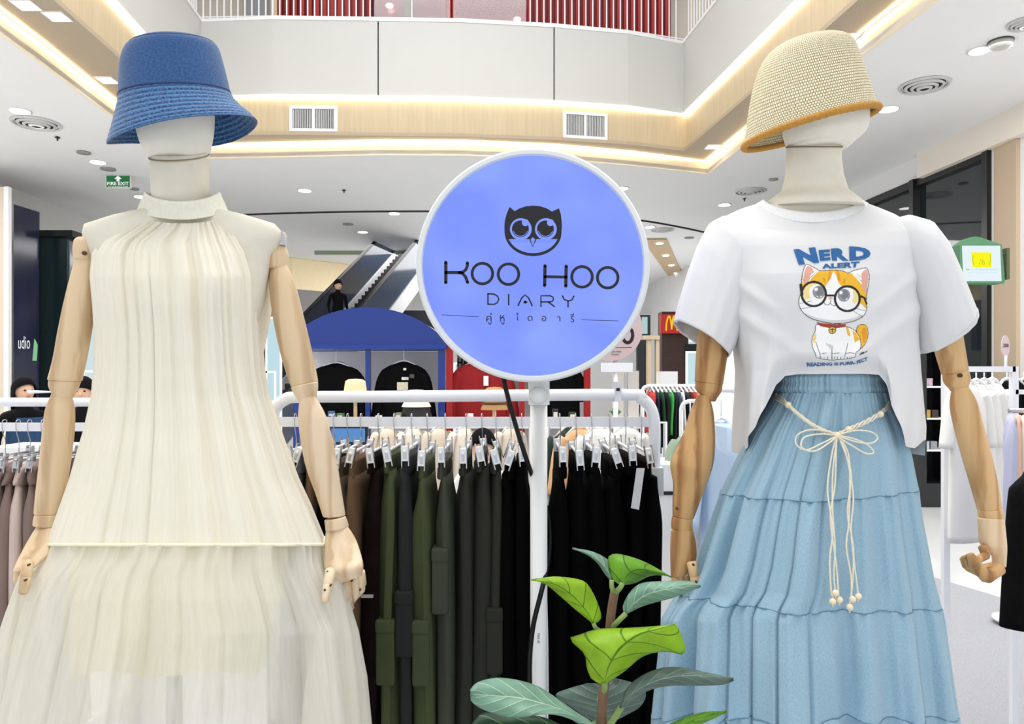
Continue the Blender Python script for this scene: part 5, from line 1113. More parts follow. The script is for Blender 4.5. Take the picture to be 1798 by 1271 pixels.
for pts, r in (([(1080, 1040), (1088, 1033), (1093, 1024)], .0045), ([(1078, 1040), (1074, 1030), (1074, 1018)], .004), ([(1074, 1102), (1086, 1090), (1099, 1077)], .0045), ([(1058, 1110), (1046, 1102), (1042, 1094)], .0035), ([(1060, 1215), (1062, 1205), (1061, 1196)], .005), ([(1062, 1285), (1078, 1262), (1092, 1240)], .0055), ([(1056, 1300), (1048, 1285), (1040, 1268)], .005), ([(1060, 1320), (1110, 1315), (1155, 1298)], .004)):
    q = MB(); q.tube(smooth_pts([P(a, b_, PY + (.02 if i == 0 else 0)) for i, (a, b_) in enumerate(pts)], 4), r, 8); q.build('leaf_stalk', STG, plant)
pcx = P(1050, 1700, PY + .02)
q = MB(); q.tube([(pcx.x, pcx.y, 0), (pcx.x, pcx.y, .02), (pcx.x, pcx.y, .34), (pcx.x, pcx.y, .345), (pcx.x, pcx.y, .30)], [.11, .13, .17, .155, .15], 32); q.build('pot', mat('pot_white', rgb(232, 230, 226), .5), plant)
q = MB(); q.tube([(pcx.x, pcx.y, .30), pcx, ], .009, 8) if pcx.z > .3 else None; q.build('lower_stem', STM, plant) if q.v else None
q = MB(); q.tube([(pcx.x, pcx.y, .29), (pcx.x, pcx.y, .315)], .152, 24); q.build('soil', mat('soil', rgb(60, 46, 36), .95, var=.3, scale=120), plant)
# ================================================================ RACKS AND HANGING CLOTHES
def cloth_mat(name, c, var=.12, rough=.85): return mat(name, c, rough, var=var, scale=14, bump=.25, bscale=500, stretch=(1, 1, .3))
def hang_cloth(mb, x, y, zt, zb, hx, hy, nf=5, seed=1, amp=.4, top=.5, flare=1.0, yaw=0.0, nu=48, nv=26):
    ca, sa = math.cos(yaw), math.sin(yaw)
    def fn(u, v):
        an = 2 * PI * u; c_ = math.cos(an); s_ = math.sin(an); k = lerp(top, 1, sstep(0, .12, v)) * lerp(1, flare, v)
        g = 1 + amp * pnoise(an + .25 * math.sin(3 * v + seed), nf, seed) * sstep(0, .15, v)
        ly = hy * (1 - .12 * (1 - sstep(0, .1, v))) * math.copysign(abs(s_) ** .7, s_) * lerp(1, flare, v * .5)
        lx = hx * k * math.copysign(abs(c_) ** .8, c_) * g + .006 * math.sin(4 * v + seed + 2 * s_)
        return Vector((x + lx * ca - ly * sa, y + lx * sa + ly * ca, lerp(zt, zb, v) + .004 * math.sin(3 * an) * v))
    mb.surf(fn, nu, nv, True, (True, True)); return mb
RY = 1.92
def rp_(x, y, Y=RY): return P(x, y, Y)
RW = mat('rack_white', rgb(240, 242, 250), .3, var=.01, coat=.3)
rack = thing('clothes_rack', (P(812, 0, RY).x, RY, 0), 'white tubular clothes rack standing right behind the lit sign pole', 'clothes rack')
zb_ = .06
xl_, xr_ = rp_(478, 0).x, rp_(1149, 0).x
q = MB(); q.tube([(xl_, RY, zb_)] + smooth_pts([rp_(478, 790), rp_(477, 745), rp_(483, 718), rp_(500, 702), rp_(530, 697), rp_(700, 696), rp_(1090, 693), rp_(1124, 699), rp_(1142, 716), rp_(1149, 745), rp_(1149, 790)], 6) + [Vector((xr_, RY, .9)), Vector((xr_, RY, zb_))], .0155, 14); q.build('frame', RW, rack)
q = MB(); a, b_ = rp_(480, 732), rp_(1147, 749); q.box((a.x, RY - .005, b_.z), (b_.x, RY + .005, a.z)); q.build('rail', RW, rack)
for x in (xl_, xr_):
    q = MB(); q.tube([(x, RY - .24, .07), (x, RY + .24, .07)], .014, 10); q.build('foot', RW, rack)
    for yy in (-.22, .22):
        q = MB(); q.tube([(x - .012, RY + yy, .03), (x + .012, RY + yy, .03)], .03, 14); q.build('wheel', BLACK, rack)
q = MB(); q.box((xr_ - .02, RY - .02, rp_(0, 868).z), (xr_ + .02, RY + .02, rp_(0, 820).z)); q.build('height_clamp', WHITE, rack)
HZ = rp_(0, 732).z
HW = mat('hanger_plastic', rgb(236, 238, 242), .3, var=.01); 
def clip_hanger(x, Y, Z, lab, grp,  drop=.085, half=.13, steelclips=False, yaw=0.0, tilt=.0):
    t = thing('clip_hanger', (x, Y, Z), lab, 'hanger', grp)
    q = MB(); hook = [(0, .012, -.02), (0, .010, .004), (0, 0, .009), (0, -.010, .003), (.001, -.011, -.02), (.002, -.006, -.04), (.002, 0, -.055), (.002, 0, -drop)]
    q.tube([Vector(p) + Vector((x, Y, Z)) for p in smooth_pts(hook, 4)], .0013, 6); q.build('hook', STEEL, t)
    q = MB(); q.tube([(x, Y - half, Z - drop), (x, Y + half, Z - drop)], .004, 8); q.build('bar', STEEL if steelclips else HW, t)
    for s_ in (-1, 1):
        q = MB(); yy = Y + s_ * half * .9; M = Matrix.Translation((x, yy, Z - drop)) @ Matrix.Rotation(tilt, 4, 'Y')
        q.box((-.0075, -.007, -.024), (.0075, .012, .012), M=M); q.box((-.0095, -.006, -.036), (-.007, .008, .020), M=M, mi=1); q.box((.007, -.006, -.036), (.0095, .008, .020), M=M, mi=1)
        q.box((-.003, -.009, -.018), (.003, -.007, -.002), M=M, mi=1)
        q.build('clip', [STEEL if steelclips else HW, STEEL], t)
    return t
OL = cloth_mat('cloth_olive', rgb(60, 70, 38)); OLD = cloth_mat('cloth_olive_dark', rgb(30, 32, 22)); GRD = cloth_mat('cloth_green_black', rgb(18, 25, 24)); GOL = cloth_mat('cloth_grey_olive', rgb(54, 58, 45))
BRN = cloth_mat('cloth_brown', rgb(96, 72, 48)); TAU = cloth_mat('cloth_taupe', rgb(74, 58, 46)); BLB = mat('cloth_brown_black', (.008, .004, .004, 1), .95, var=.3, spec=.1); BLK = mat('cloth_black', (.0012, .0012, .0016, 1), .95, var=.3, spec=.08); GDN = cloth_mat('cloth_grey_denim', rgb(80, 84, 92)); DBR = cloth_mat('cloth_dark_brown', rgb(40, 28, 24))
ordn = ['first', 'second', 'third', 'fourth', 'fifth', 'sixth', 'seventh', 'eighth', 'ninth', 'tenth', 'eleventh', 'twelfth', 'thirteenth', 'fourteenth', 'fifteenth', 'sixteenth', 'seventeenth', 'eighteenth']
left = [(513, DBR, 'dark brown', 0), (526, BRN, 'mid brown', 0), (541, GDN, 'grey denim', 0), (558, BRN, 'tan brown', 0), (582, BLK, 'black', 0), (606, TAU, 'dark taupe', 0), (630, BRN, 'light brown', 0), (661, BLB, 'brown-black', 2), (689, OL, 'olive green', 1), (720, GRD, 'green-black', 1), (748, OL, 'olive green', 1), (780, GOL, 'grey-olive', 1), (817, OLD, 'dark olive', 0), (845, OLD, 'dark olive', 0), (870, OLD, 'dark olive', 1), (896, BLK, 'black', 0), (916, BLK, 'black', 0)]
right = [(984, BLK, 'black', 0), (1012, BLK, 'black', 0), (1040, BLK, 'black', 0), (1072, BLK, 'black', 0), (1100, BLK, 'black', 0), (1128, BLK, 'black', 3)]
def trouser(px, mt, desc, kind, lab, i, Y=RY):
    x = rp_(px, 0, Y).x * .985
    clip_hanger(x, Y, HZ, 'white clip hanger, ' + lab.split(', ')[1], 'clip hangers on the front rack', tilt=random.Random(i).uniform(-.35, .35), drop=.083 + random.Random(i + 5).uniform(-.008, .006))
    t = thing('trousers', (x, Y, .42), lab, 'trousers', 'trousers on the front rack')
    r = random.Random(100 + i); zt = P(0, 812 + r.uniform(-8, 8), Y - .13).z; hx = .0265 + r.uniform(-.002, .003)
    q = MB(); hang_cloth(q, x, Y, zt - .03, .42, hx, .135, 5, i + 3, .48, .55, 1.1, yaw=r.uniform(-.06, .10), nu=56, nv=36); q.build('leg', mt, t)
    q = MB()
    def wf(u, v):
        an = 2 * PI * u; c_ = math.cos(an); s_ = math.sin(an); g = .0018 * math.sin(22 * s_) * abs(c_)
        return Vector((x + (.0125 + .002 * v + g) * math.copysign(abs(c_) ** .7, c_), Y + .118 * math.copysign(abs(s_) ** .8, s_), lerp(zt + .008, zt - .036, v)))
    q.surf(wf, 60, 8, True, (True, True)); q.build('waistband', mt, t)
    if kind == 1:
        zc = P(0, {8: 1110, 9: 1060, 10: 1112, 11: 985, 14: 1090}[i], Y - .14).z; q = MB()
        q.box((x - hx * .8, Y - .141, zc - .13), (x + hx * .8, Y - .06, zc)); q.box((x - hx * .84, Y - .143, zc - .004), (x + hx * .82, Y - .06, zc + .03)); o = q.build('cargo_pocket', mt, t); bv = o.modifiers.new('b', 'BEVEL'); bv.width = .006; bv.segments = 2
    if kind == 2:
        zc = P(0, 1043, Y - .14).z; q = MB(); q.box((x - .014, Y - .157, zc - .004), (x + .016, Y - .145, zc + .004)); q.build('buckle', STEEL, t, label='silver strap buckle')
    if kind == 3:
        q = MB(); a, b_, c_, d = P(1118, 822, Y - .15), P(1132, 822, Y - .15), P(1122, 895, Y - .15), P(1108, 892, Y - .15); q.prism([a, b_, c_, d], None, (0, .002, 0)); tag(q.build('size_strip', mat('tag_white', rgb(214, 214, 218), .5)), 'narrow white size strip hanging on the last black trousers', 'tag')
for i, (px, m_, d, k) in enumerate(left): trouser(px, m_, d, k, '%s trousers, %s left of the sign pole on the front rack' % (d, ordn[len(left) - 1 - i]), i)
for i, (px, m_, d, k) in enumerate(right): trouser(px, m_, d, k, 'black trousers, %s right of the sign pole on the front rack' % ordn[i], 40 + i)
# price holder on the top bar
q = MB(); q.box((rp_(1077, 0).x, RY - .022, rp_(0, 705).z), (rp_(1089, 0).x, RY + .02, rp_(0, 670).z)); q.box((rp_(1080, 0).x, RY - .024, rp_(0, 686).z), (rp_(1086, 0).x, RY - .021, rp_(0, 681).z), mi=1); tag(q.build('rack_clip', [mat('clear_plastic', rgb(226, 228, 242), .2), BLACKM]), 'pale plastic sign clip on the front rack top bar', 'clip')
# left rack with pale skirts
LY = 2.25
rk = thing('clothes_rack', (P(60, 0, LY).x, LY, 0), 'white clothes rack with pale pink skirts at the left edge', 'clothes rack')
q = MB(); x0, x1 = P(-60, 0, LY).x, P(240, 0, LY).x; zt = P(0, 706, LY).z
q.tube([(x0, LY, .05), (x0, LY, zt - .05)] + smooth_pts([(x0, LY, zt - .04), (x0 + .012, LY, zt - .012), (x0 + .04, LY, zt)], 4) + smooth_pts([(x1 - .04, LY, zt), (x1 - .012, LY, zt - .012), (x1, LY, zt - .04)], 4) + [(x1, LY, zt - .05), (x1, LY, .05)], .0135, 12); q.build('frame', RW, rk)
q = MB(); q.box((x0, LY - .005, P(0, 757, LY).z), (x1, LY + .005, P(0, 742, LY).z)); q.build('rail', RW, rk)
for x in (x0, x1):
    q = MB(); q.tube([(x, LY - .24, .04), (x, LY + .24, .04)], .014, 10); q.build('foot', RW, rk)
PINK = cloth_mat('cloth_blush', rgb(206, 186, 178), .06); MAU = cloth_mat('cloth_mauve', rgb(132, 112, 104)); 
LH = P(0, 742, LY).z
for i, (px, m_, d) in enumerate([(8, PINK, 'blush pink skirt, cut by the left picture edge'), (32, MAU, 'mauve brown skirt between blush pink ones at left'), (52, PINK, 'blush pink skirt left of the wooden forearm'), (76, MAU, 'mauve brown skirt behind the wooden forearm'), (98, PINK, 'blush pink skirt behind the left wooden wrist'), (122, DBR, 'dark brown skirt between wooden forearm and cream dress')]):
    x = P(px, 0, LY).x; clip_hanger(x, LY, LH, 'steel clip hanger holding the ' + d, 'steel clip hangers on the left rack', drop=.10, steelclips=True, tilt=.1)
    t = thing('skirt', (x, LY, .7), d, 'skirt', 'skirts on the left rack'); q = MB(); hang_cloth(q, x, LY, LH - .17, .55, .026, .13, 6, 60 + i, .35, .5, 1.4, yaw=.35); q.build('panel', m_, t)
    q = MB(); hang_cloth(q, x, LY, LH - .115, LH - .175, .017, .125, 16, 70 + i, .18, .9, 1.0, nv=6, yaw=.35); q.build('waistband', m_, t)
# ---------------- shirts
def tee(px, ytop, hw, ybot, Y, m_, lab, yaw=0.0, sl=.42, depth=.05, slw=.34, group=None, name='t_shirt', cat='shirt', hanger=True, hcol=None, flare=1.05, bar_y=None):
    """hw: half shoulder width in pixels at depth Y"""
    c = P(px, ytop, Y); W = hw / F * Y; zb = P(0, ybot, Y).z; t = thing(name, (c.x, Y, zb), lab, cat, group)
    R = Matrix.Translation((c.x, Y, 0)) @ Matrix.Rotation(yaw, 4, 'Z')
    H = c.z - zb
    def fn(u, v):
        an = 2 * PI * u; c_ = math.cos(an); s_ = math.sin(an); k = .30 + .46 * sstep(0, .14, v) if v < .14 else .76
        k = lerp(.30, .78, min(1, v / .10) ** .8) * lerp(1, flare, v); g = 1 + .05 * pnoise(an, 7, int(px)) * v
        return R @ Vector((W * k * math.copysign(abs(c_) ** .8, c_) * g, depth * lerp(.5, 1, min(1, v / .2)) * s_ * g, c.z - H * v + (.02 * W / .2 * s_ if v < .02 else 0)))
    q = MB(); q.surf(fn, 40, 22, True, (True, True)); o = q.build('body', m_, t)
    for sg in (-1, 1):
        q = MB(); p0 = Vector((sg * W * .62, 0, c.z - .07 * W / .2)); p1 = Vector((sg * W * .86, 0, c.z - .16 * W / .2)); p2 = Vector((sg * W * (.86 + sl * .4), 0, c.z - (.16 + sl * .55) * W / .2))
        pts = [R @ p for p in smooth_pts([p0, p1, p2], 5)]; n = len(pts)
        dx = (R.to_3x3() @ Vector((1, 0, 0)))
        def sf_(u, v, pts=pts, n=n, sg=sg):
            k = min(int(round(v * (n - 1))), n - 1); an = 2 * PI * u; tdir = (pts[min(k + 1, n - 1)] - pts[max(k - 1, 0)]).normalized(); side = tdir.cross(R.to_3x3() @ Vector((0, 1, 0))).normalized()
            return pts[k] + side * W * slw * .62 * math.cos(an) + (R.to_3x3() @ Vector((0, 1, 0))) * depth * .8 * math.sin(an)
        q.surf(sf_, 20, n - 1, True, (True, True)); q.build('sleeve', m_, t)
    if hanger:
        h_ = thing('coat_hanger', (c.x, Y, c.z), (hcol[1] if hcol else 'white') + ' hanger inside the ' + ' '.join(lab.split()[:12]), 'hanger'); q = MB()
        zt_ = P(0, bar_y, Y).z if bar_y else c.z + .1
        q.tube([R @ Vector(p) for p in smooth_pts([(0, .0, zt_ - c.z + c.z - .01), (.0, .0, c.z + .01)], 3)], .003, 6)
        q.tube([R @ Vector((-W * .55, 0, c.z - .035)), R @ Vector((-W * .2, 0, c.z + .012)), R @ Vector((0, 0, c.z + .022)), R @ Vector((W * .2, 0, c.z + .012)), R @ Vector((W * .55, 0, c.z - .035))], .007, 8); q.build('hanger_body', hcol[0] if hcol else HW, h_)
    return t
# ---------------- blue arched stall with black shirts
KY = 7.2
ks = thing('blue_stall', (P(665, 0, KY).x, KY, 0), 'glossy blue stall frame with a rounded arch roof behind the trousers', 'stall')
zb0 = P(0, 606, KY).z; za = P(0, 541, KY).z; xa, xb = P(508, 0, KY).x, P(786, 0, KY).x
poly = [(lerp(xa, xb, i / 24), KY - .1, zb0 + (za - zb0) * (1 - ((i / 24 - .5) * 2) ** 2) ** .75) for i in range(25)]
q = MB(); q.prism(poly, None, (0, .7, 0), smooth=False); q.build('arch_roof', BLUEP, ks)
q = MB(); q.box((xa, KY - .14, P(0, 613, KY).z), (xb, KY + .62, zb0)); q.build('beam', mat('blue_beam', rgb(10, 54, 142), .35, var=.03), ks)
for x0, x1 in ((520, 530), (645, 653), (771, 783)):
    q = MB(); q.box((P(x0, 0, KY).x, KY - .1, 0), (P(x1, 0, KY).x, KY - .04, P(0, 612, KY).z)); q.build('post', BLUEP, ks)
q = MB(); q.box((xa, KY + .55, 0), (xb, KY + .6, P(0, 614, KY).z)); q.build('back_panel', mat('stall_back', rgb(252, 254, 254), .6, var=.03), ks)
BLT = mat('tee_black', (.003, .003, .0035, 1), .95, var=.3, spec=.1)
for px, lab, w_ in ((590, 'black T-shirt hanging in the left bay of the blue stall', 52), (709, 'black T-shirt with a small white print in the right bay of the blue stall', 46)):
    t = tee(px, 640 if px < 650 else 637, w_, 745, KY, BLT, lab, sl=.5, depth=.06, bar_y=612)
t_ = t; q = MB()
for x0, y0, x1, y1, mi in ((705, 662, 717, 667, 0), (719, 657, 727, 664, 1), (697, 671, 716, 685, 2), (700, 685, 714, 692, 1), (708, 646, 713, 650, 0)):
    q.box((P(x0, 0, KY - .08).x, KY - .075, P(0, y1, KY - .08).z), (P(x1, 0, KY - .08).x, KY - .07, P(0, y0, KY - .08).z), mi)
q.build('chest_print', [mat('pr_w', rgb(206, 206, 200), .7, var=.3, scale=60), mat('pr_k', rgb(70, 70, 66), .7, var=.3, scale=60), mat('pr_t', rgb(200, 196, 172), .7, var=.3, scale=80)], t_)
# shelves with cyan light behind (right bay) and small goods
for x0, y0, x1, y1, c, lab in ((755, 640, 772, 690, (176, 218, 222), 'pale cyan lit window panel beyond the right bay of the blue stall'), (800, 640, 822, 682, (186, 214, 220), 'pale cyan lit panel between the red posts'), (150, 455, 168, 560, (216, 236, 240), 'pale cyan shop window between wooden arm and cream dress'), (452, 655, 482, 740, (216, 232, 240), 'pale blue shop window right of the cream dress'), (470, 560, 492, 640, (200, 232, 242), 'cyan shop window between the dress and wooden upper arm'), (1207, 620, 1228, 700, (206, 236, 240), 'bright cyan shop window behind the oak upper arm')):
    Yw = 11.0; a, b_ = P(x0, y1, Yw), P(x1, y0, Yw); q = MB(); a.z = .02; q.box((a.x, Yw, a.z), (b_.x, Yw + .05, b_.z)); w_ = thing('lit_window', ((a.x + b_.x) / 2, Yw, a.z), lab, 'window'); q.build('pane', emis('cyan_%d' % x0, rgb(*c), .9), w_)
    q = MB(); g = .03; q.box((a.x - g, Yw - .02, a.z - g), (b_.x + g, Yw + .0, a.z)); q.box((a.x - g, Yw - .02, b_.z), (b_.x + g, Yw, b_.z + g)); q.box((a.x - g, Yw - .02, a.z), (a.x, Yw, b_.z)); q.box((b_.x, Yw - .02, a.z), (b_.x + g, Yw, b_.z)); q.box((a.x, Yw - .02, (a.z + b_.z) / 2), (b_.x, Yw, (a.z + b_.z) / 2 + g)); q.build('frame', WHITE, w_)
# red stall
rs = thing('red_stall', (P(860, 0, KY).x, KY, 0), 'dark red stall frame beside the blue one, partly behind the lit sign', 'stall')
zt = P(0, 606, KY).z
for x0, x1 in ((785, 796), (911, 921), (1024, 1035)):
    q = MB(); q.box((P(x0, 0, KY).x, KY - .1, 0), (P(x1, 0, KY).x, KY - .03, zt)); q.build('post', REDP, rs)
q = MB(); q.box((P(785, 0, KY).x, KY - .12, zt), (P(1040, 0, KY).x, KY + .5, P(0, 596, KY).z)); q.build('beam', REDP, rs)
q = MB(); q.box((P(796, 0, KY).x, KY + .5, 0), (P(1040, 0, KY).x, KY + .55, zt)); q.build('back_panel', mat('stall_grey', rgb(196, 196, 196), .6), rs)
t = tee(845, 636, 56, 750, KY, cloth_mat('tee_red', rgb(140, 12, 18), .1), 'dark red T-shirt hanging in the red stall below the lit sign', sl=.45, bar_y=606)
q = MB(); a = P(849, 660, KY - .08); q.box((a.x, KY - .08, P(0, 677, KY).z), (P(858, 0, KY).x, KY - .074, a.z)); tag(q.build('price_tag', WHITE), 'small white tag on the dark red T-shirt', 'tag')
tee(985, 640, 40, 748, KY, BLT, 'black T-shirt right of the sign pole above the rack bar', sl=.3, bar_y=606)
q = MB(); text_on(q, 'HA', lambda a, b_: (P(797 + 22 * a, 0, KY).x, KY + .44, P(0, 643 - 16 * b_, KY).z), .05); tag(q.build('wall_letters', BLACK), 'bold black capital letters HA beside the red post', 'lettering')
# hats on stands
hatdefs = [(624, 665, 24, 40, 'cream', rgb(232, 220, 176), 'cream felt hat on a wooden stand in front of the blue post'), (731, 684, 24, 30, 'pink', rgb(236, 214, 210), 'pale pink and black cap on a stand below the black T-shirt'), (868, 679, 22, 40, 'brown', rgb(176, 136, 88), 'camel brown felt hat on a stand left of the black cable')]
HY_ = 6.5
tb_ = thing('display_table', (P(700, 0, HY_).x, HY_, 0), 'long white display table under the hats behind the rack', 'table')
x0, x1 = P(560, 0, HY_).x, P(1180, 0, HY_).x; ztab = P(0, 742, HY_).z
q = MB(); q.box((x0, HY_ - .3, ztab - .03), (x1, HY_ + .4, ztab)); q.build('table_top', WHITE, tb_)
for x in (x0 + .03, (x0 + x1) / 2, x1 - .06):
    for y in (-.27, .35):
        q = MB(); q.box((x, HY_ + y, 0), (x + .03, HY_ + y + .03, ztab - .03)); q.build('leg', WHITE, tb_)
for px, yt, r_, h_, d, c, lab in hatdefs:
    hy_ = HY_ - .1; t = thing('display_hat', P(px, yt + h_, hy_), lab, 'hat'); rm = r_ / F * hy_; hh = h_ / F * hy_; c0 = P(px, yt, hy_)
    def fn(u, v, c0=c0, rm=rm, hh=hh):
        an = 2 * PI * u; prof = [(0, 0), (.5, -.02), (.72, -.10), (.8, -.4), (.86, -.68), (1.0, -.86), (1.08, -1.0)]; k = v * 6; i = min(int(k), 5); tt = k - i
        r2 = lerp(prof[i][0], prof[i + 1][0], tt) * rm; z = lerp(prof[i][1], prof[i + 1][1], tt) * hh
        return Vector((c0.x + r2 * math.cos(an), c0.y + r2 * math.sin(an), c0.z + z))
    q = MB(); q.surf(fn, 36, 18, True); o = q.build('crown', mat('felt_' + d, c, .9, var=.05, scale=60), t); 
    if d == 'pink':
        q = MB(); q.surf(lambda u, v: Vector((c0.x + rm * lerp(.95, 1.15, v) * math.cos(2 * PI * u), c0.y + rm * lerp(.95, 1.15, v) * math.sin(2 * PI * u), c0.z - hh * lerp(.95, 1.6, v))), 30, 4, True); q.build('brim', BLACK, t, label='black brim')
    if d == 'brown':
        q = MB(); q.tube([Vector((c0.x + rm * .9 * math.cos(a), c0.y + rm * .9 * math.sin(a), c0.z - hh * .72)) for a in [2 * PI * i / 30 for i in range(30)]], .012, 6, closed=True); q.build('hat_band', mat('band_dbrown', rgb(84, 56, 30), .8), t)
    st = thing('hat_stand', (c0.x, hy_, ztab), {'cream': 'pale wooden stand under the cream hat', 'pink': 'wooden stand under the pink and black cap', 'brown': 'wooden stand under the brown hat'}[d], 'stand')
    q = MB(); q.tube([(c0.x, hy_, ztab), (c0.x, hy_, c0.z - .06)], .016, 8); q.build('pole', WL, st); q = MB(); q.tube([(c0.x, hy_, ztab), (c0.x, hy_, ztab + .012)], .06, 16); q.build('base', WL, st)
# small goods on the table
goods = [(566, 722, 9, 16, rgb(228, 190, 60), 'small yellow toy on the display table beside the wooden elbow'), (582, 712, 10, 22, rgb(64, 104, 160), 'small blue printed card on the display table'), (598, 716, 12, 18, rgb(70, 120, 66), 'small green box on the display table'), (575, 735, 12, 14, rgb(60, 30, 34), 'dark red patterned pouch on the display table'), (640, 736, 12, 12, rgb(236, 236, 236), 'small white box at the foot of the blue post'),
         (665, 738, 10, 14, rgb(240, 240, 240), 'small white card stand right of the blue post'), (700, 730, 10, 20, rgb(120, 138, 110), 'green patterned bandana beside the pink cap'), (826, 732, 10, 18, rgb(238, 238, 238), 'white double card holder on the display table'), (1080, 728, 12, 20, rgb(70, 120, 70), 'small green potted sprig on the display table'), (1045, 734, 16, 10, rgb(160, 30, 36), 'small red tray on the display table'), (975, 716, 10, 26, rgb(30, 30, 34), 'black display box right of the sign pole'), (1005, 720, 12, 20, rgb(34, 60, 48), 'dark green box on the display table')]
for i, (px, yc, w_, h_, c, lab) in enumerate(goods):
    Yg = HY_ - .2 + .05 * (i % 3); x = P(px, 0, Yg).x; a = w_ / F * Yg / 2; hh = max(h_, 10) / F * Yg; m_ = mat('goods_%d' % i, c, .6, var=.3, scale=50); q = MB()
    if i in (8,):
        t = thing('small_plant', (x, Yg, ztab), lab, 'plant'); q.tube([(x, Yg, ztab), (x, Yg, ztab + .05)], [.025, .032], 12); q.build('pot', WHITE, t)
        for k in range(9):
            an = k * 2.4; q = MB(); q.tube([(x, Yg, ztab + .05), (x + .03 * math.cos(an), Yg + .03 * math.sin(an), ztab + .09 + .01 * (k % 3)), (x + .055 * math.cos(an), Yg + .05 * math.sin(an), ztab + .10 + .012 * (k % 4))], [.004, .012, .002], 6); q.build('leaf', m_, t)
    else:
        q.box((x - a, Yg - .03, ztab), (x + a, Yg + .03, ztab + hh)); q.box((x - a * .7, Yg - .034, ztab + hh * .25), (x + a * .7, Yg - .03, ztab + hh * .8), 1)
        o = q.build('box' if i != 0 else 'toy', [m_, mat('goods_print', rgb(210, 206, 196), .6, var=.4, scale=90)]); tag(o, lab, 'box' if i else 'toy'); bv = o.modifiers.new('b', 'BEVEL'); bv.width = .005
# beige coats on a rail behind the rack
CYY = 5.75
cr_ = thing('clothes_rack', (P(780, 0, CYY).x, CYY, 0), 'low white rail holding the beige coats behind the trousers', 'clothes rack'); zr = P(0, 741, CYY).z
q = MB(); q.tube([(P(640, 0, CYY).x, CYY, .02), (P(640, 0, CYY).x, CYY, zr), (P(930, 0, CYY).x, CYY, zr), (P(930, 0, CYY).x, CYY, .02)], .012, 8); q.build('frame', RW, cr_)
BEI = cloth_mat('coat_beige', rgb(222, 208, 190), .05); BEI2 = cloth_mat('coat_cream', rgb(232, 222, 208), .04)
for i, (px, m_, lab) in enumerate([(680, BEI, 'beige coat on the low rail, leftmost behind the trousers'), (725, BEI2, 'cream coat on the low rail, second from the left'), (770, BEI, 'beige coat on the low rail, third from the left'), (815, BEI2, 'cream coat on the low rail left of the dark haired head'), (895, BEI, 'beige coat on the low rail near the sign pole')]):
    tee(px, 752, 30, 1010, CYY, m_, lab, yaw=.5, sl=1.3, depth=.07, bar_y=741, slw=.3, name='coat', cat='coat')
# monitor and red box under the flat rail
t = thing('monitor', P(608, 778, 5.2), 'small blue screen behind the rack rail beside the wooden forearm', 'monitor')
q = MB(); a, b_ = P(582, 776, 5.2), P(641, 752, 5.2); q.box((a.x - .02, 5.2, a.z - .02), (b_.x + .02, 5.23, b_.z + .02)); q.build('bezel', BLACKM, t); q = MB(); q.box((a.x, 5.195, a.z), (b_.x, 5.2, b_.z)); q.build('screen', emis('screen_blue', rgb(96, 150, 214), .9), t)
q = MB(); q.box(((a.x + b_.x) / 2 - .02, 5.22, .9), ((a.x + b_.x) / 2 + .02, 5.25, a.z)); q.build('stand', BLACKM, t)
ct = thing('counter', (P(600, 0, 5.3).x, 5.3, 0), 'white counter under the blue screen behind the rack', 'counter'); q = MB(); q.box((P(470, 0, 5.3).x, 5.05, 0), (P(655, 0, 5.3).x, 5.6, .88)); q.build('body', WHITE, ct); q = MB(); q.box((P(465, 0, 5.3).x, 5.0, .88), (P(660, 0, 5.3).x, 5.65, .91)); q.build('top', WHITEG, ct)
q = MB(); q.box((P(603, 0, 5.1).x, 5.1, .91), (P(632, 0, 5.1).x, 5.16, P(0, 785, 5.1).z)); tag(q.build('box', mat('orange_red', rgb(214, 74, 40), .5)), 'orange-red box below the blue screen', 'box')
# pale shirts right of the sign pole, below the flat rail
cr_ = thing('clothes_rack', (P(1070, 0, 3.9).x, 3.9, 0), 'low white rail holding white shirts behind the black trousers', 'clothes rack'); zr = P(0, 742, 3.9).z
q = MB(); q.tube([(P(962, 0, 3.9).x, 3.9, .02), (P(962, 0, 3.9).x, 3.9, zr), (P(1168, 0, 3.9).x, 3.9, zr), (P(1168, 0, 3.9).x, 3.9, .02)], .012, 8); q.build('frame', RW, cr_)
WC = cloth_mat('shirt_white', rgb(238, 236, 232), .02)
for i, (px, m_, lab) in enumerate([(1000, cloth_mat('shirt_dkgreen', rgb(40, 60, 54)), 'dark green shirt on the low rail nearest the sign pole'), (1018, cloth_mat('shirt_orange', rgb(222, 178, 132)), 'apricot shirt on the low rail behind the black trousers'), (1052, WC, 'white shirt on the low rail, left of two'), (1100, WC, 'white shirt on the low rail, right of two')]):
    tee(px, 754 - i, 46, 1000, 3.9 - .04 * i, m_, lab, yaw=.25, sl=.6, depth=.04, bar_y=742)
# pink round sign far behind
PYY = 5.6
ps = thing('round_sign', (P(1078, 0, PYY).x, PYY, 0), 'smaller round pink sign behind the lower right rim of the blue sign', 'sign'); c = P(1070, 577, PYY); r_ = 57 / F * PYY
q = MB(); q.tube([(c.x, PYY - .03, c.z), (c.x, PYY + .03, c.z)], r_, 64); o = q.build('disc', mat('sign_pink', rgb(206, 182, 186), .5, var=.02), ps)
for p_ in o.data.polygons: p_.use_smooth = len(p_.vertices) == 4
def zz(zx, zy, lv=1): p = P(700 + zx / 2.825, 250 + zy / 2.825, PYY - .035); return (p.x, PYY - .031 - .001 * lv, p.z)
q = MB(); v, f = stroke2d(arc2(1136, 955, 25, ry=38), 16, True); q.add([zz(p[0], p[1]) for p in v], f); v, f = stroke2d([(1060, 1018), (1155, 1016)], 3); q.add([zz(p[0], p[1]) for p in v], f); q.build('letter', INK, ps)
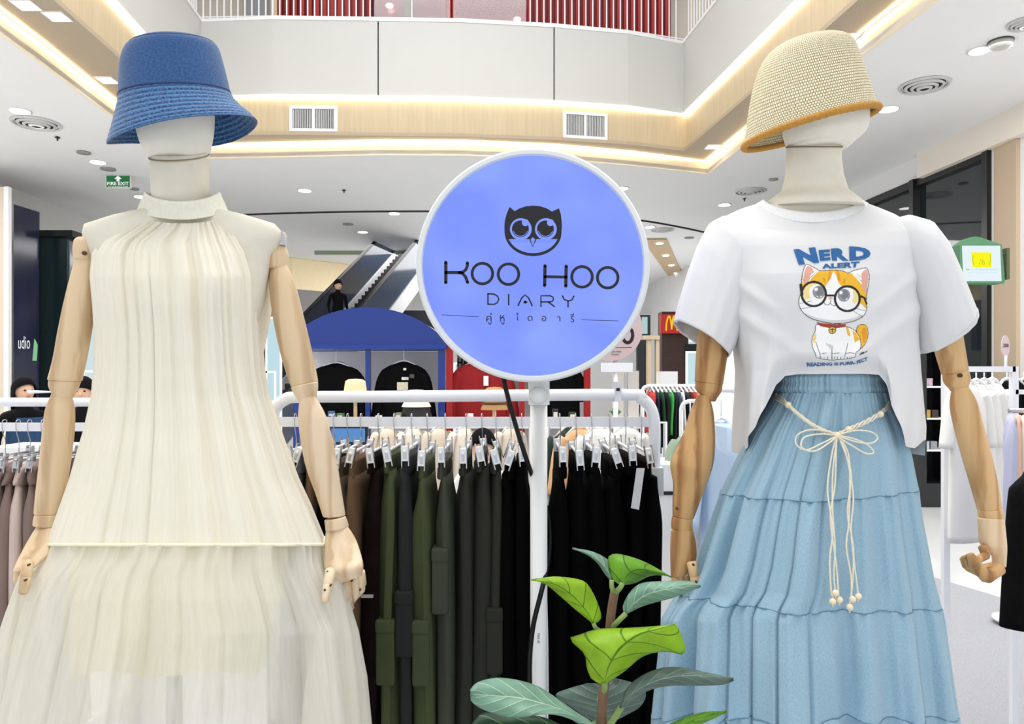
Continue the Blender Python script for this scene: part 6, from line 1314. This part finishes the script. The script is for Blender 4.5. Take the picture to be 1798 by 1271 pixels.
q = MB(); text_on(q, 'KOO HOO', lambda a, b_: zz(1048 + 56 * a, 1042 - 9 * b_), .01); text_on(q, 'DIARY', lambda a, b_: zz(1056 + 40 * a, 1056 - 8 * b_)); q.build('small_lettering', INK, ps)
q = MB(); q.tube([(P(1081, 0, PYY).x, PYY, 0), (P(1081, 0, PYY).x, PYY, c.z - r_ + .01)], .018, 12); q.build('pole', WHITE, ps); q = MB(); q.box((P(1054, 0, PYY).x, PYY - .03, P(0, 653, PYY).z), (P(1110, 0, PYY).x, PYY + .01, P(0, 637, PYY).z)); q.build('bracket', RW, ps)
q = MB(); q.tube([(P(1081, 0, PYY).x, PYY, 0), (P(1081, 0, PYY).x, PYY, .02)], .2, 24); q.build('base', WHITE, ps)
# ---------------- racks further back on the right
def small_rack(x0, x1, ybar, Y, lab, r=.014, ybar2=None):
    t = thing('clothes_rack', ((P(x0, 0, Y).x + P(x1, 0, Y).x) / 2, Y, 0), lab, 'clothes rack'); q = MB(); a, b_ = P(x0, ybar, Y), P(x1, ybar, Y); k = .04
    q.tube([(a.x, Y, .03), (a.x, Y, a.z - k)] + smooth_pts([(a.x, Y, a.z - k), (a.x + k * .3, Y, a.z - k * .3), (a.x + k, Y, a.z)], 4) + smooth_pts([(b_.x - k, Y, b_.z), (b_.x - k * .3, Y, b_.z - k * .3), (b_.x, Y, b_.z - k)], 4) + [(b_.x, Y, b_.z - k), (b_.x, Y, .03)], r, 10); q.build('frame', RW, t)
    for x in (a.x, b_.x):
        q = MB(); q.tube([(x, Y - .2, .02), (x, Y + .2, .02)], r, 8); q.build('foot', RW, t)
    if ybar2: q = MB(); q.box((a.x, Y - .006, P(0, ybar2, Y).z - .012), (b_.x, Y + .006, P(0, ybar2, Y).z + .012)); q.build('rail', RW, t)
    return t
small_rack(1128, 1246, 678, 5.0, 'white rack with many small bright garments left of the oak arm')
cols = [('red', (190, 50, 50)), ('navy', (28, 34, 60)), ('dark green', (24, 70, 44)), ('black', (16, 16, 20)), ('bright green', (60, 170, 80)), ('black', (18, 18, 20)), ('slate blue', (60, 76, 96)), ('white', (232, 232, 232)), ('navy', (24, 30, 50)), ('dark red', (110, 20, 24)), ('coral', (214, 96, 70)), ('white', (236, 236, 232)), ('teal', (70, 150, 150)), ('grey', (120, 124, 126))]
for i, (nm, c) in enumerate(cols):
    px = 1143 + i * 7.2; x = P(px, 0, 5.0).x; zt = P(0, 688, 5.0).z
    t = thing('top', (x, 5.0, zt - .35), '%s garment edge on the far small rack, %s from its left end' % (nm, ordn[i]), 'garment', 'garments on the far small rack'); q = MB()
    hang_cloth(q, x, 5.0, zt, zt - (.28 + .04 * (i * 7 % 4)), .013, .17, 3, 200 + i, .3, .5, 1.1, nu=20, nv=8); q.build('cloth', cloth_mat('c_%d_%d_%d' % c, rgb(*c), .15), t)
    q = MB(); q.tube([(x, 5, P(0, 678, 5.0).z + .016), (x, 5, zt)], .002, 5); q.tube([(x, 4.88, zt + .0), (x, 5.0, zt + .04), (x, 5.12, zt)], .006, 6); tag(q.build('coat_hanger', HW), 'white hanger of the %s garment, %s on the far small rack' % (nm, ordn[i]), 'hanger', 'hangers on the far small rack')
# white display block with black trim and shirts beyond it
q = MB(); a, b_ = P(1152, 893, 3.2), P(1190, 816, 3.2); q.box((a.x, 3.2, 0), (b_.x + .1, 3.5, b_.z)); q.box((a.x, 3.195, a.z + .06), (b_.x + .1, 3.2, a.z + .075), 1); tag(q.build('display_block', [WHITE, BLACK]), 'white display block with a black line beside the rack post', 'display block')
small_rack(1236, 1300, 684, 3.3, 'white rack holding the light blue shirt behind the T-shirt mannequin', .013, 784)
tee(1266, 742, 46, 1000, 3.15, mat('shirt_lightblue', rgb(190, 212, 238), .85, var=.05, scale=12, bump=.2), 'light blue shirt hanging between the oak arm and blue skirt', yaw=.3, sl=1.2, depth=.06, slw=.34, bar_y=690, name='shirt')
q = MB(); q.prism([P(1257, 747, 3.02), P(1276, 752, 3.02), P(1277, 800, 3.02), P(1262, 790, 3.02)], None, (0, .02, 0)); tag(q.build('shirt_collar', mat('shirt_paleblue', rgb(206, 224, 244), .85, var=.03)), 'pale blue open collar folded over the light blue shirt', 'collar')
tee(1228, 770, 40, 980, 3.6, cloth_mat('shirt_black2', rgb(24, 24, 26)), 'black garment behind the oak forearm', yaw=.4, sl=.6, bar_y=700)
tee(1212, 760, 44, 940, 3.4, cloth_mat('shirt_sage', rgb(140, 160, 140), .08), 'sage green shirt edge behind the oak forearm', yaw=.4, sl=.6, bar_y=700)
small_rack(1196, 1238, 704, 3.5, 'short white rack mostly hidden behind the oak forearm', .01)
# near right rack: white tees and dresses, black tees, trousers
NY = 3.25
nr = thing('clothes_rack', (P(1735, 0, NY).x, NY, 0), 'white rack with white T-shirt dresses behind the right wooden forearm', 'clothes rack'); q = MB(); a, b_ = P(1655, 648, NY), P(1780, 648, NY)
q.box((a.x, NY - .013, a.z - .012), (b_.x, NY + .013, a.z + .012)); q.box((b_.x - .013, NY - .013, .02), (b_.x + .013, NY + .013, a.z + .012)); q.box((a.x, NY - .013, .02), (a.x + .026, NY + .013, a.z)); q.build('frame', RW, nr)
q = MB(); q.box((b_.x, NY - .013, P(0, 692, NY).z), (b_.x + .5, NY + .013, P(0, 684, NY).z)); q.build('side_rail', RW, nr)
WT = mat('tee_white', rgb(244, 243, 240), .9, var=.015, scale=8, bump=.2, bscale=300)
for i, (px, lab) in enumerate([(1742, 'rightmost of the four white T-shirt dresses on the right rack'), (1728, 'third white T-shirt dress from the left on the right rack'), (1714, 'second white T-shirt dress from the left on the right rack'), (1700, 'front white T-shirt dress nearest the wooden forearm on the right rack')]):
    tee(px, 672 + i, 50, 950 - 12 * (3 - i), NY + .10 - .07 * i, WT, lab, yaw=.35, sl=.52, depth=.035, bar_y=650, name='t_shirt_dress', cat='dress', group='white T-shirt dresses on the right rack', flare=1.15)
for i, (px, lab) in enumerate([(1798, 'black T-shirt on the right rack, cut by the picture edge'), (1784, 'black T-shirt on the right rack, middle of three'), (1768, 'black T-shirt on the right rack, next to the white ones')]):
    tee(px, 672, 50, 930, NY + .32 - .07 * i, BLT, lab, yaw=.35, sl=.5, depth=.03, bar_y=650, group='black T-shirts on the right rack')
FY = 2.9
fr_ = thing('clothes_rack', (P(1830, 0, FY).x, FY, 0), 'steel rail with pastel trousers at the right picture edge', 'clothes rack'); q = MB(); q.tube([P(1772, 721, FY), P(1990, 721, FY)], .010, 8); q.tube([P(1990, 721, FY), Vector((P(1990, 0, FY).x, FY, .02))], .012, 8); q.build('rail', STEEL, fr_)
for i, (px, nm, c) in enumerate([(1777, 'lavender', (190, 194, 220)), (1788, 'salmon pink', (232, 190, 174)), (1799, 'cream', (238, 230, 212))]):
    x = P(px, 0, FY).x; zt = P(0, 730, FY).z; t = thing('trousers', (x, FY, P(0, 1025, FY).z), '%s trousers hanging at the right picture edge' % nm, 'trousers', 'pastel trousers on the steel rail'); q = MB(); hang_cloth(q, x, FY, zt, P(0, 1030, FY).z, .022, .12, 4, 300 + i, .35, .5, 1.25, yaw=-.56); q.build('leg', cloth_mat('pastel_%d' % i, rgb(*c), .05), t)
q = MB(); x = P(1815, 0, 2.5).x; hang_cloth(q, x, 2.5, P(0, 830, 2.5).z, P(0, 1095, 2.5).z, .06, .10, 5, 310, .2, .35, 1.5, yaw=-.5); tag(q.build('skirt', BLT), 'black skirt cut by the right picture edge', 'skirt')
q = MB(); cc_ = P(0, 1100, 1); Yd = CH * F / (1098 - HY); xd = (1782 - CX) / F * Yd; q.tube([(xd, Yd, .03), (xd, Yd, .05)], .13, 28); q.tube([(xd, Yd, .05), (xd, Yd, 1.2)], .012, 8); o = q.build('base_plate', WHITE); tag(o, 'round white stand base on castors at the right edge of the carpet', 'stand')
for k in range(3):
    an = k * 2.1 + 4.4; q = MB(); q.tube([(xd + .09 * math.cos(an) - .01, Yd + .09 * math.sin(an), .018), (xd + .09 * math.cos(an) + .01, Yd + .09 * math.sin(an), .018)], .018, 10); w_ = q.build('castor', BLACK); w_.parent = o; w_.location = w_.location - o.location
# tag on rack
t = thing('price_sign', P(1766, 645, NY), 'small pink oval price sign clipped on the right rack', 'price sign'); c = P(1766, 608, NY)
q = MB(); q.prism([(c.x + .018 * math.cos(a), NY, c.z + .048 * math.sin(a)) for a in [2 * PI * i / 20 for i in range(20)]], None, (0, .006, 0)); q.build('plate', mat('tag_pink', rgb(226, 200, 204), .5), t); q = MB(); q.tube([(c.x, NY, c.z - .04), P(1766, 645, NY)], .006, 8); q.build('stem', HW, t)
q = MB(); text_on(q, '200', lambda a, b_: (c.x - .012 + .024 * a, NY - .001, c.z - .004 + .016 * b_), .02); q.build('number', INK, t)
# shop cabinet behind the right mannequin
Yc = 9.3
t = thing('black_cabinet', P(1640, 850, Yc).xy.to_3d(), 'black glass cabinet with small goods behind the white dresses', 'cabinet'); a, b_ = P(1616, 0, Yc).x, P(1680, 0, Yc).x
q = MB(); q.box((a, Yc, 0), (b_, Yc + .5, .3)); q.box((a, Yc, .3), (a + .08, Yc + .5, 2.0)); q.box((b_ - .04, Yc, .3), (b_, Yc + .5, 2.0)); q.box((a, Yc + .46, .3), (b_, Yc + .5, 2.0)); q.box((a, Yc, 2.0), (b_, Yc + .5, 2.08)); q.build('body', BLACKM, t)
for z in (.7, 1.1, 1.5): q = MB(); q.box((a + .08, Yc + .02, z), (b_ - .04, Yc + .46, z + .02)); q.build('shelf', WHITE, t)
for i, (px, z, c, lab) in enumerate([(1636, 1.12, (196, 160, 60), 'small gold box on the cabinet shelf'), (1650, 1.12, (60, 44, 40), 'small brown box on the cabinet shelf'), (1634, .72, (200, 204, 206), 'pale box on the lower cabinet shelf'), (1648, .72, (150, 156, 160), 'grey box on the lower cabinet shelf'), (1640, 1.52, (210, 180, 200), 'pink folded cloth on the top cabinet shelf')]):
    x = P(px, 0, Yc).x; q = MB(); q.box((x - .04, Yc + .1, z), (x + .04, Yc + .2, z + .10)); tag(q.build('box', mat('cab_%d' % i, rgb(*c), .4, var=.2)), lab, 'box')
# green shop sign
GY = 8.2
gs = thing('shop_sign', P(1725, 497, GY), 'lit white shop sign with yellow emblem in a green house shaped frame', 'sign')
M1 = mat('sign_green', rgb(72, 122, 86), .45, var=.05); pz = lambda zx, zy: (1660 + zx / 9.08, 400 + zy / 9.08)
def gp(zx, zy, dy=0): a, b_ = pz(zx, zy); p = P(a, b_, GY); return (p.x, GY + dy, p.z)
q = MB(); q.prism([gp(225, 270), gp(320, 200), gp(400, 150), gp(480, 138), gp(560, 150), gp(720, 205), gp(900, 265), gp(950, 860), (gp(930, 885)), gp(250, 885)], None, (0, .16, 0)); q.build('frame', M1, gs)
q = MB(); q.prism([gp(262, 285, -.005), gp(868, 285, -.005), gp(890, 850, -.005), gp(285, 850, -.005)], None, (0, .004, 0)); q.build('face', emis('sign_white', rgb(232, 246, 252), .98), gs)
q = MB(); q.prism([gp(402, 392, -.009), gp(725, 392, -.009), gp(728, 632, -.009), gp(428, 632, -.009)], None, (0, .003, 0)); q.build('emblem', emis('sign_yellow', rgb(250, 246, 10), 1.0), gs)
for a in ([(430, 440), (425, 520), (445, 590)], [(705, 430), (715, 510), (690, 590)], [(545, 520), (595, 515)], [(575, 545), (610, 545), (612, 580), (575, 580), (575, 545)], [(530, 560), (540, 585)]):
    q = MB(); v, f = stroke2d(a, 9); q.add([gp(p[0], p[1], -.011) for p in v], f); q.build('emblem_stroke', mat('sign_olive', rgb(120, 130, 20), .5), gs)
q = MB(); text_on(q, 'MOONBAZAAR', lambda a, b_: gp(320 + 500 * a, 680 - 28 * b_, -.009), .02); text_on(q, 'CLOTHING STORE', lambda a, b_: gp(350 + 460 * a, 724 - 20 * b_, -.009)); q.build('small_lettering', mat('sign_grey', rgb(150, 178, 184), .5), gs)
q = MB(); q.box((gp(930, 0)[0], GY + .06, gp(0, 412)[2]), (gp(1060, 0)[0], GY + .10, gp(0, 392)[2])); q.box((gp(945, 0)[0], GY + .06, gp(0, 730)[2]), (gp(1075, 0)[0], GY + .10, gp(0, 708)[2])); q.box((gp(1015, 0)[0], GY + .04, gp(0, 810)[2]), (gp(1065, 0)[0], GY + .12, gp(0, 310)[2])); q.build('arm_bracket', mat('bracket_green', rgb(70, 84, 50), .5), gs)
# fast food sign
QY = 16.0
ms = thing('shop_sign', P(1180, 585, QY), 'red lit shop sign with a yellow letter M beyond the T-shirt sleeve', 'sign'); a, b_ = P(1160.5, 585, QY), P(1204, 552, QY)
q = MB(); q.box((a.x, QY, a.z), (b_.x, QY + .15, b_.z)); q.build('panel', mat('sign_red', rgb(176, 14, 16), .4, emit=.25), ms)
def mp_(zx, zy): p = P(1060 + zx / 3.97, 380 + zy / 3.97, QY); return (p.x, QY - .01, p.z)
q = MB()
for pts in ([(434, 798), (437, 750), (445, 712), (455, 694), (464, 712), (470, 750), (473, 788)], [(473, 788), (476, 750), (482, 712), (491, 694), (501, 712), (508, 750), (511, 798)]):
    v, f = stroke2d(smooth_pts([(x, y, 0) for x, y in pts], 4), 10, caps=False); q.add([mp_(p[0], p[1]) for p in v], f)
q.build('letter', emis('m_yellow', rgb(250, 206, 30), 1.0), ms)
q = MB(); q.box((P(1160, 0, 16.3).x, 16.16, 0), (P(1206, 0, 16.3).x, 16.6, P(0, 548, 16.3).z)); tag(q.build('wood_wall', mat('dark_wood_wall', rgb(62, 40, 34), .6, var=.2, scale=10, stretch=(1, 1, 4))), 'dark brown timber wall of the food shop below the red sign', 'wall')
q = MB(); q.box((P(1199, 0, 16.2).x, 16.2, 0), (P(1235, 0, 16.2).x, 16.3, P(0, 600, 16.2).z)); q.box((P(1201, 0, 16.15).x, 16.15, P(0, 622, 16.2).z), (P(1230, 0, 16.15).x, 16.2, P(0, 604, 16.2).z), 1); tag(q.build('shop_window', [emis('shop_cyan', rgb(206, 234, 240), .9), BLACK]), 'bright shop window with a black header right of the timber wall', 'window')
tw = thing('tan_frame', (P(1144, 0, 9).x, 9, 0), 'tan wooden doorway frame behind the pink sign', 'frame')
for x0, x1, y0 in ((1137, 1143.5, 590), (1152, 1158, 596)): q = MB(); q.box((P(x0, 0, 9).x, 9, 0), (P(x1, 0, 9).x, 9.1, P(0, y0, 9).z)); q.build('post', TAN, tw)
q = MB(); q.box((P(1128, 0, 9).x, 8.98, P(0, 596, 9).z), (P(1158, 0, 9).x, 9.12, P(0, 589, 9).z)); q.build('lintel', TAN, tw)
q = MB(); q.box((P(1119, 0, 10).x, 10, 0), (P(1142, 0, 10).x, 10.1, P(0, 553, 10).z)); q.box((P(1128, 0, 9.95).x, 9.95, P(0, 586, 10).z), (P(1137, 0, 9.95).x, 10, P(0, 557, 10).z), 1); tag(q.build('dark_screen', [BLACKM, emis('cy2', rgb(190, 226, 226), .8)]), 'dark board with a cyan strip left of the red sign', 'board')
q = MB(); q.box((P(1161, 0, 6).x, 6, .6), (P(1190, 0, 6).x, 6.2, P(0, 652, 6).z)); tag(q.build('box', WHITE), 'white carton on the far rack top beside the tan frame', 'box')
q = MB(); q.box((P(1075, 0, 6.6).x, 6.6, .5), (P(1095, 0, 6.6).x, 6.65, P(0, 651, 6.6).z)); q.box((P(1103, 0, 6.6).x, 6.6, .5), (P(1122, 0, 6.6).x, 6.65, P(0, 651, 6.6).z)); tag(q.build('chair_back', mat('grey_chair', rgb(190, 186, 182), .6)), 'pair of grey chair backs behind the pink sign pole', 'chair')
# exit sign
EY = 12.72
es = thing('exit_sign', P(207, 330, EY), 'green exit sign with a white up arrow hanging from the ceiling', 'exit sign'); a, b_ = P(186, 330, EY), P(229, 308, EY)
q = MB(); q.box((a.x, EY, a.z), (b_.x, EY + .05, b_.z)); q.build('housing', WHITE, es); q = MB(); q.box((a.x + .01, EY - .004, a.z + .01), (b_.x - .01, EY, b_.z - .008)); q.build('face', mat('exit_green', rgb(14, 110, 56), .4, emit=.15), es)
q = MB(); W_ = emis('exit_white', (1, 1, 1, 1), .9)
def ep(s, t_): return (lerp(a.x, b_.x, s), EY - .006, lerp(a.z, b_.z, t_))
q.add([ep(.5, .97), ep(.66, .72), ep(.56, .72), ep(.56, .52), ep(.44, .52), ep(.44, .72), ep(.34, .72)], [(0, 1, 2, 3, 4, 5, 6)]); text_on(q, 'FIRE EXIT', lambda s, t_: ep(.06 + .88 * s, .22 + .26 * t_), .02); text_on(q, '\u0e17\u0e32\u0e07\u0e2b\u0e19\u0e35\u0e44\u0e1f', lambda s, t_: ep(.1 + .8 * s, .04 + .13 * t_)); q.build('lettering', W_, es)
q = MB(); p0 = P(27, 612, 12.46); p1 = P(50, 590, 12.55); text_on(q, 'udio', lambda s, t_: (lerp(p0.x, p1.x, s), 12.43 + .06 * s + .10, lerp(p0.z, p1.z, t_))); q.build('lettering', emis('let_white', (1, 1, 1, 1), .9), sp)
q = MB(); p0 = P(54, 680, 12.6); p1 = P(62, 595, 12.7); q.prism([(p0.x, 12.66, lerp(p0.z, p1.z, .55)), (p1.x, 12.74, lerp(p0.z, p1.z, .55)), (p1.x + .01, 12.75, p1.z - .1), ((p0.x + p1.x) / 2, 12.7, p1.z)], None, (.002, -.02, 0)); q.build('green_reflection', emis('reflection_green', rgb(150, 214, 160), .8), sp)  # reflection of a green logo, drawn as a glowing shape on the panel
# ---------------- escalator
esc = thing('escalator', (-4.6, 14, 0), 'dark escalator rising to the right beyond the blue stall', 'escalator')
s0 = Vector((-5.0, 12.1, 0)); s1_ = Vector((-3.09, 20.7, 5.15)); d = (s1_ - s0); hd_ = Vector((d.x, d.y, 0)).normalized(); sd_ = Vector((hd_.y, -hd_.x, 0))
def epnt(t, side, up): return s0 + d * t + sd_ * side + Vector((0, 0, up))
n = 44
DST = mat('escalator_step', rgb(44, 44, 48), .5, var=.1)
stp = None
for i in range(n):
    t = i / n; z0 = s0.z + d.z * t; z1 = s0.z + d.z * (i + 1) / n
    a, b_ = epnt(t, 0, 0), epnt((i + 1) / n, 0, 0)
    q = MB(); A_ = Vector((a.x, a.y, z0)); B_ = Vector((b_.x, b_.y, z0)); q.prism([A_ + sd_ * .05 + Vector((0, 0, -.1)), A_ + sd_ * .95 + Vector((0, 0, -.1)), A_ + sd_ * .95 + Vector((0, 0, z1 - z0 - .02)), A_ + sd_ * .05 + Vector((0, 0, z1 - z0 - .02))], None, (B_ - A_) * .98)
    q.build('step', DST, esc)
for side, up_ in ((-.1, 0), (1.05, 0)):
    q = MB(); q.prism([epnt(0, side, -.35), epnt(1, side, -.35), epnt(1, side, .12), epnt(0, side, .12)], None, sd_ * .06); q.build('side_truss', mat('truss_white', rgb(206, 208, 210), .4), esc)
    q = MB(); q.prism([epnt(0, side + .02, .12), epnt(1, side + .02, .12), epnt(1, side + .02, .92), epnt(0, side + .02, .92)], None, sd_ * .015); q.build('glass_panel', mat('esc_glass', rgb(40, 56, 80) if side < 0 else rgb(110, 60, 56), .1, alpha=.75), esc)
    q = MB(); q.tube([epnt(0, side + .03, .95), epnt(1, side + .03, .95)], .04, 8); q.build('handrail', BLACK, esc)
q = MB(); q.box((P(552, 0, 20.4).x, 20.4, CZ - .10), (P(760, 0, 20.4).x, 20.5, CZ)); tag(q.build('ceiling_beam', mat('beam_green', rgb(150, 164, 140), .5)), 'thin grey-green beam on the ceiling above the escalator', 'beam')
q = MB(); q.add(*ribbon([(P(430, 0, 22).x, 21), (P(520, 0, 22).x, 21.6), (P(640, 0, 22).x, 23.5)], 4.2, CZ - .01, .1, 1)); tag(q.build('curved_band', mat('band_warm_glow', rgb(240, 222, 182), .6, emit=.15)), 'curved wall band with painted warm glow behind the escalator', 'wall band')  # warm light on the band is put into its colour and slight emission
q = MB(); q.box((P(690, 0, 19).x, 19, P(0, 612, 19).z), (P(830, 0, 19).x, 19.2, P(0, 545, 19).z)); tag(q.build('shop_band', mat('dark_shop', rgb(34, 34, 44), .5, var=.5, scale=3)), 'dark shop band behind the blue arch', 'shop front')
q = MB(); q.box((P(440, 0, 13).x, 13, P(0, 640, 13).z), (P(470, 0, 13).x, 13.1, P(0, 560, 13).z)); tag(q.build('dark_banner', BLACK), 'black banner between the cream dress and wooden arm', 'banner')
# ---------------- people
def person(x, y, z, h, lab, top, bottom, hair, face=0.0, seated=False, longhair=True, arms=None, dress_=False, name='person'):
    t = thing(name, (x, y, z), lab, 'person', rz=face)
    sc = h / 1.62
    def V(a, b_, c): return Vector((a * sc, b_ * sc, c * sc))
    if not seated:
        pts = {'pel': (0, 0, .88), 'sp': (0, 0, 1.08), 'ch': (0, 0, 1.27), 'nk': (0, .005, 1.38), 'hd': (0, -.005, 1.47),
               'hl': (.09, 0, .84), 'kl': (.10, -.01, .46), 'al': (.10, .02, .08), 'tl': (.11, -.12, .03), 'hr': (-.09, 0, .84), 'kr': (-.10, -.01, .46), 'ar': (-.10, .02, .08), 'tr': (-.11, -.12, .03),
               'sl': (.17, 0, 1.30), 'el': (.22, .02, 1.05), 'wl': (.21, -.10, .84), 'sr': (-.17, 0, 1.30), 'er': (-.22, .02, 1.05), 'wr': (-.21, -.10, .84)}
    else:
        pts = {'pel': (0, 0, .50), 'sp': (0, 0, .70), 'ch': (0, -.01, .90), 'nk': (0, -.01, 1.00), 'hd': (0, -.03, 1.09),
               'hl': (.09, -.02, .48), 'kl': (.10, -.42, .48), 'al': (.10, -.42, .08), 'tl': (.11, -.54, .03), 'hr': (-.09, -.02, .48), 'kr': (-.10, -.42, .48), 'ar': (-.10, -.42, .08), 'tr': (-.11, -.54, .03),
               'sl': (.17, -.01, .93), 'el': (.21, -.06, .68), 'wl': (.12, -.28, .60), 'sr': (-.17, -.01, .93), 'er': (-.21, -.06, .68), 'wr': (-.12, -.28, .60)}
    if arms: pts.update(arms)
    rad = {'pel': .13, 'sp': .105, 'ch': .12, 'nk': .05, 'hd': .055, 'hl': .09, 'kl': .055, 'al': .04, 'tl': .03, 'hr': .09, 'kr': .055, 'ar': .04, 'tr': .03, 'sl': .055, 'el': .04, 'wl': .028, 'sr': .055, 'er': .04, 'wr': .028}
    ed = [('pel', 'sp'), ('sp', 'ch'), ('ch', 'nk'), ('nk', 'hd'), ('pel', 'hl'), ('hl', 'kl'), ('kl', 'al'), ('al', 'tl'), ('pel', 'hr'), ('hr', 'kr'), ('kr', 'ar'), ('ar', 'tr'), ('ch', 'sl'), ('sl', 'el'), ('el', 'wl'), ('ch', 'sr'), ('sr', 'er'), ('er', 'wr')]
    keys = list(pts); me = bpy.data.meshes.new('body'); me.from_pydata([tuple(V(*pts[k])) for k in keys], [(keys.index(a), keys.index(b_)) for a, b_ in ed], [])
    o = bpy.data.objects.new('body', me); COL.objects.link(o); sk = o.modifiers.new('s', 'SKIN'); me.skin_vertices
    for i, k in enumerate(keys): me.skin_vertices[0].data[i].radius = (rad[k] * sc, rad[k] * sc * .85); me.skin_vertices[0].data[i].use_root = (k == 'pel')
    ss = o.modifiers.new('d', 'SUBSURF'); ss.levels = 2; ss.render_levels = 2; o.parent = t; o.data.materials.append(top); sk.use_smooth_shade = True
    def lb(name_, c_, r, m_, nu=20, nv=14, jaw=0):
        q = MB(); q.ball((0, 0, 0), tuple(x_ * sc for x_ in r), nu, nv); ob = q.build(name_, m_, None, org=(0, 0, 0)); ob.parent = t; ob.location = V(*c_); return ob
    SKN = mat('skin', rgb(222, 178, 150), .6, var=.03)
    hx, hy, hz = pts['hd']; hz += .05
    lb('head', (hx, hy, hz), (.075, .092, .112), SKN)
    for s_ in (-1, 1): lb('eye', (hx + s_ * .03, hy - .083, hz + .008), (.012, .008, .008), BLACK, 8, 6); lb('ear', (hx + s_ * .076, hy, hz), (.012, .02, .03), SKN, 8, 6)
    lb('nose', (hx, hy - .094, hz - .018), (.012, .016, .018), SKN, 8, 6); lb('mouth', (hx, hy - .084, hz - .055), (.024, .01, .006), mat('lips', rgb(176, 84, 80), .5), 8, 6)
    q = MB()
    def hf(u, v):
        an = 2 * PI * u; p = PI * .5 * v * (1.25 if True else 1); 
        back = (math.sin(an) + 1) / 2; lim = lerp(.62, 1.0, back)
        p = min(p, PI * .62 * lim) if not longhair else p * lerp(.55, 1.15, back)
        x_ = .088 * math.sin(p) * math.cos(an); y_ = .106 * math.sin(p) * math.sin(an); z_ = .125 * math.cos(p)
        if longhair and back > .35 and v > .7: z_ -= (v - .7) * .7 * back; x_ *= 1.0
        return V(x_ + hx, y_ + hy + .008, z_ + hz + .005)
    q.surf(hf, 36, 20, True); ob = q.build('hair', hair, None, org=(0, 0, 0)); ob.parent = t; ob.location = (0, 0, 0); sm = ob.modifiers.new('s', 'SOLIDIFY'); sm.thickness = .012; sm.offset = -1
    for s_, k in ((1, 'wl'), (-1, 'wr')):
        px_, py_, pz_ = pts[k]; hnd = lb('hand', (px_, py_ - .03, pz_ - .05), (.02, .035, .05), SKN, 12, 8)
        for f_ in range(5):
            q = MB(); a_ = V(px_ + (f_ - 2) * .012, py_ - .04, pz_ - .085); q.tube([a_, a_ + V(0, -.006, -.03), a_ + V(0, .004, -.052 + .006 * abs(f_ - 2))], .008 * sc, 6); fo_ = q.build('finger', SKN, None, org=(0, 0, 0)); fo_.parent = t; fo_.location = (0, 0, 0)
    # trousers or skirt as clothing over the legs
    if not seated:
        if dress_:
            q = MB(); q.surf(lambda u, v: V(.02 + (lerp(.155, .20, v) + .012 * math.cos(9 * 2 * PI * u) * v) * math.cos(2 * PI * u), lerp(.115, .15, v) * math.sin(2 * PI * u), lerp(1.28, .35, v)), 60, 20, True); ob = q.build('dress', bottom, None, org=(0, 0, 0)); ob.parent = t
        else:
            for s_ in ('l', 'r'):
                q = MB(); a_, b_, c_ = V(*pts['h' + s_]), V(*pts['k' + s_]), V(*pts['a' + s_]); q.tube(smooth_pts([a_ + V(0, 0, .06), a_, b_, c_], 4), [.105 * sc] * 5 + [.10 * sc, .09 * sc, .08 * sc, .075 * sc, .07 * sc, .065 * sc, .06 * sc, .055 * sc], 14); ob = q.build('trouser_leg', bottom, None, org=(0, 0, 0)); ob.parent = t
    return t
HB = mat('hair_black', (.004, .0035, .004, 1), .9, var=.2, scale=80, spec=.15)
CB = mat('top_black', (.004, .004, .005, 1), .9, var=.2, spec=.15)
p = P(42, 0, 6.8); person(p.x, 6.8, 0, 1.61, 'person with long black hair in a black cardigan and navy dress behind the left rack', CB, cloth_mat('dress_navy', rgb(34, 66, 104), .25), HB, face=1.0, dress_=True)
p = P(146, 0, 6.5); person(p.x, 6.5, 0, 1.61, 'person with black hair in a black top between wooden arm and dress', CB, cloth_mat('trousers_blk', rgb(30, 32, 40)), HB, face=.3, longhair=False)
p = P(848, 0, 5.3); person(p.x, 5.3, 0, 1.62, 'seated person with short black hair behind the trousers', cloth_mat('top_white', rgb(226, 226, 226), .05), CB, HB, seated=True, longhair=False)
q = MB(); q.tube([(p.x, 5.35, 0), (p.x, 5.35, .40)], .02, 10); st_ = MB(); st_.tube([(p.x, 5.35, .36), (p.x, 5.35, .40)], .17, 20); t = thing('stool', (p.x, 5.35, 0), 'white stool under the seated person', 'stool'); st_.build('seat', WHITE, t); q.build('pole', STEEL, t); q = MB(); q.tube([(p.x, 5.35, 0), (p.x, 5.35, .02)], .18, 20); q.build('base', STEEL, t)
e = epnt(.405, .5, 0); person(e.x + .1, e.y - .0, e.z + .05, 1.5, 'person in dark red trousers and black top riding the escalator', CB, cloth_mat('trousers_red', rgb(120, 20, 30)), HB, face=.6, longhair=False)
# white ledge behind the left rack
q = MB(); a, b_ = P(-30, 822, 3.6), P(170, 786, 3.6); q.box((a.x, 3.6, a.z), (b_.x, 3.9, b_.z)); q.box((a.x, 3.65, 0), (a.x + .05, 3.85, a.z)); q.box((b_.x - .05, 3.65, 0), (b_.x, 3.85, a.z)); tag(q.build('white_ledge', WHITE), 'white shelf ledge behind the blush skirts at left', 'shelf')
q = MB(); q.tube([P(50, 688, 5.6), P(110, 688, 5.6), Vector((P(110, 0, 5.6).x, 5.6, 0.02))], .014, 8); tag(q.build('rack_bar', RW), 'white rack bar crossing in front of the long haired person', 'clothes rack')
